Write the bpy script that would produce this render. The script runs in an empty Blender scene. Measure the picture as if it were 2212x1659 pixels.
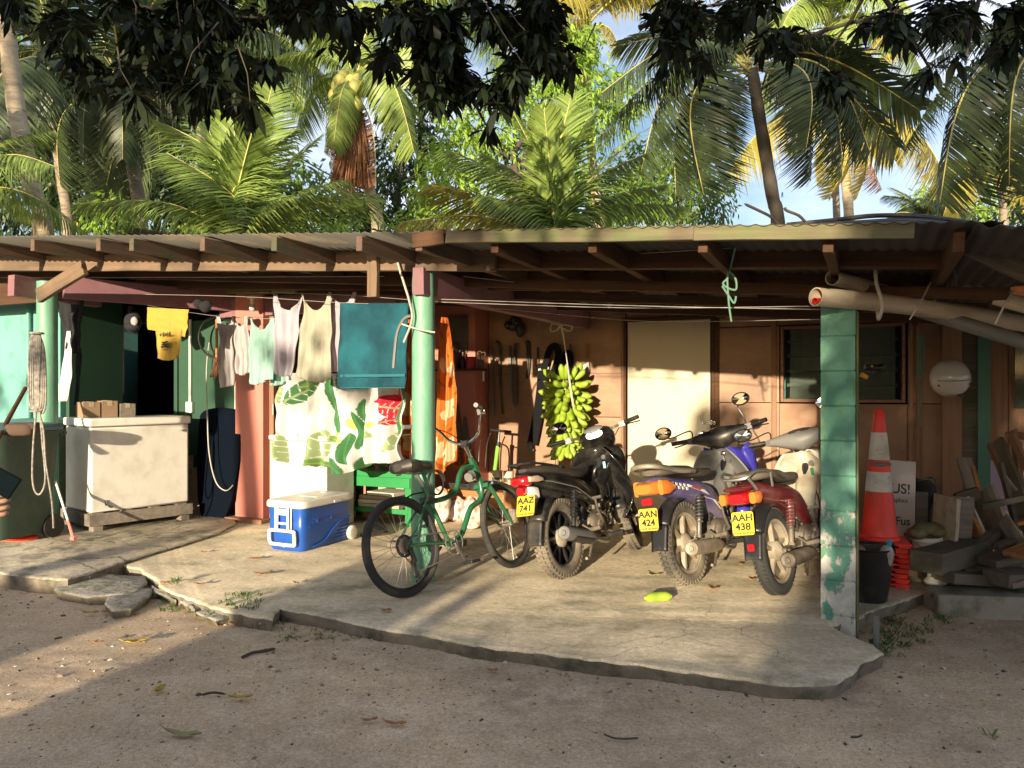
import bpy, bmesh, math, random
import numpy as np
from mathutils import Matrix, Vector, Euler, noise as mnoise
R=math.radians
rnd=random.Random(7)
scene=bpy.context.scene
C=scene.collection
# ---------------------------------------------------------------- camera, sky, sun, exposure
CZ=1.36
cam_d=bpy.data.cameras.new('camera'); cam=bpy.data.objects.new('camera',cam_d); C.objects.link(cam)
cam.location=(0,0,CZ); cam.rotation_euler=(R(90),0,0)
cam_d.sensor_width=36; cam_d.lens=36*1671/2212; cam_d.shift_y=0.0047
cam_d.clip_start=.05; cam_d.clip_end=600
scene.camera=cam
SUN_AZ=21.0; SUN_EL=8.5
scene.view_settings.view_transform='Standard'; scene.view_settings.look='None'
scene.view_settings.exposure=1.05; scene.view_settings.gamma=1
w=bpy.data.worlds.new('World'); scene.world=w; w.use_nodes=True
nt=w.node_tree; nt.nodes.clear()
out=nt.nodes.new('ShaderNodeOutputWorld'); bg=nt.nodes.new('ShaderNodeBackground')
sky=nt.nodes.new('ShaderNodeTexSky'); sky.sky_type='NISHITA'; sky.sun_disc=False
sky.sun_elevation=R(SUN_EL); sky.sun_rotation=R(180+SUN_AZ); sky.air_density=1.0; sky.dust_density=1.2; sky.ozone_density=1.6
tc=nt.nodes.new('ShaderNodeTexCoord'); mp=nt.nodes.new('ShaderNodeMapping'); mp.inputs['Scale'].default_value=(1,1,2.6)
ns=nt.nodes.new('ShaderNodeTexNoise'); ns.inputs['Scale'].default_value=3.2; ns.inputs['Detail'].default_value=6; ns.inputs['Roughness'].default_value=.55
rp=nt.nodes.new('ShaderNodeValToRGB'); rp.color_ramp.elements[0].position=.38; rp.color_ramp.elements[1].position=.70
rp.color_ramp.elements[1].color=(.75,.75,.75,1)
mx=nt.nodes.new('ShaderNodeMixRGB'); mx.inputs[2].default_value=(6.8,7.0,8.6,1)
nt.links.new(tc.outputs['Generated'],mp.inputs[0]); nt.links.new(mp.outputs[0],ns.inputs['Vector'])
nt.links.new(ns.outputs[0],rp.inputs[0]); nt.links.new(rp.outputs[0],mx.inputs[0]); nt.links.new(sky.outputs[0],mx.inputs[1])
nt.links.new(mx.outputs[0],bg.inputs[0]); bg.inputs[1].default_value=.105; nt.links.new(bg.outputs[0],out.inputs[0])
sd=bpy.data.lights.new('sun','SUN'); sd.energy=4.8; sd.angle=R(.55); sd.color=(1,.85,.61)
sun=bpy.data.objects.new('sun',sd); C.objects.link(sun)
sdir=Vector((math.sin(R(SUN_AZ))*math.cos(R(SUN_EL)),math.cos(R(SUN_AZ))*math.cos(R(SUN_EL)),-math.sin(R(SUN_EL))))
sun.rotation_euler=sdir.to_track_quat('-Z','Y').to_euler(); sun.location=(-8,-20,8)

# ---------------------------------------------------------------- coordinate helpers
F0=1671.0
YAW=R(25)
P0=Vector((-.63,5.5,0))
HM=Matrix.Translation(P0)@Matrix.Rotation(-YAW,4,'Z')      # house frame: x = along the wall, y = into the house
HMI=HM.inverted()
I4=Matrix.Identity(4)
T=lambda x,y=None,z=None: Matrix.Translation(Vector((x,y,z)) if y is not None else Vector(x))
def RX(a): return Matrix.Rotation(R(a),4,'X')
def RY(a): return Matrix.Rotation(R(a),4,'Y')
def RZ(a): return Matrix.Rotation(R(a),4,'Z')
def pw(x,y,Y): return Vector(((x-1106)/F0*Y,Y,CZ-(y-840)/F0*Y))            # world point seen at (x,y) at depth Y
def fl(x,y,z=0.0):                                                          # point of a level floor
    Y=(CZ-z)*F0/(y-840); return Vector(((x-1106)/F0*Y,Y,z))
def hv(x,y,v):                                                              # point of the house plane y=v, in house frame
    d=HMI.to_3x3()@Vector(((x-1106)/F0,1,-(y-840)/F0)); o=HMI@Vector((0,0,CZ))
    t=(v-o.y)/d.y; return o+d*t
def hu(x,y,u):
    d=HMI.to_3x3()@Vector(((x-1106)/F0,1,-(y-840)/F0)); o=HMI@Vector((0,0,CZ))
    t=(u-o.x)/d.x; return o+d*t
def H(p): return HM@Vector(p)
def ws(wv,s,z=0.0):                                                         # w across the sunlight, s along it
    a=R(SUN_AZ); return Vector((wv*math.cos(a)+s*math.sin(a),-wv*math.sin(a)+s*math.cos(a),z))

# ---------------------------------------------------------------- objects
fr={}
def empty(name,label,cat,frame=I4,group=None,local=True):
    o=bpy.data.objects.new(name,None); C.objects.link(o); o.empty_display_size=.1
    o.matrix_basis=frame; fr[o]=I4 if local else frame.copy()
    o['label']=label; o['category']=cat
    if group: o['group']=group
    return o
def tag(o,label,cat,group=None,kind=None):
    o['label']=label; o['category']=cat
    if group: o['group']=group
    if kind: o['kind']=kind
    return o
class MB:
    def __init__(s): s.v=[]; s.f=[]; s.c=None; s.m=I4.copy(); s.mi=[]; s.cur=0
    def add(s,vs,fs):
        b=len(s.v); m=s.m
        s.v.extend([tuple(m@Vector(p)) for p in vs]); s.f.extend([tuple(i+b for i in f) for f in fs]); s.mi.extend([s.cur]*len(fs))
        return s
    def box(s,c,d,rot=None,tap=1.0,tapy=None):
        x,y,z=d[0]/2,d[1]/2,d[2]/2; ty=tap if tapy is None else tapy
        vs=[Vector((a*x*(tap if k>0 else 1),b*y*(ty if k>0 else 1),k*z)) for k in(-1,1) for b in(-1,1) for a in(-1,1)]
        if rot is not None: 
            rm=rot if isinstance(rot,Matrix) else Euler([R(a) for a in rot]).to_matrix().to_4x4()
            vs=[rm@p for p in vs]
        c=Vector(c); vs=[p+c for p in vs]
        return s.add(vs,[(0,2,3,1),(4,5,7,6),(0,1,5,4),(2,6,7,3),(0,4,6,2),(1,3,7,5)])
    def bar(s,p0,p1,a,b,up=(0,0,1)):
        p0=Vector(p0);p1=Vector(p1); d=(p1-p0).normalized(); up=Vector(up)
        sd_=d.cross(up)
        if sd_.length<1e-4: sd_=d.cross(Vector((1,0,0)))
        sd_.normalize(); u2=sd_.cross(d)
        vs=[p+sd_*(i*a/2)+u2*(j*b/2) for p in(p0,p1) for i,j in((-1,-1),(1,-1),(1,1),(-1,1))]
        return s.add(vs,[(3,2,1,0),(4,5,6,7),(0,1,5,4),(1,2,6,5),(2,3,7,6),(3,0,4,7)])
    def tube(s,pts,r,n=8,cap=True,closed=False):
        pts=[Vector(p) for p in pts]; k=len(pts); rs=r if isinstance(r,(list,tuple)) else [r]*k
        vs=[];fs=[]; prev=None
        for i,p in enumerate(pts):
            a=pts[(i-1)%k] if (i>0 or closed) else p; b=pts[(i+1)%k] if (i<k-1 or closed) else p
            d=(b-a)
            if d.length<1e-9: d=Vector((0,0,1))
            d.normalize()
            if prev is None:
                q=d.cross(Vector((0,0,1)))
                if q.length<.05: q=d.cross(Vector((1,0,0)))
            else: q=prev-d*prev.dot(d)
            if q.length<1e-6: q=d.cross(Vector((.3,1,.2)))
            q.normalize(); prev=q; e=d.cross(q)
            for j in range(n):
                t=2*math.pi*j/n; vs.append(p+q*(rs[i]*math.cos(t))+e*(rs[i]*math.sin(t)))
        for i in range(k if closed else k-1):
            for j in range(n):
                a=i*n+j;b=i*n+(j+1)%n; a2=((i+1)%k)*n+j;b2=((i+1)%k)*n+(j+1)%n
                fs.append((a,a2,b2,b))
        if cap and not closed: fs.append(tuple(range(n))); fs.append(tuple(range((k-1)*n+n-1,(k-1)*n-1,-1)))
        return s.add(vs,fs)
    def cyl(s,p0,p1,r,r2=None,n=16): return s.tube([p0,p1],[r,r if r2 is None else r2],n)
    def ring(s,c,ax,Rr,r,n=32,m=8,a0=0,a1=360,sq=1.0):
        c=Vector(c); q=Vector(ax).to_track_quat('Z','X').to_matrix(); full=abs(a1-a0)>=359.9
        pts=[c+q@Vector((Rr*math.cos(t),Rr*math.sin(t),0)) for t in [R(a0+(a1-a0)*i/n) for i in range(n if full else n+1)]]
        return s.tube(pts,r,m,closed=full)
    def lathe(s,prof,n=24,fm=I4,sx=1,sy=1):
        vs=[];fs=[];k=len(prof)
        for r,z in prof:
            for j in range(n):
                t=2*math.pi*j/n; vs.append(fm@Vector((r*sx*math.cos(t),r*sy*math.sin(t),z)))
        for i in range(k-1):
            for j in range(n):
                fs.append((i*n+j,i*n+(j+1)%n,(i+1)*n+(j+1)%n,(i+1)*n+j))
        if prof[0][0]>1e-5: fs.append(tuple(range(n-1,-1,-1)))
        if prof[-1][0]>1e-5: fs.append(tuple(range((k-1)*n,k*n)))
        return s.add(vs,fs)
    def ell(s,c,d,n=16,m=10,rot=I4,e=1.0):
        vs=[];fs=[]; c=Vector(c)
        pw_=lambda a: math.copysign(abs(a)**e,a)
        for i in range(m+1):
            ph=math.pi*i/m-math.pi/2
            for j in range(n):
                t=2*math.pi*j/n
                vs.append(c+(rot.to_3x3()@Vector((d[0]*pw_(math.cos(ph))*pw_(math.cos(t)),d[1]*pw_(math.cos(ph))*pw_(math.sin(t)),d[2]*pw_(math.sin(ph))))))
        for i in range(m):
            for j in range(n): fs.append((i*n+j,i*n+(j+1)%n,(i+1)*n+(j+1)%n,(i+1)*n+j))
        return s.add(vs,fs)
    def loft(s,secs,n=16,e=.7,ax='x'):
        # secs: (pos, c1, c2, half1, half2): sections across an axis; for ax x: c1=y,c2=z
        vs=[];fs=[];k=len(secs)
        for sc in secs:
            x,a,b,ha,hb=sc[:5]
            for j in range(n):
                t=2*math.pi*j/n; ca=math.copysign(abs(math.cos(t))**e,math.cos(t))*ha; sb=math.copysign(abs(math.sin(t))**e,math.sin(t))*hb
                if ax=='x': vs.append((x,a+ca,b+sb))
                elif ax=='y': vs.append((a+ca,x,b+sb))
                else: vs.append((a+ca,b+sb,x))
        for i in range(k-1):
            for j in range(n): fs.append((i*n+j,i*n+(j+1)%n,(i+1)*n+(j+1)%n,(i+1)*n+j))
        fs.append(tuple(range(n-1,-1,-1))); fs.append(tuple(range((k-1)*n,k*n)))
        return s.add(vs,fs)
    def prism(s,ol,h,fm=I4):
        k=len(ol); vs=[fm@Vector((p[0],p[1],0)) for p in ol]+[fm@Vector((p[0],p[1],h)) for p in ol]
        fs=[tuple(range(k-1,-1,-1)),tuple(range(k,2*k))]+[(i,(i+1)%k,k+(i+1)%k,k+i) for i in range(k)]
        return s.add(vs,fs)
    def grid(s,fn,nu,nv,cf=None):
        vs=[fn(i/nu,j/nv) for j in range(nv+1) for i in range(nu+1)]
        fs=[(j*(nu+1)+i,j*(nu+1)+i+1,(j+1)*(nu+1)+i+1,(j+1)*(nu+1)+i) for j in range(nv) for i in range(nu)]
        if cf: s.c=(s.c or [])+[cf(i/nu,j/nv) for j in range(nv+1) for i in range(nu+1)]
        return s.add(vs,fs)
    def build(s,name,mat,parent=None,frame=None,ang=35,bevel=0,solid=0,sub=0,seg=2):
        me=bpy.data.meshes.new(name)
        vs=np.array(s.v,dtype=float)
        if frame is None:
            lo,hi=vs.min(0),vs.max(0); c=(lo+hi)/2
            if parent is None: c[2]=lo[2]
            frame=T(float(c[0]),float(c[1]),float(c[2])); vs=vs-c
            if parent is not None and parent in fr: pass
        me.from_pydata(vs.tolist(),[],s.f)
        for m_ in (mat if isinstance(mat,(list,tuple)) else [mat]): me.materials.append(m_)
        if isinstance(mat,(list,tuple)): me.polygons.foreach_set('material_index',s.mi)
        if s.c is not None:
            ca=me.color_attributes.new('pattern','FLOAT_COLOR','POINT')
            ca.data.foreach_set('color',np.array([tuple(c[:3])+(1,) for c in s.c],dtype=np.float32).ravel())
        me.update()
        me.shade_smooth(); me.set_sharp_from_angle(angle=R(ang))
        o=bpy.data.objects.new(name,me); C.objects.link(o)
        fr[o]=frame.copy()
        if parent is not None: o.parent=parent; o.matrix_basis=fr[parent].inverted()@frame
        else: o.matrix_basis=frame
        if solid: m=o.modifiers.new('s','SOLIDIFY'); m.thickness=solid; m.offset=0
        if bevel: m=o.modifiers.new('b','BEVEL'); m.width=bevel; m.segments=seg; m.limit_method='ANGLE'; m.angle_limit=R(40)
        if sub: m=o.modifiers.new('u','SUBSURF'); m.levels=sub; m.render_levels=sub
        return o
def beam(name,p0,p1,a,b,mat,parent=None,roll=0,bevel=.004,sag=0,up=(0,0,1)):
    """timber with its own x along the length (grain follows); a across, b upright"""
    p0=Vector(p0);p1=Vector(p1); d=p1-p0; L=d.length; d.normalize(); up=Vector(up)
    y=up.cross(d)
    if y.length<1e-3: y=Vector((0,1,0))
    y.normalize(); z=d.cross(y)
    m=Matrix((d,y,z)).transposed().to_4x4(); m.translation=(p0+p1)/2
    m=m@Matrix.Rotation(R(roll),4,'X')
    mb=MB(); n=max(2,int(L/.25)); sr=random.Random(int(L*1000+a*7777))
    pts=[]
    for i in range(n+1):
        t=i/n-.5; j=lambda:sr.uniform(-.0012,.0012)*3
        dz=sag*(4*t*t-1)*-1
        for sy,sz in((-1,-1),(1,-1),(1,1),(-1,1)): pts.append((t*L,sy*a/2+j(),sz*b/2+j()-dz))
    fs=[(0,3,2,1),(n*4,n*4+1,n*4+2,n*4+3)]
    for i in range(n):
        for k in range(4): fs.append((i*4+k,i*4+(k+1)%4,(i+1)*4+(k+1)%4,(i+1)*4+k))
    mb.add(pts,fs)
    return mb.build(name,mat,parent,frame=m,bevel=bevel)
def copyobj(o,parent=None,basis=None):
    c=o.copy(); C.objects.link(c)
    if parent is not None: c.parent=parent
    if basis is not None: c.matrix_basis=basis
    fr[c]=fr.get(o,I4)
    return c
def copytree(o,parent=None):
    c=copyobj(o,parent)
    for ch in list(o.children): copytree(ch,c)
    return c
def curve(pts,n=8):
    pts=[Vector(p) for p in pts]; out=[]; P=[pts[0]]+pts+[pts[-1]]
    for i in range(1,len(P)-2):
        for k in range(n):
            t=k/n; a,b,c,d=P[i-1],P[i],P[i+1],P[i+2]
            out.append(.5*((2*b)+(c-a)*t+(2*a-5*b+4*c-d)*t*t+(3*b-a-3*c+d)*t**3))
    out.append(pts[-1]); return out
def text(body,size,mat,parent,frame,name='lettering',ext=.0008,off=0.0,sx=1.0,align='CENTER'):
    cu=bpy.data.curves.new('t','FONT'); cu.body=body; cu.size=size; cu.extrude=ext; cu.offset=off; cu.align_x=align; cu.align_y='CENTER'; cu.space_line=.9
    to=bpy.data.objects.new('t',cu); C.objects.link(to)
    bpy.context.view_layer.update()
    me=bpy.data.meshes.new_from_object(to.evaluated_get(bpy.context.evaluated_depsgraph_get()))
    bpy.data.objects.remove(to); me.materials.clear(); me.materials.append(mat)
    if sx!=1: me.transform(Matrix.Diagonal((sx,1,1,1)))
    o=bpy.data.objects.new(name,me); C.objects.link(o); fr[o]=frame.copy(); o.parent=parent; o.matrix_basis=fr[parent].inverted()@frame
    return o

# ---------------------------------------------------------------- materials
def L(nt,a,b): nt.links.new(a,b)
def M(name,base,rough=.6,metal=0,var=.18,scale=3,stretch=(1,1,1),bump=.15,bscale=40,col2=None,thr=.6,soft=.06,s2=6,trans=0,coat=0,attr=None,dust=None,spec=.5,alpha=None,dthr=.5,stretch2=None,bdist=.004,island=0):
    m=bpy.data.materials.new(name); m.use_nodes=True; nt=m.node_tree; N=nt.nodes; p=N['Principled BSDF']
    tc=N.new('ShaderNodeTexCoord'); mp=N.new('ShaderNodeMapping'); mp.inputs['Scale'].default_value=stretch; L(nt,tc.outputs['Object'],mp.inputs[0])
    oi=N.new('ShaderNodeObjectInfo'); va=N.new('ShaderNodeVectorMath'); va.operation='ADD'; sc=N.new('ShaderNodeMath'); sc.operation='MULTIPLY'; sc.inputs[1].default_value=37.0
    L(nt,oi.outputs['Random'],sc.inputs[0]); L(nt,mp.outputs[0],va.inputs[0]); L(nt,sc.outputs[0],va.inputs[1])
    n1=N.new('ShaderNodeTexNoise'); n1.inputs['Scale'].default_value=scale; n1.inputs['Detail'].default_value=7; n1.inputs['Roughness'].default_value=.62; L(nt,va.outputs[0],n1.inputs['Vector'])
    mr=N.new('ShaderNodeMapRange'); mr.inputs[1].default_value=.25; mr.inputs[2].default_value=.75; mr.inputs[3].default_value=1-var; mr.inputs[4].default_value=1+var; L(nt,n1.outputs[0],mr.inputs[0])
    if attr:
        at=N.new('ShaderNodeAttribute'); at.attribute_name=attr; csrc=at.outputs['Color']
    else:
        rg=N.new('ShaderNodeRGB'); rg.outputs[0].default_value=(*base,1); csrc=rg.outputs[0]
    def layer(src,col,th,so,s,st):
        n2=N.new('ShaderNodeTexNoise'); n2.inputs['Scale'].default_value=s; n2.inputs['Detail'].default_value=8; n2.inputs['Roughness'].default_value=.6
        m2=N.new('ShaderNodeMapping'); m2.inputs['Scale'].default_value=st or (1,1,1); m2.inputs['Location'].default_value=(3.1,7.7,1.3); L(nt,tc.outputs['Object'],m2.inputs[0])
        v2=N.new('ShaderNodeVectorMath'); v2.operation='ADD'; L(nt,m2.outputs[0],v2.inputs[0]); L(nt,sc.outputs[0],v2.inputs[1]); L(nt,v2.outputs[0],n2.inputs['Vector'])
        r2=N.new('ShaderNodeMapRange'); r2.inputs[1].default_value=th-so; r2.inputs[2].default_value=th+so; L(nt,n2.outputs[0],r2.inputs[0])
        mm=N.new('ShaderNodeMixRGB'); L(nt,r2.outputs[0],mm.inputs[0]); L(nt,src,mm.inputs[1]); mm.inputs[2].default_value=(*col,1); return mm.outputs[0]
    if col2: csrc=layer(csrc,col2,thr,soft,s2,stretch2)
    if dust: csrc=layer(csrc,dust,dthr,.12,5,None)
    mu=N.new('ShaderNodeMixRGB'); mu.blend_type='MULTIPLY'; mu.inputs[0].default_value=1; L(nt,csrc,mu.inputs[1]); L(nt,mr.outputs[0],mu.inputs[2])
    cs=mu.outputs[0]
    if island:
        ge=N.new('ShaderNodeNewGeometry'); ir=N.new('ShaderNodeMapRange'); ir.inputs[3].default_value=1-island; ir.inputs[4].default_value=1+island; L(nt,ge.outputs['Random Per Island'],ir.inputs[0])
        mu2=N.new('ShaderNodeMixRGB'); mu2.blend_type='MULTIPLY'; mu2.inputs[0].default_value=1; L(nt,cs,mu2.inputs[1]); L(nt,ir.outputs[0],mu2.inputs[2]); cs=mu2.outputs[0]
    L(nt,cs,p.inputs['Base Color'])
    p.inputs['Roughness'].default_value=rough; p.inputs['Metallic'].default_value=metal; p.inputs['Specular IOR Level'].default_value=spec
    if coat: p.inputs['Coat Weight'].default_value=coat; p.inputs['Coat Roughness'].default_value=.15
    if alpha is not None: p.inputs['Transmission Weight'].default_value=alpha
    if bump:
        n3=N.new('ShaderNodeTexNoise'); n3.inputs['Scale'].default_value=bscale; n3.inputs['Detail'].default_value=5; L(nt,va.outputs[0],n3.inputs['Vector'])
        bp=N.new('ShaderNodeBump'); bp.inputs['Strength'].default_value=bump; bp.inputs['Distance'].default_value=bdist; L(nt,n3.outputs[0],bp.inputs['Height']); L(nt,bp.outputs[0],p.inputs['Normal'])
    if rough>.2:
        rr=N.new('ShaderNodeMapRange'); rr.inputs[3].default_value=max(.03,rough-.12); rr.inputs[4].default_value=min(1,rough+.12); L(nt,n1.outputs[0],rr.inputs[0]); L(nt,rr.outputs[0],p.inputs['Roughness'])
    if trans:
        tr=N.new('ShaderNodeBsdfTranslucent'); L(nt,cs,tr.inputs[0]); ms=N.new('ShaderNodeMixShader'); ms.inputs[0].default_value=trans
        L(nt,p.outputs[0],ms.inputs[1]); L(nt,tr.outputs[0],ms.inputs[2]); L(nt,ms.outputs[0],N['Material Output'].inputs[0])
    return m
WS=(.7,9,9)
mt={}
def wood(name,c,var=.35,rough=.8,**k): return M(name,c,rough,var=var,scale=2.4,stretch=(.6,11,11),bump=.5,bscale=9,bdist=.006,**k)
mt['beam']=wood('weathered_timber',(.175,.112,.07),col2=(.10,.07,.045),thr=.55,soft=.1,s2=2)
mt['fascia']=wood('mossy_fascia_timber',(.135,.105,.06),col2=(.12,.13,.05),thr=.50,soft=.08,s2=3)
mt['darkbeam']=wood('dark_brown_timber',(.085,.043,.024),spec=.2)
mt['rafter']=wood('rafter_timber',(.12,.072,.048),col2=(.045,.075,.04),thr=.6,soft=.08,s2=3)
mt['purple']=M('dusty_purple_paint',(.215,.10,.115),.65,var=.2,col2=(.17,.08,.08),thr=.62,s2=8,bump=.3)
mt['pink']=M('salmon_pink_paint',(.50,.175,.135),.6,var=.10,scale=2,col2=(.52,.20,.16),thr=.66,s2=9,bump=.15)
mt['post']=M('green_painted_log',(.14,.32,.215),.5,var=.16,scale=3,stretch=(3,3,1),col2=(.10,.30,.17),thr=.62,soft=.06,s2=7,bump=.5,bscale=14,stretch2=(2,2,.8))
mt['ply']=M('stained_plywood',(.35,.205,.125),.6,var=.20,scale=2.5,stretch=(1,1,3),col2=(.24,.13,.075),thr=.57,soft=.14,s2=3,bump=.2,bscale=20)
mt['ply2']=M('brown_plywood',(.33,.18,.105),.65,var=.2,scale=2,stretch=(3,1,.7),col2=(.21,.12,.075),thr=.58,soft=.12,s2=3,bump=.25,bscale=20)  # second plywood tone, slightly darker than the first
mt['door']=M('cream_door_paint',(.56,.49,.35),.5,var=.05,scale=2,col2=(.62,.54,.38),thr=.72,s2=4,bump=.06)
mt['trim']=wood('brown_trim_timber',(.25,.13,.075))
mt['trimv']=M('upright_brown_timber',(.25,.135,.08),.8,var=.3,scale=2.4,stretch=(11,11,.6),bump=.4,bscale=9,col2=(.16,.085,.05),thr=.58,s2=2.5,stretch2=(3,3,.5))
mt['boardv']=M('upright_grey_timber',(.13,.10,.075),.85,var=.3,scale=2.4,stretch=(11,11,.6),bump=.4,bscale=9)
mt['blackcloth']=M('black_webbing',(.008,.008,.009),.95,spec=.15,bump=.2,bscale=120)
mt['green_wall']=M('dark_green_wall_paint',(.032,.080,.050),.75,spec=.25,var=.15,scale=2,col2=(.035,.08,.05),thr=.6,s2=5)
mt['turq']=M('turquoise_wall_paint',(.15,.38,.34),.55,var=.12,scale=2,col2=(.12,.30,.26),thr=.6,s2=6)
mt['lilac']=M('lilac_wall_paint',(.36,.26,.36),.65,var=.12,scale=2,col2=(.24,.17,.22),thr=.62,s2=6)
mt['dark']=M('dark_interior',(.010,.010,.010),.95,var=.2,spec=0)  # near-black, paints interior shade; also colours the louvre tracks
mt['tin']=M('corrugated_iron',(.30,.29,.27),.5,.35,var=.2,scale=4,col2=(.16,.10,.06),thr=.62,s2=3,bump=.1)
mt['tin_top']=M('rusty_black_roof_iron',(.06,.05,.045),.7,.1,var=.3,scale=4)
mt['black']=M('black_plastic',(.016,.016,.017),.38,var=.3,bump=.05,dust=(.09,.075,.055),dthr=.6)
mt['blackgloss']=M('dusty_black_bodywork',(.010,.010,.011),.22,var=.3,bump=.03,coat=.35,dust=(.055,.048,.036),dthr=.60)
mt['rubber']=M('dusty_tyre_rubber',(.075,.065,.052),.85,var=.3,bump=.4,bscale=60,dust=(.20,.165,.12),dthr=.5)
mt['rubberdark']=M('black_tyre_rubber',(.030,.029,.027),.8,var=.25,bump=.4,bscale=60,dust=(.10,.085,.06),dthr=.6)
mt['steel']=M('worn_steel',(.42,.40,.36),.35,.85,var=.25,bump=.1,dust=(.25,.20,.14),dthr=.6)
mt['chrome']=M('chrome',(.75,.74,.72),.14,1,var=.1,bump=0)
mt['alloy']=M('dusty_cream_alloy',(.50,.44,.34),.5,.35,var=.2,bump=.1,dust=(.30,.24,.17),dthr=.5)
mt['blackrim']=M('black_painted_rim',(.03,.03,.03),.4,.3,var=.2,bump=0)
mt['engine']=M('oily_dusty_engine',(.15,.125,.10),.6,.4,var=.4,scale=12,bump=.5,bscale=50,dust=(.26,.21,.15),dthr=.55)
mt['plate']=M('yellow_plate',(.72,.50,.03),.45,var=.14,bump=.1,dust=(.50,.38,.12),dthr=.60)
mt['ink']=M('black_lettering',(.02,.02,.018),.5,bump=0)
mt['white']=M('white_plastic',(.74,.71,.64),.4,var=.06,bump=.05,dust=(.5,.42,.3),dthr=.66)
mt['whitepaint']=M('white_enamel',(.70,.67,.60),.35,var=.07,scale=3,bump=.03,dust=(.58,.53,.44),dthr=.58)
mt['grey']=M('grey_plastic',(.17,.165,.155),.5,var=.15,bump=.1)
mt['cord']=M('pale_cord',(.46,.42,.36),.8,var=.2,bump=.3)
mt['wire']=M('clothes_wire',(.40,.37,.33),.5,.3,bump=0)
mt['concrete_block']=M('concrete_block',(.30,.27,.22),.9,var=.2,col2=(.14,.15,.09),thr=.56,s2=5,bump=.5,bscale=30)
mt['red']=M('dark_red_bodywork',(.10,.010,.014),.3,var=.15,bump=.03,coat=.4,dust=(.16,.06,.045),dthr=.58)
mt['purp']=M('dusty_purple_bodywork',(.085,.065,.20),.35,var=.15,bump=.03,coat=.2,dust=(.19,.16,.20),dthr=.56)
mt['bluepl']=M('bright_blue_bodywork',(.04,.035,.30),.35,var=.1,bump=.02,coat=.4)
mt['cream']=M('cream_bodywork',(.56,.52,.42),.4,var=.12,bump=.05,dust=(.34,.28,.2),dthr=.55)
mt['seat']=M('dusty_brown_seat_vinyl',(.13,.105,.08),.65,var=.25,bump=.2,bscale=120)
mt['redlens']=M('red_lens',(.38,.008,.012),.2,var=.05,bump=0,coat=.8)
mt['orlens']=M('orange_lens',(.70,.19,.03),.2,var=.05,bump=0,coat=.8)
mt['redplastic']=M('fluorescent_red_plastic',(.85,.045,.025),.42,var=.10,bump=.05,dust=(.40,.08,.05),dthr=.66)
mt['greenframe']=M('green_bicycle_paint',(.018,.115,.048),.35,var=.15,bump=.02,coat=.4,dust=(.10,.14,.08),dthr=.64)
mt['greenbench']=M('bright_green_paint',(.015,.22,.055),.5,var=.12,bump=.15)
mt['leather']=M('scuffed_saddle',(.045,.038,.032),.5,var=.3,bump=.2)
mt['blueice']=M('blue_cooler_plastic',(.015,.085,.38),.35,var=.08,scale=2,bump=.03,dust=(.03,.12,.42),dthr=.7)
mt['pvc']=M('weathered_pvc_pipe',(.52,.44,.33),.55,var=.12,scale=3,col2=(.30,.25,.17),thr=.58,soft=.12,s2=4,stretch2=(.6,3,3),bump=.1)
mt['board']=wood('grey_weathered_board',(.22,.185,.15),col2=(.12,.10,.08),thr=.55,soft=.1,s2=3)
mt['board2']=wood('dark_weathered_board',(.125,.10,.075),col2=(.07,.075,.045),thr=.55,soft=.1,s2=3)
mt['orangewood']=wood('orange_brown_board',(.36,.16,.055))
mt['card']=M('cardboard',(.30,.20,.12),.85,var=.12,bump=.2)
mt['navy']=M('navy_foam',(.0015,.004,.010),.95,var=.2,spec=.1)
mt['binpl']=M('dark_green_bin_plastic',(.035,.065,.045),.5,var=.2,bump=.1,dust=(.07,.09,.06),dthr=.6)

def fine(m,scale,lo,hi,detail=3,a=.35,b=.65):
    """extra fine grain multiplied into a material's base colour"""
    nt=m.node_tree; N=nt.nodes; p=N['Principled BSDF']; src=p.inputs['Base Color'].links[0].from_socket
    tc=N.new('ShaderNodeTexCoord'); n=N.new('ShaderNodeTexNoise'); n.inputs['Scale'].default_value=scale; n.inputs['Detail'].default_value=detail; n.inputs['Roughness'].default_value=.7; L(nt,tc.outputs['Object'],n.inputs['Vector'])
    r=N.new('ShaderNodeMapRange'); r.inputs[1].default_value=a; r.inputs[2].default_value=b; r.inputs[3].default_value=lo; r.inputs[4].default_value=hi; L(nt,n.outputs[0],r.inputs[0])
    x=N.new('ShaderNodeMixRGB'); x.blend_type='MULTIPLY'; x.inputs[0].default_value=1; L(nt,src,x.inputs[1]); L(nt,r.outputs[0],x.inputs[2]); L(nt,x.outputs[0],p.inputs['Base Color'])
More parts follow.
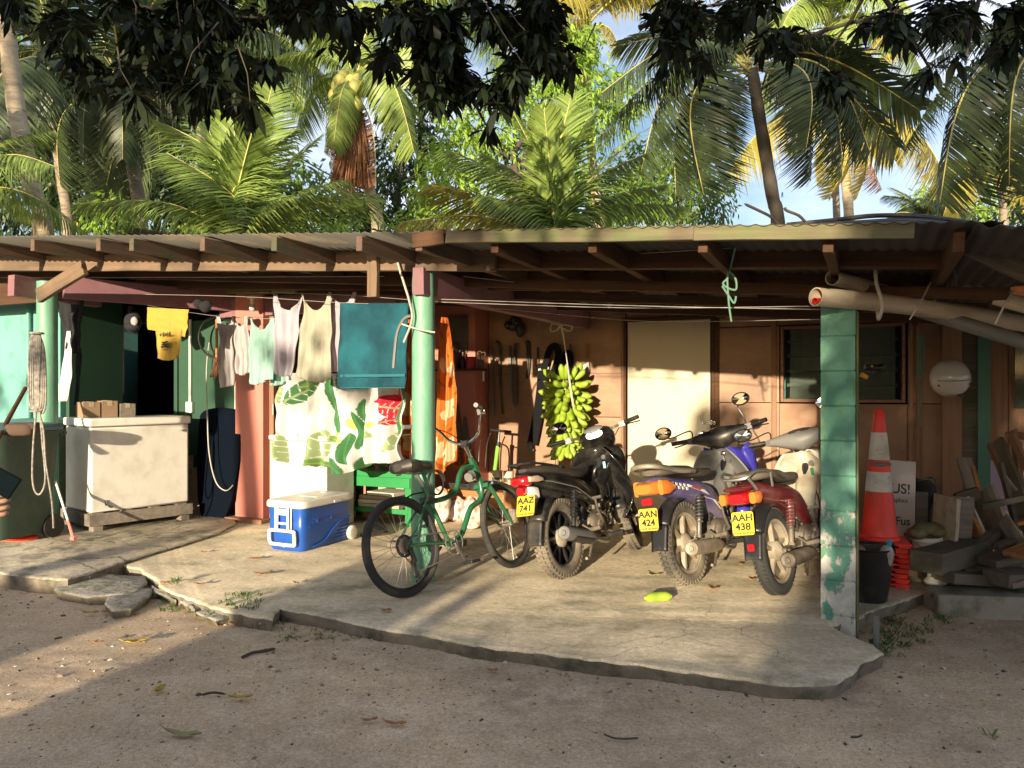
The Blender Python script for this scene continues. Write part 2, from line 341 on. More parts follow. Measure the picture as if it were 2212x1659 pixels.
def cracks(m,scale,w_=.012,col=(.07,.06,.04)):
    nt=m.node_tree; N=nt.nodes; p=N['Principled BSDF']; src=p.inputs['Base Color'].links[0].from_socket
    tc=N.new('ShaderNodeTexCoord'); n=N.new('ShaderNodeTexNoise'); n.inputs['Scale'].default_value=2.5; n.inputs['Detail'].default_value=6; L(nt,tc.outputs['Object'],n.inputs['Vector'])
    mx=N.new('ShaderNodeMixRGB'); mx.inputs[0].default_value=.22; L(nt,tc.outputs['Object'],mx.inputs[1]); L(nt,n.outputs['Color'],mx.inputs[2])
    v=N.new('ShaderNodeTexVoronoi'); v.feature='DISTANCE_TO_EDGE'; v.inputs['Scale'].default_value=scale; L(nt,mx.outputs[0],v.inputs['Vector'])
    r=N.new('ShaderNodeMapRange'); r.inputs[1].default_value=0; r.inputs[2].default_value=w_; r.inputs[3].default_value=1; r.inputs[4].default_value=0; L(nt,v.outputs[0],r.inputs[0])
    n2=N.new('ShaderNodeTexNoise'); n2.inputs['Scale'].default_value=.7; L(nt,tc.outputs['Object'],n2.inputs['Vector']); r2=N.new('ShaderNodeMapRange'); r2.inputs[1].default_value=.46; r2.inputs[2].default_value=.56; L(nt,n2.outputs[0],r2.inputs[0])
    mu=N.new('ShaderNodeMath'); mu.operation='MULTIPLY'; L(nt,r.outputs[0],mu.inputs[0]); L(nt,r2.outputs[0],mu.inputs[1])
    x=N.new('ShaderNodeMixRGB'); L(nt,mu.outputs[0],x.inputs[0]); L(nt,src,x.inputs[1]); x.inputs[2].default_value=(*col,1); L(nt,x.outputs[0],p.inputs['Base Color'])
# ---------------------------------------------------------------- ground and slab
GZ=-.09
mt['dirt']=M('packed_coral_dirt',(.58,.425,.265),.95,var=.22,scale=.9,col2=(.42,.31,.205),thr=.56,soft=.14,s2=1.3,bump=.45,bscale=130,bdist=.004,dust=(.64,.49,.33),dthr=.56)
mt['slab']=M('worn_concrete_slab',(.64,.53,.36),.85,var=.22,scale=1.6,col2=(.32,.29,.19),thr=.55,soft=.10,s2=1.4,bump=.5,bscale=26,bdist=.006,dust=(.70,.59,.42),dthr=.55,stretch2=(1,2.2,1))
mt['slab2']=M('pale_concrete_slab',(.56,.48,.35),.9,var=.25,scale=2.5,col2=(.22,.20,.15),thr=.57,soft=.08,s2=5,bump=.7,bscale=20,bdist=.008)
mt['broken']=M('broken_concrete',(.33,.30,.25),.9,var=.3,scale=6,col2=(.17,.17,.11),thr=.56,s2=9,bump=.9,bscale=22,bdist=.012)
fine(mt['dirt'],55,.74,1.18,4); fine(mt['dirt'],240,.66,1.26,2); fine(mt['slab'],34,.78,1.15,5); fine(mt['slab'],150,.8,1.15,3); cracks(mt['slab'],1.3,.0028,(.2,.17,.11)); fine(mt['slab2'],40,.75,1.15,5); cracks(mt['slab2'],1.4,.01); fine(mt['broken'],50,.7,1.2,5)
gnd=MB()
def gz(x,y):
    if y>6.6 or abs(x)>9 or y<-1: return GZ+.02*mnoise.noise(Vector((x*.35,y*.35,0)))*(0 if y>7 else 1)-(.012 if y>7 else 0)
    return GZ+.02*mnoise.noise(Vector((x*.35,y*.35,0)))+.009*mnoise.noise(Vector((x*1.9,y*1.9,4)))+.008*mnoise.noise(Vector((x*6,y*6,2)))+.0045*mnoise.noise(Vector((x*17,y*17,9)))
def gfn(a,b):
    q=2*a-1; x=math.copysign(3.2*abs(q)+22.8*abs(q)**5,q); q=2*b-1; y=3.4+math.copysign(2.4*abs(q)+(42 if q>0 else 16)*abs(q)**6,q)
    return (x,y,gz(x,y))
gnd.grid(gfn,300,260)
g=gnd.build('ground',mt['dirt'],ang=60); g['kind']='structure'
far=MB(); far.box((0,0,GZ-.25),(900,900,.2)); o=far.build('ground_beyond',M('grass_soil',(.08,.09,.04),.95,var=.3,scale=.5)); o['kind']='structure'
mt['edge']=M('dirty_concrete_edge',(.20,.165,.12),.95,var=.4,scale=7,col2=(.085,.085,.05),thr=.56,soft=.08,s2=7,bump=.9,bscale=30,bdist=.012)
def slab(name,pts,ztop,thick,mat,jit=.012,seg=.035,inset=.02,seed=1):
    sr=random.Random(seed); ol=[]
    for i,p in enumerate(pts):
        q=pts[(i+1)%len(pts)]; d=(q-p).length; n=max(1,int(d/seg)) if d<8 else 4
        for k in range(n):
            t=k/n; r=p.lerp(q,t); j=jit if d<8 else 0
            nv=mnoise.noise_vector(Vector((r.x*3.1,r.y*3.1,seed)))*jit*1.6+mnoise.noise_vector(Vector((r.x*13,r.y*13,seed)))*jit*.6+mnoise.noise_vector(Vector((r.x*37,r.y*37,seed)))*jit*.3
            ol.append(Vector((r.x+nv.x,r.y+nv.y)))
    c=sum(ol,Vector((0,0)))/len(ol); k=len(ol); vs=[];nrm=[]
    for i in range(k):
        t=(ol[(i+1)%k]-ol[i-1]); t.normalize(); nrm.append(Vector((-t.y,t.x)))
    area=sum(ol[i].x*ol[(i+1)%k].y-ol[(i+1)%k].x*ol[i].y for i in range(k)); sg=1 if area>0 else -1
    for ins,z in((inset*.9,0),(inset*.25,-.004),(0,-.014),(.012,-thick*.55),(.03,-thick)):
        for i in range(k):
            p=ol[i]+nrm[i]*ins*sg*(1+.3*mnoise.noise(Vector((ol[i].x*9,ol[i].y*9,z*40))))
            vs.append((p.x,p.y,ztop+z+(mnoise.noise(Vector((ol[i].x*14,ol[i].y*14,z*30)))*.008 if z<-.003 else 0)))
    mb=MB(); fs=[tuple(range(k)) if sg>0 else tuple(range(k-1,-1,-1))]; mb.nm=k
    for r_ in range(4):
        for i in range(k): fs.append((r_*k+i,(r_+1)*k+i,(r_+1)*k+(i+1)%k,r_*k+(i+1)%k) if sg>0 else (r_*k+(i+1)%k,(r_+1)*k+(i+1)%k,(r_+1)*k+i,r_*k+i))
    mb.add(vs,fs); mb.mi=[0]+[0]*(2*k)+[1]*(2*k); return mb.build(name,[mat,mt['edge']],ang=50)
def fp(lst,z=0): return [fl(x,y,z).xy for x,y in lst]
hb=[H((4.6,1.2,0)).xy,H((4.8,3.8,0)).xy,H((-7.2,3.8,0)).xy,H((-7.2,.9,0)).xy]
front=fp([(330,1243),(338,1262),(420,1300),(500,1322),(590,1335),(605,1312),(700,1330),(800,1350),(900,1368),(1000,1388),(1100,1400),(1200,1414),(1300,1426),(1400,1438),(1500,1452),(1600,1463),(1690,1477),(1760,1481),(1800,1474),(1835,1452),(1875,1425),(1905,1408),(1885,1389),(1840,1374),(1790,1350),(1868,1330),(1868,1325),(2037,1266)])
cs=slab('concrete_floor',front+hb+fp([(215,1205),(330,1170)][:0]),0,.16,mt['slab'],jit=.02); cs['kind']='structure'
ls=slab('raised_concrete_floor',fp([(-500,1212),(0,1236),(90,1247),(150,1250),(345,1188),(470,1150),(510,1128)],.03)+[H((-3.3,1.6,0)).xy,H((-7.3,1.6,0)).xy],.03,.17,mt['slab2'],jit=.012,seed=4); ls['kind']='structure'
frag=[([(118,1272),(125,1259),(175,1243),(250,1240),(318,1243),(320,1257),(300,1272),(265,1282),(190,1287)],-.02,'long flat slab of broken concrete lying in front of the raised floor'),
([(222,1302),(240,1277),(285,1270),(330,1270),(328,1284),(285,1312),(240,1317)],-.03,'rounded lump of broken concrete beside the long broken slab')]
for i,(pl,z,lb) in enumerate(frag): tag(slab('broken_slab',fp(pl,z),z,.09,mt['broken'],jit=.012,seed=11+i,seg=.03,inset=.02),lb,'concrete slab','pieces of broken concrete edge')
fr2=[[(325,1262),(335,1280),(380,1296),(392,1280),(360,1262)],[(385,1297),(396,1281),(440,1290),(452,1306),(420,1318)],[(424,1320),(456,1308),(500,1314),(505,1330),(470,1338)],[(508,1331),(503,1314),(560,1318),(590,1336),(560,1345)]]
for i,pl in enumerate(fr2): tag(slab('broken_slab',fp(pl,-.035),-.035,.05,mt['broken'],jit=.015,seed=31+i,seg=.02,inset=.015),'cracked crust of concrete at the floor edge, %s'%['just right of the rounded lump','with a weed in its left crack','third from the rounded lump','touching the start of the straight floor edge'][i],'concrete slab','pieces of broken concrete edge')
# block apron on the far right of the dirt (below the timber)
# ---------------------------------------------------------------- the open workshop building
house=empty('open_workshop','low open-fronted workshop with brown plywood and green walls and a flat iron roof','building',HM)
hp=lambda mb,name,mat,**k: mb.build(name,mat,house,**k)
# posts
def log(u,v,z0,z1,r0,r1,name='round_post',seed=1):
    mb=MB(); prof=[]
    n=22;k=20;vs=[];fs=[]
    for i in range(k+1):
        t=i/k; 
        for j in range(n):
            a=2*math.pi*j/n; r=(r0+(r1-r0)*t)*(1+.035*mnoise.noise(Vector((math.cos(a)*1.2,math.sin(a)*1.2,t*3+seed*5)))+.012*mnoise.noise(Vector((math.cos(a)*4,math.sin(a)*4,t*14+seed))))
            vs.append((u+r*math.cos(a),v+r*math.sin(a),z0+(z1-z0)*t))
    for i in range(k):
        for j in range(n): fs.append((i*n+j,i*n+(j+1)%n,(i+1)*n+(j+1)%n,(i+1)*n+j))
    fs.append(tuple(range(k*n,k*n+n)))
    mb.add(vs,fs); return hp(mb,name,mt['post'],ang=60)
log(0,0,-.12,2.20,.086,.080,seed=1)
UL=hv(102,1000,0).x; log(UL,0,0.0,2.36,.096,.088,seed=2)
# block pillar with worn paint
def pillar():
    m=bpy.data.materials.new('worn_green_block_paint'); m.use_nodes=True; nt=m.node_tree; N=nt.nodes; p=N['Principled BSDF']; p.inputs['Roughness'].default_value=.6
    tc=N.new('ShaderNodeTexCoord'); sx=N.new('ShaderNodeSeparateXYZ'); L(nt,tc.outputs['Object'],sx.inputs[0])
    def noise(s,d=8,st=(1,1,1)):
        mp=N.new('ShaderNodeMapping'); mp.inputs['Scale'].default_value=st; L(nt,tc.outputs['Object'],mp.inputs[0])
        n=N.new('ShaderNodeTexNoise'); n.inputs['Scale'].default_value=s; n.inputs['Detail'].default_value=d; n.inputs['Roughness'].default_value=.65; L(nt,mp.outputs[0],n.inputs['Vector']); return n.outputs[0]
    def math_(op,a,b):
        n=N.new('ShaderNodeMath'); n.operation=op
        for i,x in enumerate((a,b)):
            if isinstance(x,(int,float)): n.inputs[i].default_value=x
            else: L(nt,x,n.inputs[i])
        return n.outputs[0]
    def mr(x,a,b,c=0,d=1):
        n=N.new('ShaderNodeMapRange'); n.inputs[1].default_value=a; n.inputs[2].default_value=b; n.inputs[3].default_value=c; n.inputs[4].default_value=d; L(nt,x,n.inputs[0]); return n.outputs[0]
    def mix(f,a,b):
        n=N.new('ShaderNodeMixRGB'); L(nt,f,n.inputs[0])
        for i,x in((1,a),(2,b)):
            if isinstance(x,tuple): n.inputs[i].default_value=(*x,1)
            else: L(nt,x,n.inputs[i])
        return n.outputs[0]
    hgt=mr(sx.outputs[2],-.95,.95)                    # 0 foot, 1 top
    green=mix(mr(noise(4,5,(1,1,.7)),.4,.62),(.085,.27,.19),(.15,.37,.27))
    green=mix(mr(noise(9,6,(2,2,.5)),.56,.68),green,(.10,.22,.10))
    bare=mix(mr(noise(12),.35,.65),(.62,.60,.54),(.42,.41,.36))
    wearamt=mr(hgt,.0,.70,.15,-.16)
    wf=mr(math_('ADD',noise(7,10,(1.3,1.3,.8)),wearamt),.53,.57)
    c=mix(wf,green,bare)
    L(nt,c,p.inputs['Base Color'])
    bp=N.new('ShaderNodeBump'); bp.inputs['Strength'].default_value=.6; bp.inputs['Distance'].default_value=.006; L(nt,math_('ADD',noise(45,4),wf),bp.inputs['Height']); L(nt,bp.outputs[0],p.inputs['Normal'])
    mb=MB(); A=fl(1783,1345); 
    z=-.10; k=0
    # the block column stands square to the picture's left-right, its left face toward the light
    ca=RZ(-25)
    while z<1.80:
        h=.205 if k else .13
        j=rnd.uniform(-.002,.002)
        mb.m=T(1.952+j,4.62,z+h/2)@ca; mb.box((0,0,0),(.19,.20,h-.006)); mb.box((0,0,h/2),(.183,.193,.008)); z+=h; k+=1
    mb.m=I4; return mb,m
# built in world space, converted to the house frame
mb,pm=pillar(); mb.v=[tuple(HMI@Vector(p)) for p in mb.v]; hp(mb,'block_pillar',pm,bevel=.006,ang=40)
mb=MB(); mb.box((.103,0,.86),(.012,.20,1.90)); mb.v=[tuple(HMI@(T(1.952,4.62,0)@RZ(-25)@Vector(p))) for p in mb.v]
hp(mb,'mossy_corner_board',M('mossy_olive_board',(.17,.15,.06),.85,var=.25,scale=3,col2=(.10,.12,.05),thr=.5,s2=5,bump=.4,bscale=20),bevel=.004)
# walls at the back (plane v=3.4)
VB=3.4
def zc(y,v,x=1400): return hv(x,y,v).z
def wallpiece(x0,x1,y0,y1,mat,v=VB,name='plywood_panel',th=.03,zlo=None,zhi=None):
    a=hv(x0,y0,v); b=hv(x1,y0,v); zt=a.z if zhi is None else zhi; zb=hv(x0,y1,v).z if zlo is None else zlo
    mb=MB(); mb.box(((a.x+b.x)/2,v+th/2,(zt+zb)/2),(b.x-a.x,th,zt-zb)); return hp(mb,name,mat,bevel=.002)
zt_=2.75
seam=hv(1400,868,VB).z; z745=hv(1200,745,VB).z
U=lambda x,v=VB: hv(x,840,v).x
def wallu(u0,u1,z0,z1,mat,v=VB,name='plywood_panel',th=.03):
    mb=MB(); mb.box(((u0+u1)/2,v+th/2,(z0+z1)/2),(u1-u0,th,z1-z0)); return hp(mb,name,mat,bevel=.002)
ud0,ud1=U(1355),U(1537); uw0,uw1=U(1690),U(1952); wz0,wz1=hv(1820,866,VB).z,hv(1820,705,VB).z; dz=hv(1355,697,VB).z
g_=.0035
wallu(U(1055),U(1200)-g_,-.1,1.55-.02,mt['ply']); wallu(U(1200)+g_,U(1345),-.1,1.05-g_,mt['ply']); wallu(U(1200)+g_,U(1345),1.05+g_,1.55-.02,mt['ply'])
wallu(U(1055),U(1345),1.55-.02+g_,zt_,mt['ply'])
wallu(ud1+.05,uw0-.03,-.1,seam-g_,mt['ply']); wallu(ud1+.05,uw0-.03,seam+g_,wz1+.02,mt['ply'])
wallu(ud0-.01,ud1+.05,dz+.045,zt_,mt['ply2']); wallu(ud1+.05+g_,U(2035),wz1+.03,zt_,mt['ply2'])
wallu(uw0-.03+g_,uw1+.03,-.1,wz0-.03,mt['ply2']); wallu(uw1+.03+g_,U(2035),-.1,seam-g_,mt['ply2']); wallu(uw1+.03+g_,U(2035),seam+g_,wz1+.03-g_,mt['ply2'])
# battens
for x,m_,w_ in((1347,'trimv',.05),(1549,'darkbeam',.05),(1672,'trimv',.05),(1985,'trimv',.045),(1968,'trimv',.04)):
    u=U(x); mb=MB(); mb.box((u,VB-.012,1.3),(w_,.022,2.8)); hp(mb,'batten',mt[m_],bevel=.003)
mb=MB(); mb.box((U(2055),VB-.04,1.35),(.16,.07,2.9)); hp(mb,'timber_stud',mt['trimv'],bevel=.005)
# door
door=MB(); door.box(((ud0+ud1)/2,VB+.0,dz/2+.03),(ud1-ud0-.02,.036,dz-.02)); dr=hp(door,'door',mt['door'],bevel=.002)
mb=MB(); mb.box((ud0-.02,VB-.01,dz/2),(.028,.05,dz+.04)); mb.box((ud1+.018,VB-.01,dz/2),(.028,.05,dz+.04)); mb.box(((ud0+ud1)/2,VB-.01,dz+.022),(ud1-ud0+.08,.05,.04)); hp(mb,'door_frame',mt['darkbeam'],bevel=.003)
pk=hv(1523,938,VB-.03); mb=MB(); mb.lathe([(.032,0),(.032,.006),(.014,.012),(.014,.035),(.030,.045),(.034,.058),(.026,.072),(0,.076)],20,T(pk.x-.03,VB-.02,pk.z)@RX(90)); mb.build('door_knob',mt['chrome'],dr)
mb=MB(); q=hv(1525,912,VB-.03); mb.box((q.x-.035,VB-.028,q.z),(.05,.012,.045)); mb.box((q.x+.02,VB-.026,q.z),(.05,.010,.03)); mb.box((q.x+.055,VB-.03,q.z),(.022,.012,.05)); mb.ring((q.x+.085,VB-.04,q.z-.005),(0,1,0),.014,.0035,16); mb.build('hasp_lock',mt['chrome'],dr,bevel=.002)
# window
win=MB(); t_=.028
for c,d in(((uw0,VB-.01,(wz0+wz1)/2),(t_,.06,wz1-wz0+t_)),((uw1,VB-.01,(wz0+wz1)/2),(t_,.06,wz1-wz0+t_)),(((uw0+uw1)/2,VB-.012,wz0),(uw1-uw0-t_,.06,.03)),(((uw0+uw1)/2,VB-.012,wz1),(uw1-uw0-t_,.06,.03))): win.box(c,d)
wn=hp(win,'window_frame',mt['trim'],bevel=.003)
mb=MB(); mb.box(((uw0+uw1)/2,VB+.28,(wz0+wz1)/2),(uw1-uw0+.3,.02,1.0)); mb.build('window_dark_sheet',mt['dark'],wn)  # black sheet standing for the unlit room behind the louvres
gl=bpy.data.materials.new('louvre_glass'); gl.use_nodes=True; p=gl.node_tree.nodes['Principled BSDF']; p.inputs['Base Color'].default_value=(.30,.36,.30,1); p.inputs['Roughness'].default_value=.07; p.inputs['Transmission Weight'].default_value=.75
n=5
for i in range(n):
    zc_=wz0+(i+.5)*(wz1-wz0)/n; mb=MB(); mb.box(((uw0+uw1)/2,VB+.01,zc_),(uw1-uw0-.09,.006,(wz1-wz0)/n+.02),(-14,0,0)); mb.build('louvre_pane',gl,wn)
for x_ in(uw0+.05,uw1-.05): mb=MB(); mb.box((x_,VB+.02,(wz0+wz1)/2),(.04,.05,wz1-wz0)); mb.build('louvre_track',mt['dark'],wn)
# patterned curtain behind the louvres: pale squares with a diamond, green stripes
def cur(a,b):
    x=a*6; k=int(x)%3
    if k!=1: return (.08,.22,.16) if k==0 else (.18,.20,.13)
    y=(b*4)%1-.5; xx=(x%1)-.5; 
    d=abs(xx)+abs(y)
    return (.05,.045,.035) if .30<d<.35 or d<.09 else (.30,.26,.18)
mb=MB(); mb.grid(lambda a,b:(uw0+(uw1-uw0)*a,VB+.12+.02*math.sin(a*40),wz0+(wz1-wz0)*b),150,80,cur); mb.build('curtain',M('curtain_cloth',(1,1,1),.9,attr='pattern',var=.1),wn,ang=80)
# wall to the right of the main wall: planks, green batten, panels, lilac lower wall
uR=U(2075); wallu(U(2035)+.01,U(2112),-.1,zt_,mt['board'],name='plank_panel')
for k in range(6): pass
for k in range(14):
    z=.05+k*.19
    mb=MB(); mb.box(((U(2075)+U(2112))/2,VB-.008,z+.09),(U(2112)-U(2075),.014,.182),(-3,0,0)); hp(mb,'weatherboard',mt['board2'])
mb=MB(); mb.box((U(2124),VB-.03,1.25),(.10,.05,2.4)); hp(mb,'green_post',M('teal_batten_paint',(.06,.17,.12),.6,var=.2),bevel=.004)
uq=U(2132)
for k in range(16):
    u=uq+k*.16; mb=MB(); mb.box((u+.08,VB-.01-.002*(k%2),1.55),(.155,.02,1.75)); hp(mb,'upright_board',mt['trimv'] if k<4 else mt['boardv'],bevel=.002)
wallu(uq+.0,uq+3,-.3,.72,mt['lilac'],v=VB-.05,name='lilac_lower_wall')
mb=MB(); a=hv(2185,790,VB-.05); mb.box((a.x+.5,VB-.04,a.z+.05),(.95,.03,.85)); hp(mb,'side_louvres',gl)
# pink wall beside the tool wall
upk=U(1055)
mb=MB(); mb.box(((upk-3.7+upk)/2,VB-.17+.0,1.3),(3.7,.33,2.9)); pw_=hp(mb,'pink_wall',mt['pink'],bevel=.004)
VP=VB-.335
# left bay: pink column, door jamb, dark green wall with a dark doorway, turquoise wall
VG=1.45
uc0,uc1=hv(508,1000,VG-.12).x,hv(568,1000,VG-.12).x
mb=MB(); mb.box(((uc0+uc1)/2,VG-.0,1.33),(uc1-uc0,.24,2.6)); hp(mb,'pink_column',mt['pink'],bevel=.004)
mb=MB(); mb.box(((uc0+uc1)/2-.0,VG-.03,.02),(uc1-uc0+.12,.36,.045)); hp(mb,'column_foot',mt['trim'],bevel=.004)
mb=MB(); mb.box((uc1+.035,VG+.02,1.2),(.06,.12,2.36)); hp(mb,'door_jamb',mt['trimv'],bevel=.004)
for z in(.45,1.15): mb=MB(); mb.box((uc1+.07,VG-.045,z),(.012,.02,.11)); mb.cyl((uc1+.07,VG-.05,z-.055),(uc1+.07,VG-.05,z+.055),.007); hp(mb,'hinge',mt['steel'])
mb=MB(); mb.box((uc1+.30,VG+.30,1.2),(.05,.6,2.3)); hp(mb,'open_door',mt['darkbeam'],bevel=.003)
ug=lambda x: hv(x,840,VG).x
dz0,dz1=hv(250,893,VG).z,hv(250,700,VG).z
def gw(u0,u1,z0,z1,mat=mt['green_wall'],name='green_panel',v=VG): mb=MB(); mb.box(((u0+u1)/2,v+.03,(z0+z1)/2),(u1-u0,.05,z1-z0)); return hp(mb,name,mat,bevel=.003)
gw(ug(20),ug(248),.48,2.1); gw(ug(382),uc0+.02,.48,2.1); gw(ug(248)+.003,ug(382)-.003,dz1,2.1)
gw(ug(20),uc0+.02,-.1,.477,M('greyish_pink_dado',(.22,.16,.15),.7,var=.15),name='lower_panel')
mb=MB(); mb.box(((ug(248)+ug(382))/2,VG+1.3,1.3),(3.4,.02,2.3)); hp(mb,'doorway_dark_sheet',mt['dark'])  # black sheet standing for the unlit room behind the doorway
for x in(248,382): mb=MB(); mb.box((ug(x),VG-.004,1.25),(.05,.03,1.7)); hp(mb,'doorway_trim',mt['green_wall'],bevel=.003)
wallu(ug(20),uc0,2.1,2.7,mt['dark'],v=VG+.05,name='gable_panel')  # near-black panel standing for the dark under the roof
# conduits, sockets
for x,y0,y1,s in((408,690,880,1),(262,700,850,0),(507,820,920,1)):
    a=hv(x,y0,VG-.03);b=hv(x,y1,VG-.03); mb=MB(); mb.box((a.x,VG-.012,(a.z+b.z)/2),(.025,.018,a.z-b.z)); hp(mb,'conduit',mt['white'] if s else mt['cord'])
    if s: mb=MB(); mb.box((b.x,VG-.02,b.z),(.085,.035,.12)); mb.box((b.x+.015,VG-.042,b.z+.01),(.02,.012,.03)); hp(mb,'power_socket',mt['white'],bevel=.004)
mb=MB(); a=hv(380,728,VG-.03); mb.box((a.x,VG-.03,a.z),(.05,.03,.15)); hp(mb,'switch',mt['white'],bevel=.003)
# turquoise outside wall at the left with its pipe
VT=.75; ut=hv(128,800,VT).x
mb=MB(); mb.box((ut-1.6,VT+.05,1.55),(3.2,.08,1.65)); hp(mb,'turquoise_wall',mt['turq'],bevel=.003)
mb=MB(); mb.box((ut-1.6,VT+.05,.35),(3.2,.08,.745)); hp(mb,'lilac_dado',mt['lilac'])
a=hv(60,640,VT-.04); mb=MB(); mb.cyl((a.x,VT-.03,.0),(a.x,VT-.03,a.z),.022,n=10); mb.cyl((a.x+.35,VT-.0,.75),(a.x+.35,VT-.0,a.z),.03,n=8); hp(mb,'drain_pipe',mt['turq'])
mb=MB(); mb.box((ut+.10,VT+.35,1.2),(.05,.65,2.3)); hp(mb,'side_return',mt['green_wall'])
# purple cross beams
def hbm(name,p0,p1,a,b,mat,**k): return beam(name,p0,p1,a,b,mat,house,**k)
hbm('cross_beam',(0.03,-.12,2.11),(0.03,3.35,2.11),.09,.19,mt['purple'])
hbm('cross_beam',(UL-.09,-.28,2.30),(UL-.09,.6,2.28),.09,.19,mt['purple'])
hbm('cross_beam',(UL+.2,.02,2.30),(-3.05,1.6,2.26),.09,.2,mt['purple'])
hbm('wall_plate',(-3.3,1.36,2.20),(-1.2,1.5,2.22),.08,.2,mt['purple'])
mb=MB(); mb.box((-2.2,1.7,2.36),(2.6,.06,.35)); hp(mb,'red_fascia_board',mt['pink'])
# front beams
V0=-.06
def hbp(name,x0,y0,x1,y1,v,a,b,mat,**k):
    p=hv(x0,y0,v);q=hv(x1,y1,v); return hbm(name,p,q,a,b,mat,**k)
hbp('front_beam',-160,571,1072,563,V0,.05,.142,mt['beam'])
hbp('front_beam',1060,563,2052,553,V0+.06,.09,.125,mt['darkbeam'])
hbp('inner_beam',300,612,2030,604,.9,.07,.14,mt['darkbeam'])
hbp('hanging_stub',806,545,806,642,V0-.055,.045,.085,mt['beam'],up=(1,0,0))
p=hv(183,578,V0-.16); q=hv(84,640,V0-.16); hbm('diagonal_brace',p,q,.045,.13,mt['beam'])
# roof
VE=-.75
zl=hv(0,511,VE); zr=hv(965,499,VE); zrr=hv(1975,484,VE)
def zroof(u):
    if u<zr.x: t=(u-zl.x)/(zr.x-zl.x); return zl.z+(zr.z-zl.z)*t
    t=(u-zr.x)/(zrr.x-zr.x); return zr.z+(zrr.z-zr.z)*t
mt['under']=M('roof_underside_iron',(.13,.12,.105),.6,.1,var=.15,col2=(.22,.18,.13),thr=.6,s2=2)
def roof(u0,u1,v0,v1,dzv,mat,nm='roof_sheet',tilt=0):
    n=int((u1-u0)/.0127); mb=MB()
    mb.grid(lambda a,b:(u0+(u1-u0)*a,v0+(v1-v0)*b,zroof(u0+(u1-u0)*a)+.006*math.sin((u0+(u1-u0)*a)*2*math.pi/.076)+dzv*b+tilt*a),n,4)
    return hp(mb,nm,mat,ang=60,solid=.0015)
roof(-7.6,-2.2,VE,3.9,-.03,mt['under']); roof(-2.25,.75,VE+.02,3.9,-.03,mt['under']); roof(.7,3.4,VE-.03,3.9,-.03,mt['tin_top'])  # right sheet takes the darker iron, painting its underside as shaded
mb=MB(); mb.grid(lambda a,b:(3.3+2.6*a,VE-.05+4.6*b-.3*a,zroof(3.3)-.02-.42*a*(1-.3*b)+.009*math.sin(a*2.6*2*math.pi/.076)),200,4); hp(mb,'roof_sheet',mt['tin_top'],ang=60,solid=.002)
# rafters
for x,y in((-60,519),(70,519),(212,519),(284,519),(437,515),(592,512),(776,511),(905,520)):
    p=hv(x,y,VE+.04); z=zroof(p.x)-.062
    hbm('rafter',(p.x,VE+.04,z),(p.x,3.35,z-.03),.048,.095,mt['rafter'])
for u in(.9,1.5,2.1,2.7,3.25): hbm('rafter',(u,VE+.07,zroof(u)-.07),(u,3.35,zroof(u)-.10),.048,.095,mt['darkbeam'])
for v in(.5,1.4,2.4): hbm('purlin',(-6,v,zroof(-6)-.15),(3.6,v,zroof(3.6)-.17),.05,.07,mt['darkbeam'])
p=hv(965,512,VE);q=hv(1500,504,VE); hbm('fascia_board',p,q,.035,.076,mt['fascia'])
p=hv(1500,504,VE);q=hv(1976,498,VE); hbm('fascia_board',p,q,.035,.074,mt['fascia'])
p=hv(925,515,VE+.05); hbm('fascia_block',(p.x-.1,VE+.05,p.z-.01),(p.x+.12,VE+.05,p.z),.05,.085,mt['darkbeam'])

# closed back and ends; near-black backing added to stop light leaking in
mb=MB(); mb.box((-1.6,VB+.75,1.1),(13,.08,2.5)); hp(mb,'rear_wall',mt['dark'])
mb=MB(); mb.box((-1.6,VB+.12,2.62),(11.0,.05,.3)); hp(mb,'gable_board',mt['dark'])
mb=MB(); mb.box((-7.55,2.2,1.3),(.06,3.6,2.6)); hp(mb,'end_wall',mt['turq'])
mb=MB(); mb.box(((U(1355)+U(2112))/2-.9,VB+.40,1.25),(U(2112)-U(1355)+2.6,.03,2.7)); hp(mb,'dark_backing',mt['dark'])
mb=MB(); mb.box((UL-1.6,.4,2.45),(3.0,.06,.42)); hp(mb,'end_gable',mt['darkbeam'])
# ---------------------------------------------------------------- vegetation
def leafmat(name,c,tr=.3,rough=.45,island=.35,**k): return M(name,c,rough,var=.22,scale=1.2,bump=0,trans=tr,island=island,**k)
lm={}
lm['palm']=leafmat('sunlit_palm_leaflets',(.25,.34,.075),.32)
lm['palmshade']=leafmat('shaded_palm_leaflets',(.070,.100,.036),.25)  # copy of the leaflets with shade painted into the colour
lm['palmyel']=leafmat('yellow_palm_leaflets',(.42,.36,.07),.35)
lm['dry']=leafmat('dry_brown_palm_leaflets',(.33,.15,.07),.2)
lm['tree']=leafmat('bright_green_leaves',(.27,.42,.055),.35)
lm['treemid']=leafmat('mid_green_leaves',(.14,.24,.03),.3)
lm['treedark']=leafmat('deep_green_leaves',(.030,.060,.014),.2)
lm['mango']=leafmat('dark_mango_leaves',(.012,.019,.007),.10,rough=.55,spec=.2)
mt['bark']=M('grey_palm_bark',(.27,.22,.16),.9,var=.3,scale=3,stretch=(1,1,9),bump=.6,bscale=10,bdist=.02,col2=(.16,.13,.09),thr=.56,s2=4,stretch2=(1,1,5))
mt['barkpale']=M('pale_palm_bark',(.46,.37,.25),.9,var=.25,scale=2,stretch=(1,1,7),bump=.6,bscale=8,bdist=.02,col2=(.30,.24,.16),thr=.58,s2=3,stretch2=(1,1,4))
mt['barkdark']=M('dark_bark',(.07,.055,.04),.9,var=.3,scale=4,bump=.5,bscale=14,bdist=.02)
mt['rachis']=M('yellow_frond_rib',(.50,.43,.13),.5,var=.15,bump=0)
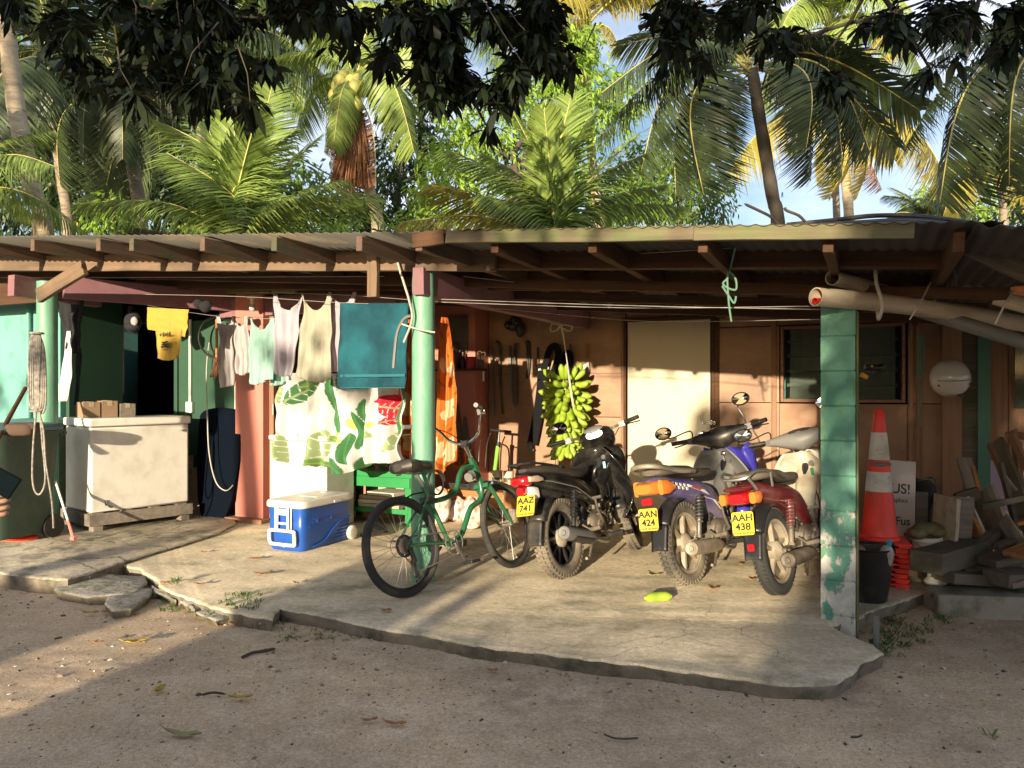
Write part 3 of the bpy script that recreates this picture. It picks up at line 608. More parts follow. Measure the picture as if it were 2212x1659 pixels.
def frond_mesh(arch,n=88,ll=.215,droop=.6,seed=0,name='f',matk='palm',fwd=.55,vee=.25,brk=0):
    sr=random.Random(seed); mb=MB()
    def c(t): return Vector((t,0,arch*4*t*(1-t)*(.6+.8*(1-t))))
    pts=[c(i/14) for i in range(15)]
    mb.cur=1; mb.tube(pts,[.0085*(1-.85*i/14)+.001 for i in range(15)],5); mb.cur=0
    for i in range(n):
        t=.13+.86*(i+.5)/n; p=c(t); d=(c(min(1,t+.02))-p).normalized() if t<.98 else (p-c(t-.02)).normalized()
        u=Vector((0,1,0)).cross(d)*-1; u=Vector((-d.z,0,d.x))
        l=ll*(.45+.55*math.sin(math.pi*min(1,(t-.08)*1.05)**.75))*sr.uniform(.85,1.08)
        if t>.9: l*=1-(t-.9)*4
        for s in(-1,1):
            if sr.random()<brk: continue
            f=fwd*(.7+.9*t)+sr.uniform(-.12,.12); dr=droop*sr.uniform(.7,1.3)
            a=(Vector((0,s,0))*(1)+d*f+u*(vee+sr.uniform(-.1,.1))).normalized()
            w_=.0074*sr.uniform(.8,1.15)
            g=Vector((0,0,-1))
            q1=p+a*l*.45+g*dr*l*.16; q2=p+a*l*.8+g*dr*l*.50; q3=p+a*l*.93+g*dr*l*.9
            sd=(d-a*d.dot(a)).normalized()*w_
            mb.add([p-sd*.6,p+sd*.6,q1+sd,q1-sd,q2+sd*.7,q2-sd*.7,q3],[(0,1,2,3),(3,2,4,5),(5,4,6)])
    me=mb.build('frond_src',[lm[matk],mt['rachis']],ang=180,frame=I4)
    d=me.data; bpy.data.objects.remove(me); return d
def fset(mk,seeds=(1,2,3)): return {
  'up':[frond_mesh(.10,n=84,ll=.25,droop=.38,seed=s,matk=mk,vee=.3,fwd=.6) for s in seeds],
  'arch':[frond_mesh(.20,ll=.24,droop=1.0,seed=s+5,matk=mk) for s in seeds],
  'hang':[frond_mesh(.28,ll=.22,droop=1.5,seed=s+9,matk=mk,vee=0,fwd=.4,brk=.04) for s in seeds]}
FS={k:fset(k) for k in('palm','palmshade','palmyel')}
FS['dry']={'hang':[frond_mesh(.12,n=60,ll=.15,droop=2.2,seed=41,matk='dry',vee=-.2,fwd=.3,brk=.25)]}; FS['dry']['arch']=FS['dry']['up']=FS['dry']['hang']
def put_frond(root,base,tip,kind,mk,roll=0):
    base=Vector(base);tip=Vector(tip); d=tip-base; Ln=d.length; x=d.normalized(); up=Vector((0,0,1)); y=up.cross(x)
    if y.length<.15: y=Vector((1,.2,0)); y=(y-x*y.dot(x))
    y.normalize(); z=x.cross(y); m=Matrix((x,y,z)).transposed().to_4x4()@Matrix.Rotation(R(roll),4,'X')
    m=m@Matrix.Diagonal((Ln,Ln,Ln,1)); m.translation=base
    o=bpy.data.objects.new('frond',rnd.choice(FS[mk][kind])); C.objects.link(o); o.parent=root; o.matrix_basis=fr[root].inverted()@m; fr[o]=m
    return o
def palm(label,trunk,Y,fronds,mk,bark='bark',r=(.16,.11),auto=None,group='coconut palms behind the roof',nuts=0,flen=4.2):
    """trunk: list of picture points top last; fronds: list of (tip x, tip y, dY, kind[,mk])"""
    pts=[pw(x,y,Y) for x,y in trunk]; base=pts[0].copy()
    if base.z>0: pts.insert(0,Vector((base.x+(base.x-pts[1].x)*.4 if len(pts)>1 else base.x,base.y,GZ-.1)))
    root=empty('coconut_palm',label,'palm tree',T(pts[0].x,pts[0].y,0),group,local=False)
    cv=curve(pts,6); k=len(cv); mb=MB(); mb.tube(cv,[(r[0]+(r[1]-r[0])*i/(k-1))*(1+.05*math.sin(i*2.1)) for i in range(k)],12); mb.build('trunk',mt[bark],root,ang=80)
    top=pts[-1]
    for f in fronds:
        x,y,dY,kind=f[:4]; tip=pw(x,y,Y+dY)
        put_frond(root,top+Vector((rnd.uniform(-.1,.1),rnd.uniform(-.1,.1),rnd.uniform(-.1,.15))),tip,kind,f[4] if len(f)>4 else mk,rnd.uniform(-25,25))
    if auto:
        n,el0,el1=auto
        for i in range(n):
            t=i/(n-1) if n>1 else 0; az=i*2.399+rnd.uniform(-.2,.2); el=R(el0+(el1-el0)*t+rnd.uniform(-8,8)); l=flen*rnd.uniform(.85,1.05)
            tip=top+Vector((math.cos(az)*math.cos(el),math.sin(az)*math.cos(el),math.sin(el)))*l*.92
            put_frond(root,top,tip,'up' if el>R(35) else ('arch' if el>R(-5) else 'hang'),mk,rnd.uniform(-20,20))
    for i in range(nuts):
        a=rnd.uniform(0,6.28); mb=MB(); q=top+Vector((math.cos(a)*rnd.uniform(.2,.5),-abs(math.sin(a))*rnd.uniform(.3,.6)-.1,rnd.uniform(-.8,.0)))
        mb.ell(q,(.15,.15,.18),10,7); mb.build('coconut',mt['nut'],root)
    return root
mt['nut']=M('yellow_green_coconut',(.42,.40,.10),.5,var=.2,bump=0)
# left: tall pale leaning trunk (crown out of frame above)
palm('tall palm with pale leaning trunk at the left edge of the photo',[(95,505),(75,430),(38,250),(18,90),(5,-120)],12,[(-150,-60,0,'arch'),(160,-80,1,'arch'),(-60,-300,1,'up'),(120,-260,-1,'arch')],'palmshade',bark='barkpale',r=(.15,.115))
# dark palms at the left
palm('shaded palm with drooping fronds right of the pale leaning trunk',[(305,520),(290,380),(258,205)],16,[(345,325,-1,'hang'),(265,345,-1.5,'hang'),(180,330,-1,'hang'),(110,230,0,'arch'),(400,300,1,'hang'),(420,200,1,'arch'),(200,90,0,'up'),(300,80,0,'up'),(60,330,0,'hang'),(380,130,1,'arch'),(230,400,-1,'hang','palmshade'),(130,400,0,'hang','palmshade')],'palmshade',auto=(8,60,-40))
palm('dark palm far left with its crown behind the pale trunk',[(150,520),(130,360),(110,150)],19,[(0,100,0,'arch'),(20,200,0,'hang'),(60,330,0,'hang'),(220,250,0,'hang'),(210,120,0,'arch'),(100,20,0,'up'),(150,330,0,'hang')],'palmshade',auto=(14,70,-60))
palm('shaded palm with high crown hidden by the mango leaves',[(470,520),(440,330),(420,120)],20,[(520,250,0,'hang'),(340,260,0,'hang'),(560,120,0,'arch'),(300,130,0,'arch'),(480,-20,0,'up')],'palmshade',auto=(14,70,-60))
# low yellow fronds at the far left
palm('low young palm at the left edge with long yellow leaflets',[(-60,560),(-70,430)],11.3,[(115,285,0,'arch'),(120,360,-.5,'hang'),(75,470,.3,'arch'),(95,500,1,'hang'),(-60,200,0,'up'),(190,510,.5,'arch')],'palm',r=(.1,.08))
# young palm centre left
palm('young palm with upright yellow-green fronds rising behind the left roof',[(510,640),(512,585)],11.5,[(430,235,.5,'up'),(505,215,0,'up'),(560,232,-.4,'up'),(640,280,.5,'arch'),(310,250,.8,'arch'),(360,330,-.5,'hang'),(620,370,.4,'arch'),(690,300,.8,'up'),(740,390,-.5,'arch'),(400,400,-.6,'hang'),(170,440,-.3,'arch'),(820,425,.2,'arch'),(590,180,1,'up'),(460,420,-.7,'hang')],'palm',r=(.16,.12))
# coconut palm with nuts
cp=palm('tall palm with a bunch of coconuts and brown hanging skirt',[(818,520),(800,420),(775,280),(768,175)],18,[(660,200,0,'arch'),(720,320,-1,'hang'),(895,330,-1,'hang'),(900,250,1,'arch'),(560,140,0,'arch'),(700,60,0,'up'),(790,10,0,'up'),(870,90,0,'up'),(640,290,.5,'hang'),(850,200,-1,'arch'),(610,60,1,'arch'),(880,20,1,'arch')],'palm',bark='barkpale',r=(.16,.11),nuts=18)
for i,(x,y) in enumerate([(715,390),(735,420),(760,415),(750,400),(700,330),(812,400),(728,350)]): put_frond(cp,pw(765,205,18),pw(x,y,17.6),'hang','dry')
for x0,x1,y0,y1 in((735,800,250,405),):
    mb=MB(); sr=random.Random(3)
    for i in range(420):
        x=sr.uniform(-1,1); a=pw(770+x*16,235+abs(x)*20+sr.uniform(0,40),17.8+sr.uniform(-.25,.25)); b=pw(757+x*38+sr.uniform(-6,6),sr.uniform(330,412),17.7+sr.uniform(-.3,.3)); mb.bar(a,b,.03,.004,(0,1,0))
    mb.build('dry_skirt',lm['dry'],cp,ang=180)
# young palm centre right
palm('large young palm with broad upright fronds in the middle behind the roof',[(1190,650),(1192,590)],11.5,[(1105,235,0,'up'),(1175,235,-.5,'up'),(1285,250,.4,'up'),(970,325,0,'arch'),(925,405,-.3,'arch','palmyel'),(1400,330,.7,'arch'),(1440,400,.5,'arch'),(870,480,0,'arch','palmyel'),(1030,420,-.5,'hang'),(1380,290,.2,'up'),(1480,450,.5,'arch'),(1040,330,.6,'arch'),(1235,205,1,'up')],'palm',r=(.16,.12))
# right palms
palm('dark palm with a ringed trunk rising over the right roof',[(1682,520),(1668,420),(1640,250),(1625,150)],15,[(1290,300,0,'arch'),(1330,100,1,'arch'),(1300,200,-1,'arch'),(1385,370,0,'hang'),(1460,420,0,'hang'),(1750,390,.5,'hang'),(1520,420,-.8,'hang'),(1880,330,0,'hang'),(1990,240,1,'arch'),(1780,80,0,'arch'),(1500,20,0,'up'),(1640,-60,0,'up'),(1880,160,1,'arch'),(1940,320,1,'hang'),(1580,330,1,'hang'),(1740,330,-1,'hang'),(1430,60,1,'arch'),(1760,-40,1,'up'),(1820,380,-.5,'hang'),(1400,200,0,'hang'),(1560,400,0,'hang')],'palmshade',bark='barkdark',r=(.14,.11))
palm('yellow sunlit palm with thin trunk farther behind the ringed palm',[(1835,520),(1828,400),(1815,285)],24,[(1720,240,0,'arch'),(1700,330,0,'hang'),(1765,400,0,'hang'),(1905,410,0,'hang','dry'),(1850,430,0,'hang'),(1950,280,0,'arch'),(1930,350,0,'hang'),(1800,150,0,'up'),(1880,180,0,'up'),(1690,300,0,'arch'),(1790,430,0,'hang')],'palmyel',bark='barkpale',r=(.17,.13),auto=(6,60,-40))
palm('palm at the right edge with long dark drooping fronds',[(2330,540),(2290,330),(2255,130)],13,[(1960,90,1,'arch'),(1965,170,0,'arch'),(1955,320,0,'arch'),(2030,440,0,'hang'),(2120,440,0,'hang'),(2100,-10,1,'up'),(2180,400,-.5,'hang'),(2250,-80,0,'up'),(2060,240,1,'hang'),(2230,420,0,'hang')],'palmshade',r=(.16,.13))
palm('small yellow palm over the far trees at the right',[(2170,520),(2165,430),(2150,385)],26,[(2050,370,0,'arch'),(2230,330,0,'arch'),(2100,330,0,'arch'),(2080,440,0,'hang'),(2230,460,0,'hang'),(1990,380,0,'arch')],'palmyel',auto=(10,60,-40),flen=2.6)
palm('palm with yellow fronds high behind the bright green tree',[(1300,560),(1275,300),(1265,60)],22,[(1180,-20,0,'arch'),(1340,120,0,'hang'),(1220,120,0,'hang'),(1320,10,0,'arch'),(1260,-60,0,'up')],'palmyel',bark='barkpale',auto=(8,60,-30))
for i,(x,y,Y,lb) in enumerate(((900,60,26,'distant palm crown between the mango leaves and the bright tree'),(560,60,24,'distant palm high behind the mango leaves at the left'),(1790,60,30,'distant palm crown high behind the ringed palm'),(2000,480,30,'distant dark palm low at the right'))):
    palm(lb,[(x+20,540),(x,y)],Y,[],'palm' if i!=3 else 'palmshade',auto=(16,65,-50),flen=4.5 if i<3 else 2.5)
# broadleaf trees
def leaves(mb,lobes,Y,dens,ls,seed,shell=.5,droop=.5,lw=.32,k=6,cl=.8):
    sr=random.Random(seed)
    for (x,y,rx,ry,dY) in lobes:
        c=pw(x,y,Y+dY); sx=rx/F0*(Y+dY); sz=ry/F0*(Y+dY); sy=(sx+sz)/2
        n=int(dens*rx*ry/1000)
        for i in range(n):
            a=sr.uniform(0,6.283); b=math.asin(sr.uniform(-1,1)); r=(shell+(1-shell)*sr.random())*(1+.25*mnoise.noise(Vector((math.cos(a)*2+x,math.sin(a)*2,b*2+y))))
            nrm=Vector((math.cos(a)*math.cos(b),math.sin(a)*math.cos(b),math.sin(b)))
            p=c+Vector((nrm.x*sx*r,nrm.y*sy*r,nrm.z*sz*r))
            for j in range(k):
                q=p+Vector((sr.uniform(-1,1),sr.uniform(-1,1),sr.uniform(-1,1)))*ls*cl
                d=(nrm*.6+Vector((sr.uniform(-1,1),sr.uniform(-1,1),sr.uniform(-1,.6)-droop))).normalized()
                s_=d.cross(Vector((sr.uniform(-1,1),sr.uniform(-1,1),sr.uniform(.2,1)))).normalized()*ls*lw*.5; l=ls*sr.uniform(.7,1.2)
                m_=d*l*.5+Vector((0,0,-.06*ls)); 
                mb.add([q,q+m_+s_,q+d*l+Vector((0,0,-.2*ls)),q+m_-s_],[(0,1,2),(0,2,3)])
def tree(label,cat,tr,lobes,Y,mk,dens=7,ls=.26,seed=1,group='leafy trees behind the roof',shell=.45,bark='barkdark',tw=.14,**kw):
    pts=[pw(x,y,Y) for x,y in tr]; pts.insert(0,Vector((pts[0].x,pts[0].y,GZ-.2)))
    root=empty('leafy_tree',label,cat,T(pts[0].x,pts[0].y,0),group,local=False)
    mb=MB(); cv=curve(pts,5); mb.tube(cv,[tw*(1-.7*i/(len(cv)-1)) for i in range(len(cv))],8); sr=random.Random(seed)
    for (x,y,rx,ry,dY) in lobes:
        a=cv[int(len(cv)*sr.uniform(.45,.95))]; b=pw(x,y,Y+dY); m_=(a+b)/2+Vector((0,0,-.2)); mb.tube([a,m_,b],[tw*.35,tw*.22,tw*.06],6)
    mb.build('trunk',mt[bark],root,ang=80)
    mb=MB(); leaves(mb,lobes,Y,dens,ls,seed,shell,**kw); mb.build('crown',lm[mk],root,ang=180); return root
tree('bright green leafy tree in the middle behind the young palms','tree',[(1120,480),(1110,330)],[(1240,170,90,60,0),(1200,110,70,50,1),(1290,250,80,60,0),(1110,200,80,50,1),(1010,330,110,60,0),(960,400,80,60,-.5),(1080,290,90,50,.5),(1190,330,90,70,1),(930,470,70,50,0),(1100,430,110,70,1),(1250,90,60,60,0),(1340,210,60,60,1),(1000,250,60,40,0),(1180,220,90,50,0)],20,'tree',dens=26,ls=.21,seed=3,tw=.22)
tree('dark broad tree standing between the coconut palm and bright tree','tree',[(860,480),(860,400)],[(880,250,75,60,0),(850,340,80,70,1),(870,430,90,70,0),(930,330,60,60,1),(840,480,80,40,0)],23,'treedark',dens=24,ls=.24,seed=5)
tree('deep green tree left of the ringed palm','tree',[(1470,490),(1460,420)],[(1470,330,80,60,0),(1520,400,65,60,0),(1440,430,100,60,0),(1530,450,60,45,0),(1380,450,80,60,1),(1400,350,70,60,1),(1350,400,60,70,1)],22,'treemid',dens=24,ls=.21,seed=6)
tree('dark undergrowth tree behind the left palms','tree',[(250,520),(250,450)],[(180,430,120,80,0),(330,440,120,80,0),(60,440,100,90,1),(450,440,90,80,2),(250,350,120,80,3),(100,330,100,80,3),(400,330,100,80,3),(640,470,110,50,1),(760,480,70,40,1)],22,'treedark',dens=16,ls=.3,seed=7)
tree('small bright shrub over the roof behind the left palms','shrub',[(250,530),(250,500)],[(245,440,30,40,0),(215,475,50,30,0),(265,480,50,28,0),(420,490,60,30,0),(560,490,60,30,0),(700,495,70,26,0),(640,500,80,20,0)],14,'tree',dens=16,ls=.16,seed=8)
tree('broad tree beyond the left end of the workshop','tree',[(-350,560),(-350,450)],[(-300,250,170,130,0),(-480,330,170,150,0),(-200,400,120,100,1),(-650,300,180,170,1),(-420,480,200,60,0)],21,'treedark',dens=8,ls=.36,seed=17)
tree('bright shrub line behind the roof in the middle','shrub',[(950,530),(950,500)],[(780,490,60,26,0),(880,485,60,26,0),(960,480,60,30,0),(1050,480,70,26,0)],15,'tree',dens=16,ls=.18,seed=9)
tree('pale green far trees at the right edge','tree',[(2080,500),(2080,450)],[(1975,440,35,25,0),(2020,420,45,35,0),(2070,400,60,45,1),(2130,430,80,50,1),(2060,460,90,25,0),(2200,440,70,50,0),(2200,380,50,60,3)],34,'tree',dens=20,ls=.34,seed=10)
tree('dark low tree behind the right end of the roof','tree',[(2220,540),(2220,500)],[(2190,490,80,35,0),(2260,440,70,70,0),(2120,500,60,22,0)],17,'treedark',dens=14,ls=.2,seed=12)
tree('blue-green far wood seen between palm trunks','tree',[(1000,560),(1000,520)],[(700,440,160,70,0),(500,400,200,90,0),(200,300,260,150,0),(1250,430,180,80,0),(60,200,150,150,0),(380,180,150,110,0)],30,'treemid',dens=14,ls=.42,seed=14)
# ---------------------------------------------------------------- the mango tree over the camera
mango=empty('mango_tree','dark mango tree whose leafy branches hang into the top of the photo','tree',T(ws(3.4,-3.5)),local=False)
mb=MB(); b0=ws(3.4,-3.5,GZ-.1); mb.tube(curve([b0,ws(3.3,-3.4,1.5),ws(3.0,-3.2,3.4),ws(2.0,-2.6,5.2),ws(0,-1,6.6)],5),[.3,.29,.28,.28,.27,.26,.26,.25,.24,.24,.22,.2,.2,.18,.17,.16,.15,.14,.13,.12,.1],12)
mb.build('trunk',mt['barkdark'],mango,ang=80)
def mleaves(mb,p,n,sr,ls=.150,spread=1.0):
    for j in range(n):
        a=sr.uniform(0,6.283); e=sr.uniform(-1.2,.7)
        d=Vector((math.cos(a)*math.cos(e)*spread,math.sin(a)*math.cos(e)*spread,math.sin(e)-.25)).normalized(); l=ls*sr.uniform(.7,1.25)
        s_=d.cross(Vector((sr.uniform(-.5,.5),sr.uniform(-.5,.5),1)))
        if s_.length<.1: s_=Vector((1,0,0))
        s_=s_.normalized()*l*.15; q=p+Vector((sr.uniform(-1,1),sr.uniform(-1,1),sr.uniform(-1,1)))*.03; g=Vector((0,0,-.10*l))
        mb.add([q,q+d*l*.3+s_*.8,q+d*l*.3-s_*.8,q+d*l*.65+s_+g,q+d*l*.65-s_+g,q+d*l+g*3],[(0,1,2),(1,3,4,2),(3,5,4)])
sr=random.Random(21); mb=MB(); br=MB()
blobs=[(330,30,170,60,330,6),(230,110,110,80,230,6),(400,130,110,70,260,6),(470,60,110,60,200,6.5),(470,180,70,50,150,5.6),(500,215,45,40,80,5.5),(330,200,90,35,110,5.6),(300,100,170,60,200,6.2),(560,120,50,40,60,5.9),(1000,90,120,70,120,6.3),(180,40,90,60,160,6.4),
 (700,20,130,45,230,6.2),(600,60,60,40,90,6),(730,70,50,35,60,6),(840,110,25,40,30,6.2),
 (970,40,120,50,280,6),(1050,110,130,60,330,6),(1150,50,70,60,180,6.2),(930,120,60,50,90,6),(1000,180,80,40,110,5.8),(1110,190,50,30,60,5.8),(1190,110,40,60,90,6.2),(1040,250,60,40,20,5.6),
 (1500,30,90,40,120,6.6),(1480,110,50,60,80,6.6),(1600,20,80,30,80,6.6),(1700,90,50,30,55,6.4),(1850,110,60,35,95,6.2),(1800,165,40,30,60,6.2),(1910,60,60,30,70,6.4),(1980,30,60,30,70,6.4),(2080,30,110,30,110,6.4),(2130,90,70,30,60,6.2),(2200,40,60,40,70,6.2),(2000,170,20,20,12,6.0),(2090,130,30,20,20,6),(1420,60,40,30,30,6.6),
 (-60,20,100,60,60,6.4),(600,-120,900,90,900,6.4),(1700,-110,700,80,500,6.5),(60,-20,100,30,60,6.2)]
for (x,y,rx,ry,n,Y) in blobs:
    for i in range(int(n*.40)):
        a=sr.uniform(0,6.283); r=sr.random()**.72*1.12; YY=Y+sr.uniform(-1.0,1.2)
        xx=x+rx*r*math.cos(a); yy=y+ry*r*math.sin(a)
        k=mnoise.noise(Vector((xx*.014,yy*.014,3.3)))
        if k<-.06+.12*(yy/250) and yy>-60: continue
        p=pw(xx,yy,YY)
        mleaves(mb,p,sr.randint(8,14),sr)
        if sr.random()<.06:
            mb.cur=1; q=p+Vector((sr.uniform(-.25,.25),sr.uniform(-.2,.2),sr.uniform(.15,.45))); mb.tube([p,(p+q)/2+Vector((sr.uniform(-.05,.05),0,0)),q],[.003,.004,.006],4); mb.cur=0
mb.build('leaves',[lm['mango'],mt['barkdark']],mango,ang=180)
for pl,Y in (([(1000,-60),(985,60),(960,160),(930,225)],6),([(985,110),(1030,230),(1050,270)],5.9),([(1180,-60),(1130,60),(1080,150)],6),([(1890,-60),(1840,40),(1760,150)],6.3),([(1900,-20),(1980,100),(2020,170)],6.2),([(2130,-60),(2100,60),(2085,140)],6.2),([(480,-60),(450,80),(500,200)],6),([(300,-60),(280,80),(240,170)],6),([(720,-60),(700,40),(740,110)],6.2),([(1500,-60),(1490,70),(1470,150)],6.6),([(60,-60),(330,20),(600,40)],6.2),([(1380,60),(1500,20),(1650,-10)],6.7),([(1700,100),(1800,60),(1950,20),(2100,-40)],6.4)):
    br=MB(); br.tube(curve([pw(x,y,Y) for x,y in pl],5),[.022*(1-.75*i/((len(pl)-1)*5)) for i in range((len(pl)-1)*5+1)],6); br.build('branch',mt['barkdark'],mango,ang=80)
# the unseen part of its crown, shaped to shade those branches and the yard
def cloudleaves(mb,lobes,sr,ls=.26,k=7):
    for (wv,s,z,rw,rs,rz,n) in lobes:
        for i in range(n):
            a=sr.uniform(0,6.283); b=math.asin(sr.uniform(-1,1)); r=sr.random()**.4
            p=ws(wv+rw*r*math.cos(a)*math.cos(b),s+rs*r*math.sin(a)*math.cos(b),z+.10+rz*r*math.sin(b))
            mleaves(mb,p,k,sr,ls,1.2)
mb=MB(); cloudleaves(mb,[(-9,-2,5.0,3.2,1.4,1.0,300),(-4,-2,5.1,3.2,1.4,1.0,330),(0,-2,5.1,3.2,1.4,1.1,330),(4,-2.5,4.9,3,1.4,1.3,320),(-13,-2,5.2,2.5,1.3,1.0,160)],sr); mb.build('crown_behind',lm['mango'],mango,ang=180)
# other unseen planting behind the camera, crowns shaped to dapple and shade the yard
def yardtree(label,wv,s,lobes,seed,mk='mango',ls=.26,tz=3,k=7):
    sr=random.Random(seed); root=empty('yard_tree',label,'tree',T(ws(wv,s)),'trees behind the camera',local=False)
    mb=MB(); mb.tube(curve([ws(wv,s,GZ-.1),ws(wv+.1,s,tz*.5),ws(wv-.1,s,tz)],4),.13,8); mb.build('trunk',mt['barkdark'],root,ang=80)
    mb=MB(); cloudleaves(mb,lobes,sr,ls,k); mb.build('crown',lm[mk],root,ang=180)
yardtree('leafy tree behind the camera to the right',3.5,-8,[(3.4,-8,2.6,2.8,1.6,2.0,620),(6.4,-8,2.4,2.4,1.6,2.0,260),(.95,-8,3.6,1.0,.9,.9,230),(.80,-8,2.5,.75,.9,1.2,230),(1.0,-8,4.5,1.2,.9,.7,120),(-.9,-8.3,3.3,.35,.5,.45,26),(9,-8,3,3,2,3,200),(-1,-8,4.25,1.4,.6,.22,45),(.35,-8,1.85,.5,.6,.28,70)],51)
yardtree('tall unseen leafy tree added behind the camera to shade the palms',1.0,-12,[(-.5,-12,11,2.6,1.5,2.6,420),(3,-12,10.5,3.5,1.5,3.5,800),(8,-12,9.5,3.5,1.5,4,700),(-11,-12,10.5,3.0,1.5,2.6,500)],52,tz=8,ls=.34)  # added tree, its high crown placed to shade the palms
yardtree('open leafy tree behind the camera to the left',-5.4,-9,[(-4.2,-9,3.7,.9,.6,.35,8),(-5.6,-9,3.6,.5,.5,.3,3),(-9.2,-9,3.4,1.6,.8,1.0,60),(-11,-9,9,3,1.5,1.6,90)],53,tz=4)
# unseen wall and gate pieces added to shape the shadow on the yard
def wsbox(w0,w1,s,z1,th,name,label,cat,mat):
    a=ws((w0+w1)/2,s); mb=MB(); mb.box((0,0,(z1+GZ-.05)/2),(w1-w0,th,z1-GZ+.05)); o=mb.build(name,mat,frame=T(a)@RZ(-SUN_AZ),bevel=.01); tag(o,label,cat); return o
wsbox(-1.95,9,-8,1.78,.18,'shade_wall','low unseen block wall added behind the camera to shade the foreground','wall',mt['concrete_block'])
wsbox(-3.32,-2.22,-8,1.98,.2,'shade_pier','wide unseen pier added beside the low wall to lengthen its shadow','gate pier',mt['concrete_block'])
wsbox(-16,-4.0,-8.4,1.78,.2,'shade_wall','second unseen block wall added for shade, beyond a gap for the sun','wall',mt['concrete_block'])
wsbox(-2.14,-1.99,-7.7,1.90,.15,'shade_post','narrow unseen post added beside the pier to bound a streak of sun','post',mt['concrete_block'])
wsbox(-2.24,-1.94,-7.9,1.77,.06,'shade_panel','low unseen panel added to close the light gap beside the pier','gate',mt['darkbeam'])
# ---------------------------------------------------------------- motorcycles
def rotax(m,pt,ax,deg): return T(pt)@Matrix.Rotation(R(deg),4,Vector(ax))@T(-Vector(pt))
def mwheel(root,name,c,st,fm=I4,front=False):
    c=Vector(c); Rw=.285; rt=.046 if not st.get('fat') else .050
    mb=MB(); mb.m=fm; mb.ring(c,(0,1,0),Rw-rt,rt,48,12)
    if st.get('knob'):
        n=46
        for i in range(n):
            a=2*math.pi*i/n
            for yy,off in((-.034,0),(0,.5),(.034,0)):
                a2=a+off*2*math.pi/n; rr=Rw-.004-(.012 if yy else 0)
                p=c+Vector((math.cos(a2)*rr,yy,math.sin(a2)*rr)); mb.box(p,(.020,.024,.026),Matrix.Rotation(-a2,4,'Y')@Matrix.Rotation(R(90),4,'Y'))
    else:
        n=60
        for i in range(n):
            a=2*math.pi*i/n
            for yy in(-.022,.022):
                a2=a+(math.pi/n if yy>0 else 0); rr=Rw-.003
                p=c+Vector((math.cos(a2)*rr,yy,math.sin(a2)*rr)); mb.box(p,(.014,.022,.010),Matrix.Rotation(-a2,4,'Y')@Matrix.Rotation(R(90),4,'Y'))
    w=mb.build(name,mt[st['tyre']],root,ang=50)
    mb=MB(); mb.m=fm
    for yy in(-.026,.026): mb.ring(c+Vector((0,yy,0)),(0,1,0),.208,.009,40,6)
    mb.lathe([(.200,-.026),(.196,0),(.200,.026),(.190,.026),(.184,0),(.190,-.026),(.200,-.026)],40,T(c)@RX(90))
    ns_=st.get('spokes',6)
    for i in range(ns_):
        a=2*math.pi*i/ns_+.3
        for k in(-1,1) if st.get('twin') else (0,):
            a1=a+k*.28; a0=a+k*.05
            mb.bar(c+Vector((math.cos(a0)*.03,0,math.sin(a0)*.03)),c+Vector((math.cos(a1)*.192,0,math.sin(a1)*.192)),.030 if not st.get('twin') else .02,.022)
    mb.build('rim',mt[st['rim']],w,ang=40)
    mb=MB(); mb.m=fm
    if front: mb.lathe([(.10,-.002),(.10,.002)],28,T(c+Vector((0,-.055,0)))@RX(90)); mb.lathe([(.03,-.075),(.03,.07)],16,T(c)@RX(90)); mb.ring(c+Vector((0,-.056,0)),(0,1,0),.075,.004,24,5)
    else: mb.lathe([(.02,-.075),(.062,-.062),(.066,-.02),(.066,.03),(.02,.06)],24,T(c)@RX(90))
    mb.build('hub',mt['alloy' if not front else 'steel'],w,ang=40)
    return w
def arcsheet(mb,c,r,a0,a1,hw,n=16,flare=0):
    # a mudguard: arc about c in the x-z plane
    def fn(s,t):
        a=R(a0+(a1-a0)*s); y=(t*2-1); rr=r-.02*y*y*1.6; return (c[0]+math.cos(a)*rr,y*(hw+flare*s),c[2]+math.sin(a)*rr)
    mb.grid(fn,n,8)
def numplate(root,frame,lines,tm,w=.145,h=.145):
    mb=MB(); mb.m=frame
    ol=[]
    r=.015
    for cx,cy,a in((w/2-r,h/2-r,0),(-w/2+r,h/2-r,90),(-w/2+r,-h/2+r,180),(w/2-r,-h/2+r,270)):
        for k in range(5): ol.append((cx+r*math.cos(R(a+k*22.5)),cy+r*math.sin(R(a+k*22.5))))
    mb.prism(ol,.003); pl=mb.build('number_plate',mt['plate'],root)
    text(lines[0],.060,mt['ink'],pl,frame@T(0,.034,.0036),off=.0018,ext=.0006,sx=1.12); text(lines[1],.060,mt['ink'],pl,frame@T(0,-.022,.0036),off=.0018,ext=.0006,sx=1.12)
    text(lines[2],.016,mt['ink'],pl,frame@T(0,-.060,.0036),off=.0004,ext=.0006,sx=1.25)
    mb=MB(); mb.m=frame
    for x in(-.06,.06): mb.cyl((x,.036,.003),(x,.036,.007),.006,n=8)
    mb.build('bolt',mt['steel'],pl)
    return pl
def sq(root,name,secs,mat,n=18,e=.75,ax='x',sub=0,fm=I4,**k):
    mb=MB(); mb.m=fm; mb.loft(secs,n,e,ax); return mb.build(name,mt[mat] if isinstance(mat,str) else mat,root,ang=50,sub=sub,**k)
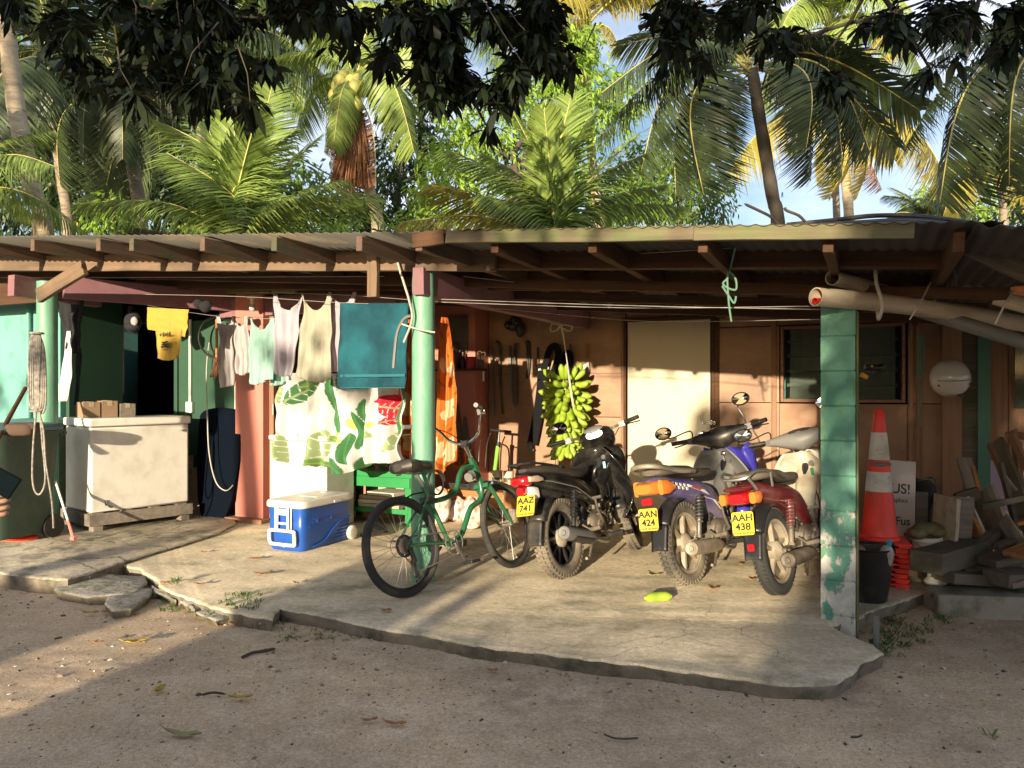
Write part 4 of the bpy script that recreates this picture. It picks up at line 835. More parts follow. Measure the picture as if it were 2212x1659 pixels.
def motorbike(label,pos,head,lean,steer,st):
    fm0=T(pos)@RZ(head)@RX(-lean)
    root=empty('motorcycle',label,'motorcycle',fm0,'small motorcycles parked on the concrete')
    B=lambda mb,n,m,par=None,**k: mb.build(n,mt[m] if isinstance(m,str) else m,par or root,**k)
    body,leg=st['body'],st['leg']
    mwheel(root,'rear_wheel',(0,0,.285),st)
    hp_,ax=(.90,0,.86),Vector((-.42,0,.907)); fm=rotax(I4,hp_,ax,steer)
    FX=1.16
    mwheel(root,'front_wheel',(FX,0,.285),st,fm,True)
    # swing arm, shocks, chain case
    mb=MB(); mb.bar((-.03,.075,.285),(.44,.07,.31),.022,.04); mb.bar((-.03,-.075,.285),(.44,-.07,.31),.022,.04); mb.box((.4,0,.31),(.05,.16,.05)); mb.cyl((0,-.11,.285),(0,.11,.285),.014,n=10); mb.box((-.03,-.092,.285),(.05,.02,.04)); B(mb,'swing_arm',st['armmat'],bevel=.004)
    mb=MB(); mb.loft([(-.02,.085,.285,.018,.045),(.1,.085,.29,.018,.042),(.42,.08,.31,.018,.038)],12,.6); B(mb,'chain_case','black')
    for s in(-1,1):
        mb=MB(); a=Vector((.02,s*.115,.31)); b=Vector((.13,s*.115,.60)); d=b-a
        mb.cyl(a,a+d*.5,.018,n=12); mb.cyl(a+d*.4,b,.013,n=10); mb.cyl(a,a+d*.06,.024,n=10)
        sh=B(mb,'shock_absorber',st['shock'])
        mb=MB(); pts=[]
        q=d.to_track_quat('Z','X').to_matrix()
        for i in range(90):
            t=i/89; pts.append(a+d*(.36+.6*t)+q@Vector((math.cos(t*48)*.025,math.sin(t*48)*.025,0)))
        mb.tube(pts,.005,5); mb.build('spring',mt[st['spring']],sh)
        if st.get('shroud'): mb=MB(); mb.cyl(a+d*.42,b,.028,n=14); mb.build('shock_shroud',mt[st['shroud']],sh)
    # exhaust
    rise=st.get('rise',.05)
    mb=MB(); p0=Vector((-.20,-.16,.25+rise)); p1=Vector((.28,-.15,.23))
    fmx=T(p0)@((p1-p0).to_track_quat('Z','Y').to_matrix().to_4x4()); Lx=(p1-p0).length
    mb.lathe([(.018,.03),(.020,.004),(.040,0),(.047,.006),(.049,.03),(.048,Lx*.75),(.040,Lx*.92),(.022,Lx)],22,fmx); mb.lathe([(.0,.05),(.017,.05),(.017,.0)],16,fmx)
    exh=B(mb,'exhaust_muffler',st['exh'])
    mb=MB(); mb.tube(curve([p1-(p1-p0)*.03,(.40,-.14,.19),(.58,-.10,.17),(.74,-.04,.22),(.76,-.02,.31)],5),.015,10); mb.build('exhaust_pipe',mt['steel'],exh)
    if st.get('shield'):
        mb=MB(); mb.m=fmx; mb.grid(lambda a,b:((.053)*math.cos(R(200+100*a)),(.053)*math.sin(R(200+100*a)),.1+(Lx*.6)*b),10,6); mb.build('heat_shield',mt['black'],exh,solid=.003)
    # engine
    mb=MB(); mb.ell((.47,-.01,.30),(.13,.115,.105),18,10,e=.7); mb.ell((.42,-.09,.30),(.085,.035,.085),16,8); mb.ell((.55,.09,.29),(.075,.035,.075),16,8); mb.cyl((.44,-.12,.30),(.44,-.135,.30),.055,n=18)
    mb.box((.50,0,.42),(.16,.12,.10),(0,-10,0)); mb.box((.33,-.03,.27),(.10,.12,.10)); B(mb,'engine_case','engine',bevel=.01)
    mb=MB(); mb.box((.64,0,.31),(.14,.10,.10)); 
    for i in range(7): mb.box((.60+i*.022,0,.31),(.007,.15,.15))
    mb.box((.77,0,.31),(.05,.12,.12)); B(mb,'cylinder','engine',bevel=.003)
    mb=MB(); mb.ell((.80,0,.42),(.06,.05,.05),12,8); mb.tube([(.70,.02,.40),(.62,.03,.46),(.56,.03,.55)],.02,8); B(mb,'carburettor','engine')
    sr_=random.Random(st['kind'])
    for k in range(16):
        mb=MB(); q=(sr_.uniform(.30,.72),sr_.uniform(-.13,-.05),sr_.uniform(.20,.48))
        if k%3==0: mb.cyl(q,(q[0]+sr_.uniform(-.03,.03),q[1]-.025,q[2]),sr_.uniform(.008,.02),n=8)
        elif k%3==1: mb.box(q,(sr_.uniform(.02,.06),.02,sr_.uniform(.015,.04)),(0,sr_.uniform(-40,40),0))
        else: mb.tube([q,(q[0]+sr_.uniform(-.1,.1),q[1]-.01,q[2]+sr_.uniform(-.08,.08))],.006,6)
        B(mb,'engine_fitting','engine' if k%4 else 'steel')
    mb=MB(); mb.tube(curve([(.74,-.05,.55),(.70,-.09,.45),(.60,-.10,.38),(.52,-.08,.42)],4),.006,6); B(mb,'engine_cable','black'); mb=MB(); mb.tube(curve([(.80,-.04,.70),(.72,-.10,.52),(.55,-.12,.36)],4),.005,6); B(mb,'engine_cable','black'); mb=MB(); mb.tube(curve([(.02,-.10,.30),(.15,-.11,.26),(.40,-.12,.25),(.62,-.15,.21)],4),.005,6); B(mb,'engine_cable','black')
    # foot gear
    for s in(-1,1):
        mb=MB(); mb.tube([(.46,s*.05,.22),(.47,s*.15,.215),(.47,s*.17,.22)],.011,8); mb.cyl((.47,s*.165,.222),(.48,s*.285,.232),.019,n=10); B(mb,'footpeg','black')
        mb=MB(); mb.tube([(.20,s*.10,.34),(.19,s*.16,.30)],.010,8); mb.cyl((.19,s*.155,.30),(.19,s*.25,.315),.017,n=10); B(mb,'pillion_peg','engine')
    mb=MB(); mb.tube([(.43,-.12,.30),(.40,-.17,.33),(.33,-.175,.44),(.31,-.18,.52)],.010,8); mb.cyl((.31,-.16,.52),(.31,-.235,.525),.013,n=8); B(mb,'kick_lever','steel')
    mb=MB(); mb.tube([(.55,-.12,.25),(.63,-.16,.21),(.70,-.17,.20)],.009,8); mb.cyl((.70,-.15,.20),(.70,-.21,.205),.012,n=8); B(mb,'brake_pedal','steel')
    mb=MB(); mb.tube([(.42,.10,.22),(.40,.20,.12),(.36,.30,.015)],.010,8); mb.box((.355,.31,.012),(.05,.03,.008)); B(mb,'side_stand','black')
    mb=MB(); mb.tube([(.30,-.10,.20),(.16,-.13,.10),(.10,-.14,.11)],.011,8); mb.tube([(.30,.10,.20),(.16,.13,.10),(.10,.14,.11)],.011,8); mb.cyl((.30,-.1,.2),(.30,.1,.2),.011,n=8); B(mb,'centre_stand','engine')
    mb=MB(); mb.tube(curve([(.86,0,.80),(.76,0,.62),(.55,0,.47),(.40,0,.42)],4),.030,10); mb.tube([(.40,.05,.42),(.20,.07,.62),(-.20,.07,.68)],.013,8); mb.tube([(.40,-.05,.42),(.20,-.07,.62),(-.20,-.07,.68)],.013,8); mb.bar((.40,0,.45),(.36,0,.27),.10,.05); B(mb,'frame_tube','black')
    # rear mudguard
    mb=MB(); arcsheet(mb,(0,0,.285),.335,72,150,.062,18); mb.grid(lambda a,b:(-.29-.055*a,(b*2-1)*(.062-.006*a),.455-.17*a-.01*(b*2-1)**2),8,6); B(mb,'rear_mudguard','black',solid=.004)
    # tail body
    if st['kind']=='black':
        tail=[(-.40,0,.765,.012,.015),(-.37,0,.755,.05,.035),(-.28,0,.735,.085,.055),(-.12,0,.70,.105,.075),(.08,0,.655,.12,.085),(.25,0,.615,.125,.10),(.40,0,.56,.12,.09),(.50,0,.52,.10,.06)]
    else: tail=[(-.34,0,.72,.04,.03),(-.30,0,.715,.08,.055),(-.15,0,.69,.105,.07),(.05,0,.655,.12,.08),(.22,0,.615,.125,.095),(.36,0,.555,.12,.115),(.46,0,.49,.105,.11),(.54,0,.42,.085,.08)]
    tb=sq(root,'tail_body',tail,body,22,.8)
    if st['kind']=='purple':
        # checker strip and streak on the side panel, lying 2 mm off the panel
        mb=MB(); 
        for i in range(11):
            for k in range(2):
                if (i+k)%2: continue
                x=-.27+i*.026; mb.box((x,-.108-.0009*i,.722-.0045*i-k*.022),(.026,.004,.021),(-14,6,3.5))
        mb.build('checker_decal',mt['white'],tb)
        mb=MB()
        mb.prism([(-.02,.685),(.20,.625),(.26,.585),(.14,.625),(-.0,.665)],.004,T(0,-.123,0)@RX(90)@RZ(0)); mb.prism([(.10,.60),(.34,.54),(.42,.45),(.30,.545)],.004,T(0,-.125,0)@RX(90)); mb.build('white_swoosh',mt['white'],tb)
        mb=MB(); mb.prism([(.0,.665),(.12,.632),(.16,.640),(.04,.675)],.004,T(0,-.1265,0)@RX(90)); mb.build('red_swoosh',mt['redlens'],tb)
    if st['kind']=='black':
        for s in(-1,1):
            mb=MB(); mb.tube([(-.36,s*.058,.74),(-.15,s*.107,.70),(.15,s*.128,.625),(.36,s*.127,.52)],.004,6); mb.build('body_line',mt['grey'],tb)
        mb=MB(); mb.loft([(-.30,0,.665,.04,.03),(-.15,0,.62,.085,.035),(.0,0,.60,.09,.03)],14,.7); B(mb,'undertail','black')
    # seat
    sq(root,'seat',[(-.30,0,.80,.05,.018),(-.26,0,.80,.105,.030),(-.10,0,.80,.125,.034),(.06,0,.785,.125,.036),(.14,0,.765,.12,.034),(.30,0,.745,.11,.036),(.46,0,.745,.075,.030),(.54,0,.75,.035,.018)] if st['kind']!='black' else [(-.34,0,.805,.035,.012),(-.28,0,.80,.075,.028),(-.12,0,.79,.105,.036),(.06,0,.765,.12,.040),(.16,0,.735,.12,.036),(.32,0,.715,.11,.04),(.48,0,.73,.07,.04),(.56,0,.76,.035,.03)],st['seat'],20,.7)
    # grab rail
    mb=MB()
    if st['kind']=='black': mb.tube(curve([(-.02,.125,.79),(-.20,.115,.825),(-.36,.09,.85),(-.42,.04,.852),(-.42,-.04,.852),(-.36,-.09,.85),(-.20,-.115,.825),(-.02,-.125,.79)],4),.009,8)
    elif st['kind']=='purple': mb.tube(curve([(.05,.145,.775),(-.15,.145,.79),(-.32,.12,.83),(-.40,.05,.85),(-.40,-.05,.85),(-.32,-.12,.83),(-.15,-.145,.79),(.05,-.145,.775)],4),.017,10)
    else: mb.tube(curve([(.02,.14,.765),(-.18,.14,.82),(-.34,.11,.835),(-.42,.07,.80),(-.42,-.07,.80),(-.34,-.11,.835),(-.18,-.14,.82),(.02,-.14,.765)],4),.011,8); 
    if st['kind']=='red':
        for s in(-1,1): mb.tube([(-.40,s*.08,.80),(-.34,s*.1,.72)],.010,8); mb.tube([(-.18,s*.14,.82),(-.16,s*.13,.72)],.009,8)
    B(mb,'grab_rail','black' if st['kind']=='black' else ('alloy' if st['kind']=='purple' else 'steel'))
    # tail light and indicators
    if st['kind']=='black':
        sq(root,'tail_light',[(-.43,0,.735,.045,.022),(-.405,0,.735,.075,.036),(-.36,0,.735,.078,.038)],'redlens',16,.5)
        sq(root,'stop_light',[(-.415,0,.665,.028,.028),(-.385,0,.67,.032,.03),(-.34,0,.675,.03,.03)],'redlens',14,.6)
        for s in(-1,1): sq(root,'indicator',[(-.40,s*.08,.742,.016,.018),(-.33,s*.095,.738,.022,.024),(-.26,s*.10,.728,.010,.012)],M('clear_indicator_lens',(.55,.42,.30),.15,coat=.6,bump=0),12,.6)
        sq(root,'light_bracket',[(-.36,-.04,.66,.02,.03),(-.33,-.04,.65,.03,.04),(-.28,-.04,.64,.03,.04)],'white',12,.5)
    elif st['kind']=='purple':
        sq(root,'tail_light',[(-.43,0,.70,.055,.030),(-.40,0,.70,.075,.042),(-.33,0,.70,.082,.048)],'orlens',18,.45)
        for s in(-1,1): sq(root,'indicator',[(-.36,s*.095,.70,.018,.05),(-.30,s*.105,.698,.024,.05),(-.20,s*.115,.69,.006,.015)],'orlens',12,.6)
        sq(root,'reflector',[(-.405,0,.615,.040,.022),(-.395,0,.615,.042,.024)],'redlens',12,.3)
    else:
        sq(root,'tail_light',[(-.45,0,.675,.05,.030),(-.42,0,.675,.070,.040),(-.34,0,.68,.076,.044)],'redlens',18,.45)
        for s in(-1,1): sq(root,'indicator',[(-.43,s*.10,.675,.022,.034),(-.38,s*.105,.675,.032,.040),(-.29,s*.10,.68,.012,.02)],'orlens',14,.6)
        mb=MB(); mb.ell((-.40,0,.735),(.05,.10,.022),16,8); B(mb,'light_hood','red')
        sq(root,'reflector',[(-.352,0,.36,.022,.022),(-.342,0,.36,.024,.024)],'redlens',10,.3)
    # plate facing rearward
    pf=T(*st['platepos'])@RZ(-90)@RX(90+st.get('platetilt',-14)) @RZ(st.get('plateroll',0))
    numplate(root,pf,st['plate'],None)
    # fork, front mudguard
    mb=MB(); mb.m=fm
    for s in(-1,1):
        mb.cyl((FX-.02,s*.085,.285),(FX-.14,s*.085,.52),.021,n=12); mb.cyl((FX-.13,s*.085,.50),(.94,s*.075,.84),.015,n=10); mb.box((FX-.01,s*.085,.285),(.05,.025,.05))
    mb.cyl((.96,-.09,.80),(.96,.09,.80),.02,n=8); B(mb,'front_fork','black' if st['kind']=='black' else 'steel')
    mb=MB(); mb.m=fm; arcsheet(mb,(FX,0,.285),.325,20,165,.065,20); B(mb,'front_mudguard',st['fmud'],solid=.004)
    # central body, leg shield
    sq(root,'centre_cover',[(.42,0,.50,.05,.04),(.52,0,.48,.07,.07),(.64,0,.50,.075,.075),(.74,0,.58,.075,.08),(.82,0,.68,.08,.08),(.90,0,.80,.085,.075)],leg if st['kind']!='black' else 'blackgloss',18,.75)
    def shield(a,b):
        y=(a*2-1); z=.30+.60*b; w_=.15+.09*math.sin(math.pi*min(1,b*1.0)**.9)+.03*b
        w_*=1-.45*b**7; x=.98-.17*b-.10*(1-abs(y)**1.6)*(-.4)+.06*(y*y)*-1.6+.03*math.sin(b*6)
        if b<.25: x+= (.25-b)*-.30
        return (x,y*w_,z)
    mb=MB(); mb.grid(shield,20,18); B(mb,'leg_shield',leg,solid=.012)
    sq(root,'front_cowl',[(.90,0,.84,.09,.07),(.98,0,.82,.15,.09),(1.05,0,.78,.14,.11),(1.10,0,.72,.10,.11),(1.13,0,.66,.05,.07)],st['cowl'],20,.8)
    if st['kind']=='purple':
        for s in(-1,1): sq(root,'blue_wing',[(.88,s*.16,.86,.01,.03),(.93,s*.19,.82,.02,.11),(1.0,s*.18,.76,.025,.15),(1.06,s*.15,.68,.02,.12),(1.10,s*.12,.60,.01,.05)],'bluepl',14,.9)
        mb=MB(); mb.tube([(.80,-.03,.86),(.80,-.03,.80)],.006,6); mb.ell((.795,-.03,.86),(.01,.02,.02),10,6); B(mb,'ignition_key','chrome')
    mb=MB(); mb.cyl((.83,-.06,.80),(.80,-.06,.81),.020,n=14); B(mb,'ignition_lock','steel')
    if st.get('fob'): mb=MB(); mb.box((.785,-.065,.745),(.006,.024,.055)); B(mb,'key_tag',M('key_tag_'+st['kind'],st['fob'],.4,bump=0),bevel=.004)
    # handlebar group
    hb=MB(); hb.m=fm
    if st['kind']=='black': hb.loft([(.80,0,1.00,.07,.03),(.85,0,1.00,.13,.055),(.92,0,.98,.15,.085),(1.00,0,.95,.14,.095),(1.06,0,.92,.10,.075),(1.09,0,.91,.04,.03)],20,.8)
    else:
        hb.loft([(-.27,.90,1.02,.022,.020),(-.20,.90,1.015,.040,.035),(-.10,.90,1.0,.085,.065),(0,.91,.985,.115,.085),(.10,.90,1.0,.085,.065),(.20,.90,1.015,.040,.035),(.27,.90,1.02,.022,.020)],20,.8,'y')
    hc=B(hb,'handlebar_cowl',st['hcowl'])
    mb=MB(); mb.m=fm; mb.ell((.985 if st['kind']!='black' else 1.04,0,.965),(.05,.07,.05),16,8); mb.build('headlight',M('headlight_glass',(.6,.6,.58),.1,coat=1,bump=0),hc)
    if st['kind']=='black':
        mb=MB(); mb.m=fm; mb.ell((.84,0,1.045),(.055,.085,.022),16,8,RY(-25)); mb.build('speedometer',mt['grey'],hc)
    else:
        mb=MB(); mb.m=fm; mb.ell((.85,0,1.045),(.05,.11,.018),16,8,RY(-35)); mb.build('speedometer',M('meter_glass_'+st['kind'],(.06,.06,.06),.12,coat=1,bump=0),hc)
    for s in(-1,1):
        mb=MB(); mb.m=fm; mb.tube([(.90,s*.10,1.01),(.885,s*.24,1.025),(.84,s*.34,1.03)],.011,8); hbm_=B(mb,'handlebar','steel')
        mb=MB(); mb.m=fm; mb.cyl((.875,s*.265,1.026),(.832,s*.385,1.032),.0175,n=12); mb.build('grip',mt['black' if st['kind']!='red' or s>0 else 'grey'],hbm_)
        mb=MB(); mb.m=fm; mb.tube([(.91,s*.22,1.015),(.925,s*.28,1.01),(.89,s*.385,1.00)],.006,6); mb.box((.89,s*.235,1.02),(.045,.05,.045)); mb.build('lever',mt['black'],hbm_)
        if st.get('mirrors') and s in st['mirrors']:
            mx_=st['mirrors'][s]  # head position
            hd=Vector(mx_); mb=MB(); mb.m=fm; mb.tube(curve([(.89,s*.22,1.03),(.87,s*.22+.0,1.10),tuple(hd+Vector((.02,-s*.04,-.05))),tuple(hd)],4),.006,6); ms_=B(mb,'mirror_stem','black')
            q=RZ(st.get('mrot',0))
            mb=MB(); mb.m=fm@T(hd)@q; mb.ell((0,0,0),(.018,.072,.053),18,10); mh=mb.build('mirror_head',mt['black'],ms_)
            gm=M('mirror_glass',st.get('mg',(.25,.21,.16)),.05,1,var=0,bump=0); mb=MB(); mb.m=fm@T(hd)@q; mb.lathe([(.0,.019),(.9,.019),(1,.015)],24,RY(-90)@Matrix.Diagonal((.047,.065,1,1))); mb.build('mirror_glass',gm,ms_)
    # cables
    for s in(-1,1):
        mb=MB(); mb.m=fm; mb.tube(curve([(.92,s*.2,1.0),(1.02,s*.14,.96),(1.04,s*.07,.86),(1.02,s*.08,.7)],4),.004,5); B(mb,'cable','black')
    return root
MK=lambda a,b: fl(a,b)
def at(x,y): p=fl(x,y); return (p.x,p.y,.0)
black=motorbike('black underbone motorcycle with plate AAZ 741 and chunky tyres, nearest the bicycle',at(1222,1248),57,11,20,dict(kind='black',body='blackgloss',leg='blackgloss',cowl='blackgloss',hcowl='blackgloss',tyre='rubber',knob=1,fat=1,rim='blackrim',spokes=5,twin=1,exh='grey',shield=1,shock='black',spring='black',armmat='engine',seat='seatblack' if 0 else 'leather',fmud='black',rise=.09,
  plate=('AAZ','741','COOK ISLANDS'),platepos=(-.385,-.01,.567),platetilt=-22,fob=(.25,.55,.65),mirrors={1:(.83,.27,1.14)},mrot=10))
purple=motorbike('purple motorcycle with plate AAN 424, orange tail light and cream wheels, in the middle',at(1490,1262),50,10,16,dict(kind='purple',body='purp',leg='grey',cowl='bluepl',hcowl='black',tyre='rubber',knob=1,rim='alloy',spokes=6,exh='alloy',shock='steel',spring='steel',shroud='black',armmat='alloy',seat='seat',fmud='bluepl',rise=.02,
  plate=('AAN','424','COOK ISLANDS'),platepos=(-.415,0,.50),platetilt=-8,mirrors={1:(.80,.42,1.13),-1:(.84,-.24,1.24)},mrot=0))
red=motorbike('dark red and cream motorcycle with plate AAH 438, beside the block pillar',at(1688,1284),50,10,14,dict(kind='red',body='red',leg='cream',cowl='cream',hcowl='grey',tyre='rubberdark',rim='alloy',spokes=5,exh='engine',shock='engine',spring='steel',shroud='red',armmat='engine',seat='seat',fmud='cream',rise=.0,
  plate=('AAH','438','COOK ISLANDS'),platepos=(-.405,0,.52),platetilt=-10,fob=(.02,.20,.07),mg=(.8,.82,.84),mirrors={1:(.80,.40,1.12),-1:(.84,-.24,1.22)},mrot=0))
# ---------------------------------------------------------------- bicycle
def bicycle(pos,head,lean,steer):
    root=empty('bicycle','green cruiser bicycle with tall chrome handlebar leaning on the round post','bicycle',T(pos)@RZ(head)@RX(-lean))
    B=lambda mb,n,m,par=None,**k: mb.build(n,mt[m],par or root,**k)
    hpt=(.80,0,.80); ax=Vector((-.34,0,.94)).normalized(); fm=rotax(I4,hpt,ax,steer)
    FX=1.08
    for nm,c,m in(('rear_wheel',Vector((0,0,.33)),I4),('front_wheel',Vector((FX,0,.33)),fm)):
        mb=MB(); mb.m=m; mb.ring(c,(0,1,0),.305,.025,56,10); w=B(mb,nm,'rubberdark' if nm[0]=='r' else 'rubberdark')
        mb=MB(); mb.m=m; mb.ring(c,(0,1,0),.278,.012,56,6); mb.build('rim',mt['black'],w)
        mb=MB(); mb.m=m
        for i in range(32):
            a=2*math.pi*i/32; s=1 if i%2 else -1; a2=a+(.5 if (i//2)%2 else -.5)
            mb.tube([c+Vector((math.cos(a2)*.022,s*.03,math.sin(a2)*.022)),c+Vector((math.cos(a)*.272,0,math.sin(a)*.272))],.0013,4)
        sp=mb.build('spokes',mt['steel'],w)
        mb=MB(); mb.m=m; mb.cyl(c+Vector((0,-.055,0)),c+Vector((0,.055,0)),.016,n=12); mb.build('hub',mt['steel'],w)
        if nm[0]=='r':
            mb=MB()
            for k in range(7): mb.lathe([(.055-.005*k,0),(.055-.005*k,.002)],26,T(c+Vector((0,-.030-.005*k,0)))@RX(90))
            mb.build('sprocket_cassette',mt['engine'],w); mb=MB(); mb.ring(c+Vector((0,.035,0)),(0,1,0),.07,.002,24,4); mb.lathe([(.075,0),(.075,.002)],24,T(c+Vector((0,-.024,0)))@RX(90)); mb.build('spoke_guard',mt['black'],w)
    BB=Vector((.43,0,.285)); st=Vector((.26,0,.70))
    mb=MB(); mb.tube([BB,st],.017,12); mb.cyl(BB+Vector((0,-.036,0)),BB+Vector((0,.036,0)),.022,n=14)
    mb.tube(curve([(.30,0,.59),(.46,0,.60),(.575,0,.645),(.63,0,.74),(.69,0,.795),(.785,0,.80)],6),.019,12)      # curved upper tube
    mb.tube(curve([(.80,0,.83),(.835,0,.72),(.84,0,.60),(.80,0,.54),(.70,0,.50),(.62,0,.40),(.55,0,.32),BB],6),.021,12)   # curved down tube
    mb.tube([Vector((.775,0,.865)),Vector((.845,0,.675))],.022,12)
    for s in(-1,1): mb.tube([BB+Vector((0,s*.03,0)),(.16,s*.05,.32),(0,s*.062,.33)],.010,8); mb.tube([(.285,s*.015,.63),(.14,s*.05,.48),(0,s*.062,.33)],.009,8)
    mb.box((.02,0,.33),(.03,.135,.03)); B(mb,'frame','greenframe')
    mb=MB(); mb.tube([st,(.215,0,.80)],.0125,10); B(mb,'seat_post','steel')
    mb=MB(); mb.loft([(.04,0,.845,.06,.026),(.08,0,.85,.118,.046),(.15,0,.85,.122,.048),(.22,0,.845,.085,.042),(.29,0,.84,.042,.034),(.35,0,.835,.025,.022),(.37,0,.83,.012,.012)],18,.85); sd_=B(mb,'saddle','leather')
    mb=MB(); 
    for s in(-1,1): mb.tube(curve([(.10,s*.06,.83),(.16,s*.03,.80),(.24,s*.022,.80),(.33,s*.01,.825)],4),.004,6); mb.ring((.10,s*.05,.815),(0,0,1),.016,.004,14,5); mb.ring((.10,s*.05,.80),(0,0,1),.016,.004,14,5)
    mb.build('saddle_spring',mt['steel'],sd_)
    # fork
    mb=MB(); mb.m=fm
    mb.cyl((.845,0,.675),(.858,0,.645),.024,n=12); mb.box((.86,0,.64),(.05,.13,.03),(0,20,0))
    for s in(-1,1): mb.tube(curve([(.86,s*.055,.645),(.93,s*.06,.54),(1.0,s*.06,.44),(1.05,s*.06,.36),(FX,s*.058,.33)],4),[.016]*8+[.013]*5+[.010]*4,10)
    B(mb,'fork','greenframe')
    # handlebar: chrome riser
    mb=MB(); mb.m=fm; mb.tube([(.775,0,.865),(.745,0,.945),(.745,0,.975)],.013,10)
    for s in(-1,1): mb.tube(curve([(.745,0,.975),(.755,s*.06,.985),(.745,s*.14,1.03),(.715,s*.19,1.11),(.68,s*.23,1.155),(.60,s*.29,1.175),(.50,s*.33,1.18)],5),.011,10)
    hb=B(mb,'handlebar','chrome')
    mb=MB(); mb.m=fm; mb.cyl((.745,-.03,.975),(.745,.03,.975),.022,n=12); mb.box((.745,0,.96),(.05,.05,.03)); mb.build('stem_clamp',mt['black'],hb)
    for s in(-1,1):
        mb=MB(); mb.m=fm; mb.cyl((.60,s*.29,1.175),(.48,s*.335,1.181),.017,n=12); mb.build('grip',mt['grey'],hb)
        mb=MB(); mb.m=fm; mb.tube(curve([(.66,s*.245,1.155),(.64,s*.29,1.13),(.50,s*.38,1.13)],4),.005,6); mb.box((.66,s*.245,1.155),(.05,.03,.04)); mb.build('brake_lever',mt['steel'],hb)
        mb=MB(); mb.m=fm; mb.tube(curve([(.66,s*.25,1.15),(.80,s*.18,1.10),(.86,s*.05,.95),(.86,0,.80)],6),.0035,5); mb.build('brake_cable',mt['black'],hb)
    # lamp mount, cable lock
    mb=MB(); mb.cyl((.735,-.02,.735),(.69,-.03,.72),.034,n=16); mb.cyl((.745,-.02,.738),(.735,-.02,.735),.036,n=16); B(mb,'round_lamp','grey')
    mb=MB(); pts=[]
    for i in range(70):
        t=i/69*6.28*2.6; pts.append((.36+.085*math.cos(t)+.004*i/70,-.03-.02*math.sin(i*.2),.715+.085*math.sin(t)))
    mb.tube(pts,.0055,6); B(mb,'coiled_cable_lock','black')
    # drive train
    mb=MB(); mb.ring(BB+Vector((0,-.05,0)),(0,1,0),.082,.0045,36,6); mb.ring(BB+Vector((0,-.05,0)),(0,1,0),.030,.004,20,6)
    for i in range(5): a=i*1.2566; mb.bar(BB+Vector((math.cos(a)*.01,-.05,math.sin(a)*.01)),BB+Vector((math.cos(a)*.08,-.05,math.sin(a)*.08)),.012,.004)
    B(mb,'chainring','steel')
    for s,a in((-1,-62),(1,118)):
        e=BB+Vector((math.cos(R(a))*.165,s*.065,math.sin(R(a))*.165)); mb=MB(); mb.bar(BB+Vector((0,s*.06,0)),e,.022,.012,(0,1,0)); ck=B(mb,'crank','steel',bevel=.003)
        mb=MB(); mb.box(e+Vector((0,s*.055,0)),(.095,.085,.024)); mb.build('pedal',mt['black'],ck,bevel=.006)
    mb=MB(); mb.tube([(0,-.045,.385),BB+Vector((0,-.05,.082))],.004,5); mb.tube([BB+Vector((0,-.05,-.082)),(.06,-.05,.15),(.03,-.05,.13),(.02,-.05,.20),(-.03,-.05,.26)],.004,5); B(mb,'chain','engine')
    mb=MB(); mb.bar((.01,-.065,.31),(.035,-.065,.215),.03,.02,(0,1,0)); mb.bar((.03,-.055,.22),(.04,-.055,.13),.03,.014,(0,1,0)); mb.cyl((.04,-.045,.135),(.04,-.06,.135),.022,n=12); mb.cyl((.03,-.045,.215),(.03,-.06,.215),.022,n=12); B(mb,'derailleur','black',bevel=.003)
    mb=MB(); mb.tube([(.40,.05,.27),(.30,.10,.16),(.22,.16,.06)],.009,8); B(mb,'kickstand','black')
    mb=MB(); mb.tube(curve([(.28,0,.665),(.22,.0,.66),(.15,0,.655),(.10,.0,.64)],3),.006,6); mb.box((.275,0,.60),(.04,.09,.05)); B(mb,'rear_brake','black')
    return root
b=fl(884,1290); bike=bicycle((b.x,b.y,0),50,12,9)
# ---------------------------------------------------------------- laundry and lines
def hp3(x,y,v): return HM@hv(x,y,v)
def cloth(name,label,cat,v,xl,xr,top,bot,mat,nu=30,nv=40,fold=.02,nf=3,seed=1,cf=None,group=None,thick=.003,lean=0,flare=1.0):
    sr=random.Random(seed); ph=[sr.uniform(0,6.28) for _ in range(6)]
    f=lambda q,*a: q(*a) if callable(q) else q
    vv=lambda s,t: v+fold*(.25+.75*t*flare)*(math.sin(s*nf*6.28+ph[0]+t*.8)+.5*math.sin(s*nf*13.1+ph[1]-t*1.2)+.25*math.sin(s*nf*24+ph[3]))+fold*.5*math.sin(t*5+ph[2]+s*3)+lean*t+fold*1.4*mnoise.noise(Vector((s*5,t*4,seed)))
    def fn(s,t):
        x=f(xl,t)+(f(xr,t)-f(xl,t))*s; y=f(top,s)+(f(bot,s)-f(top,s))*t
        p=hv(x,y,v); p.y=vv(s,t); return p
    mb=MB(); mb.grid(fn,nu,nv,cf); mb.v=[tuple(HM@Vector(p)) for p in mb.v]
    o=mb.build(name,mat,ang=180,solid=thick); tag(o,label,cat,group); return o
def uneck(y0,d,a=.0,st=.16):
    def fn(s):
        k=min(s,1-s)
        return y0+a*(2*abs(s-.5))+ (0 if k<st else d*math.sin(math.pi*(s-st)/(1-2*st))**.55)
    return fn
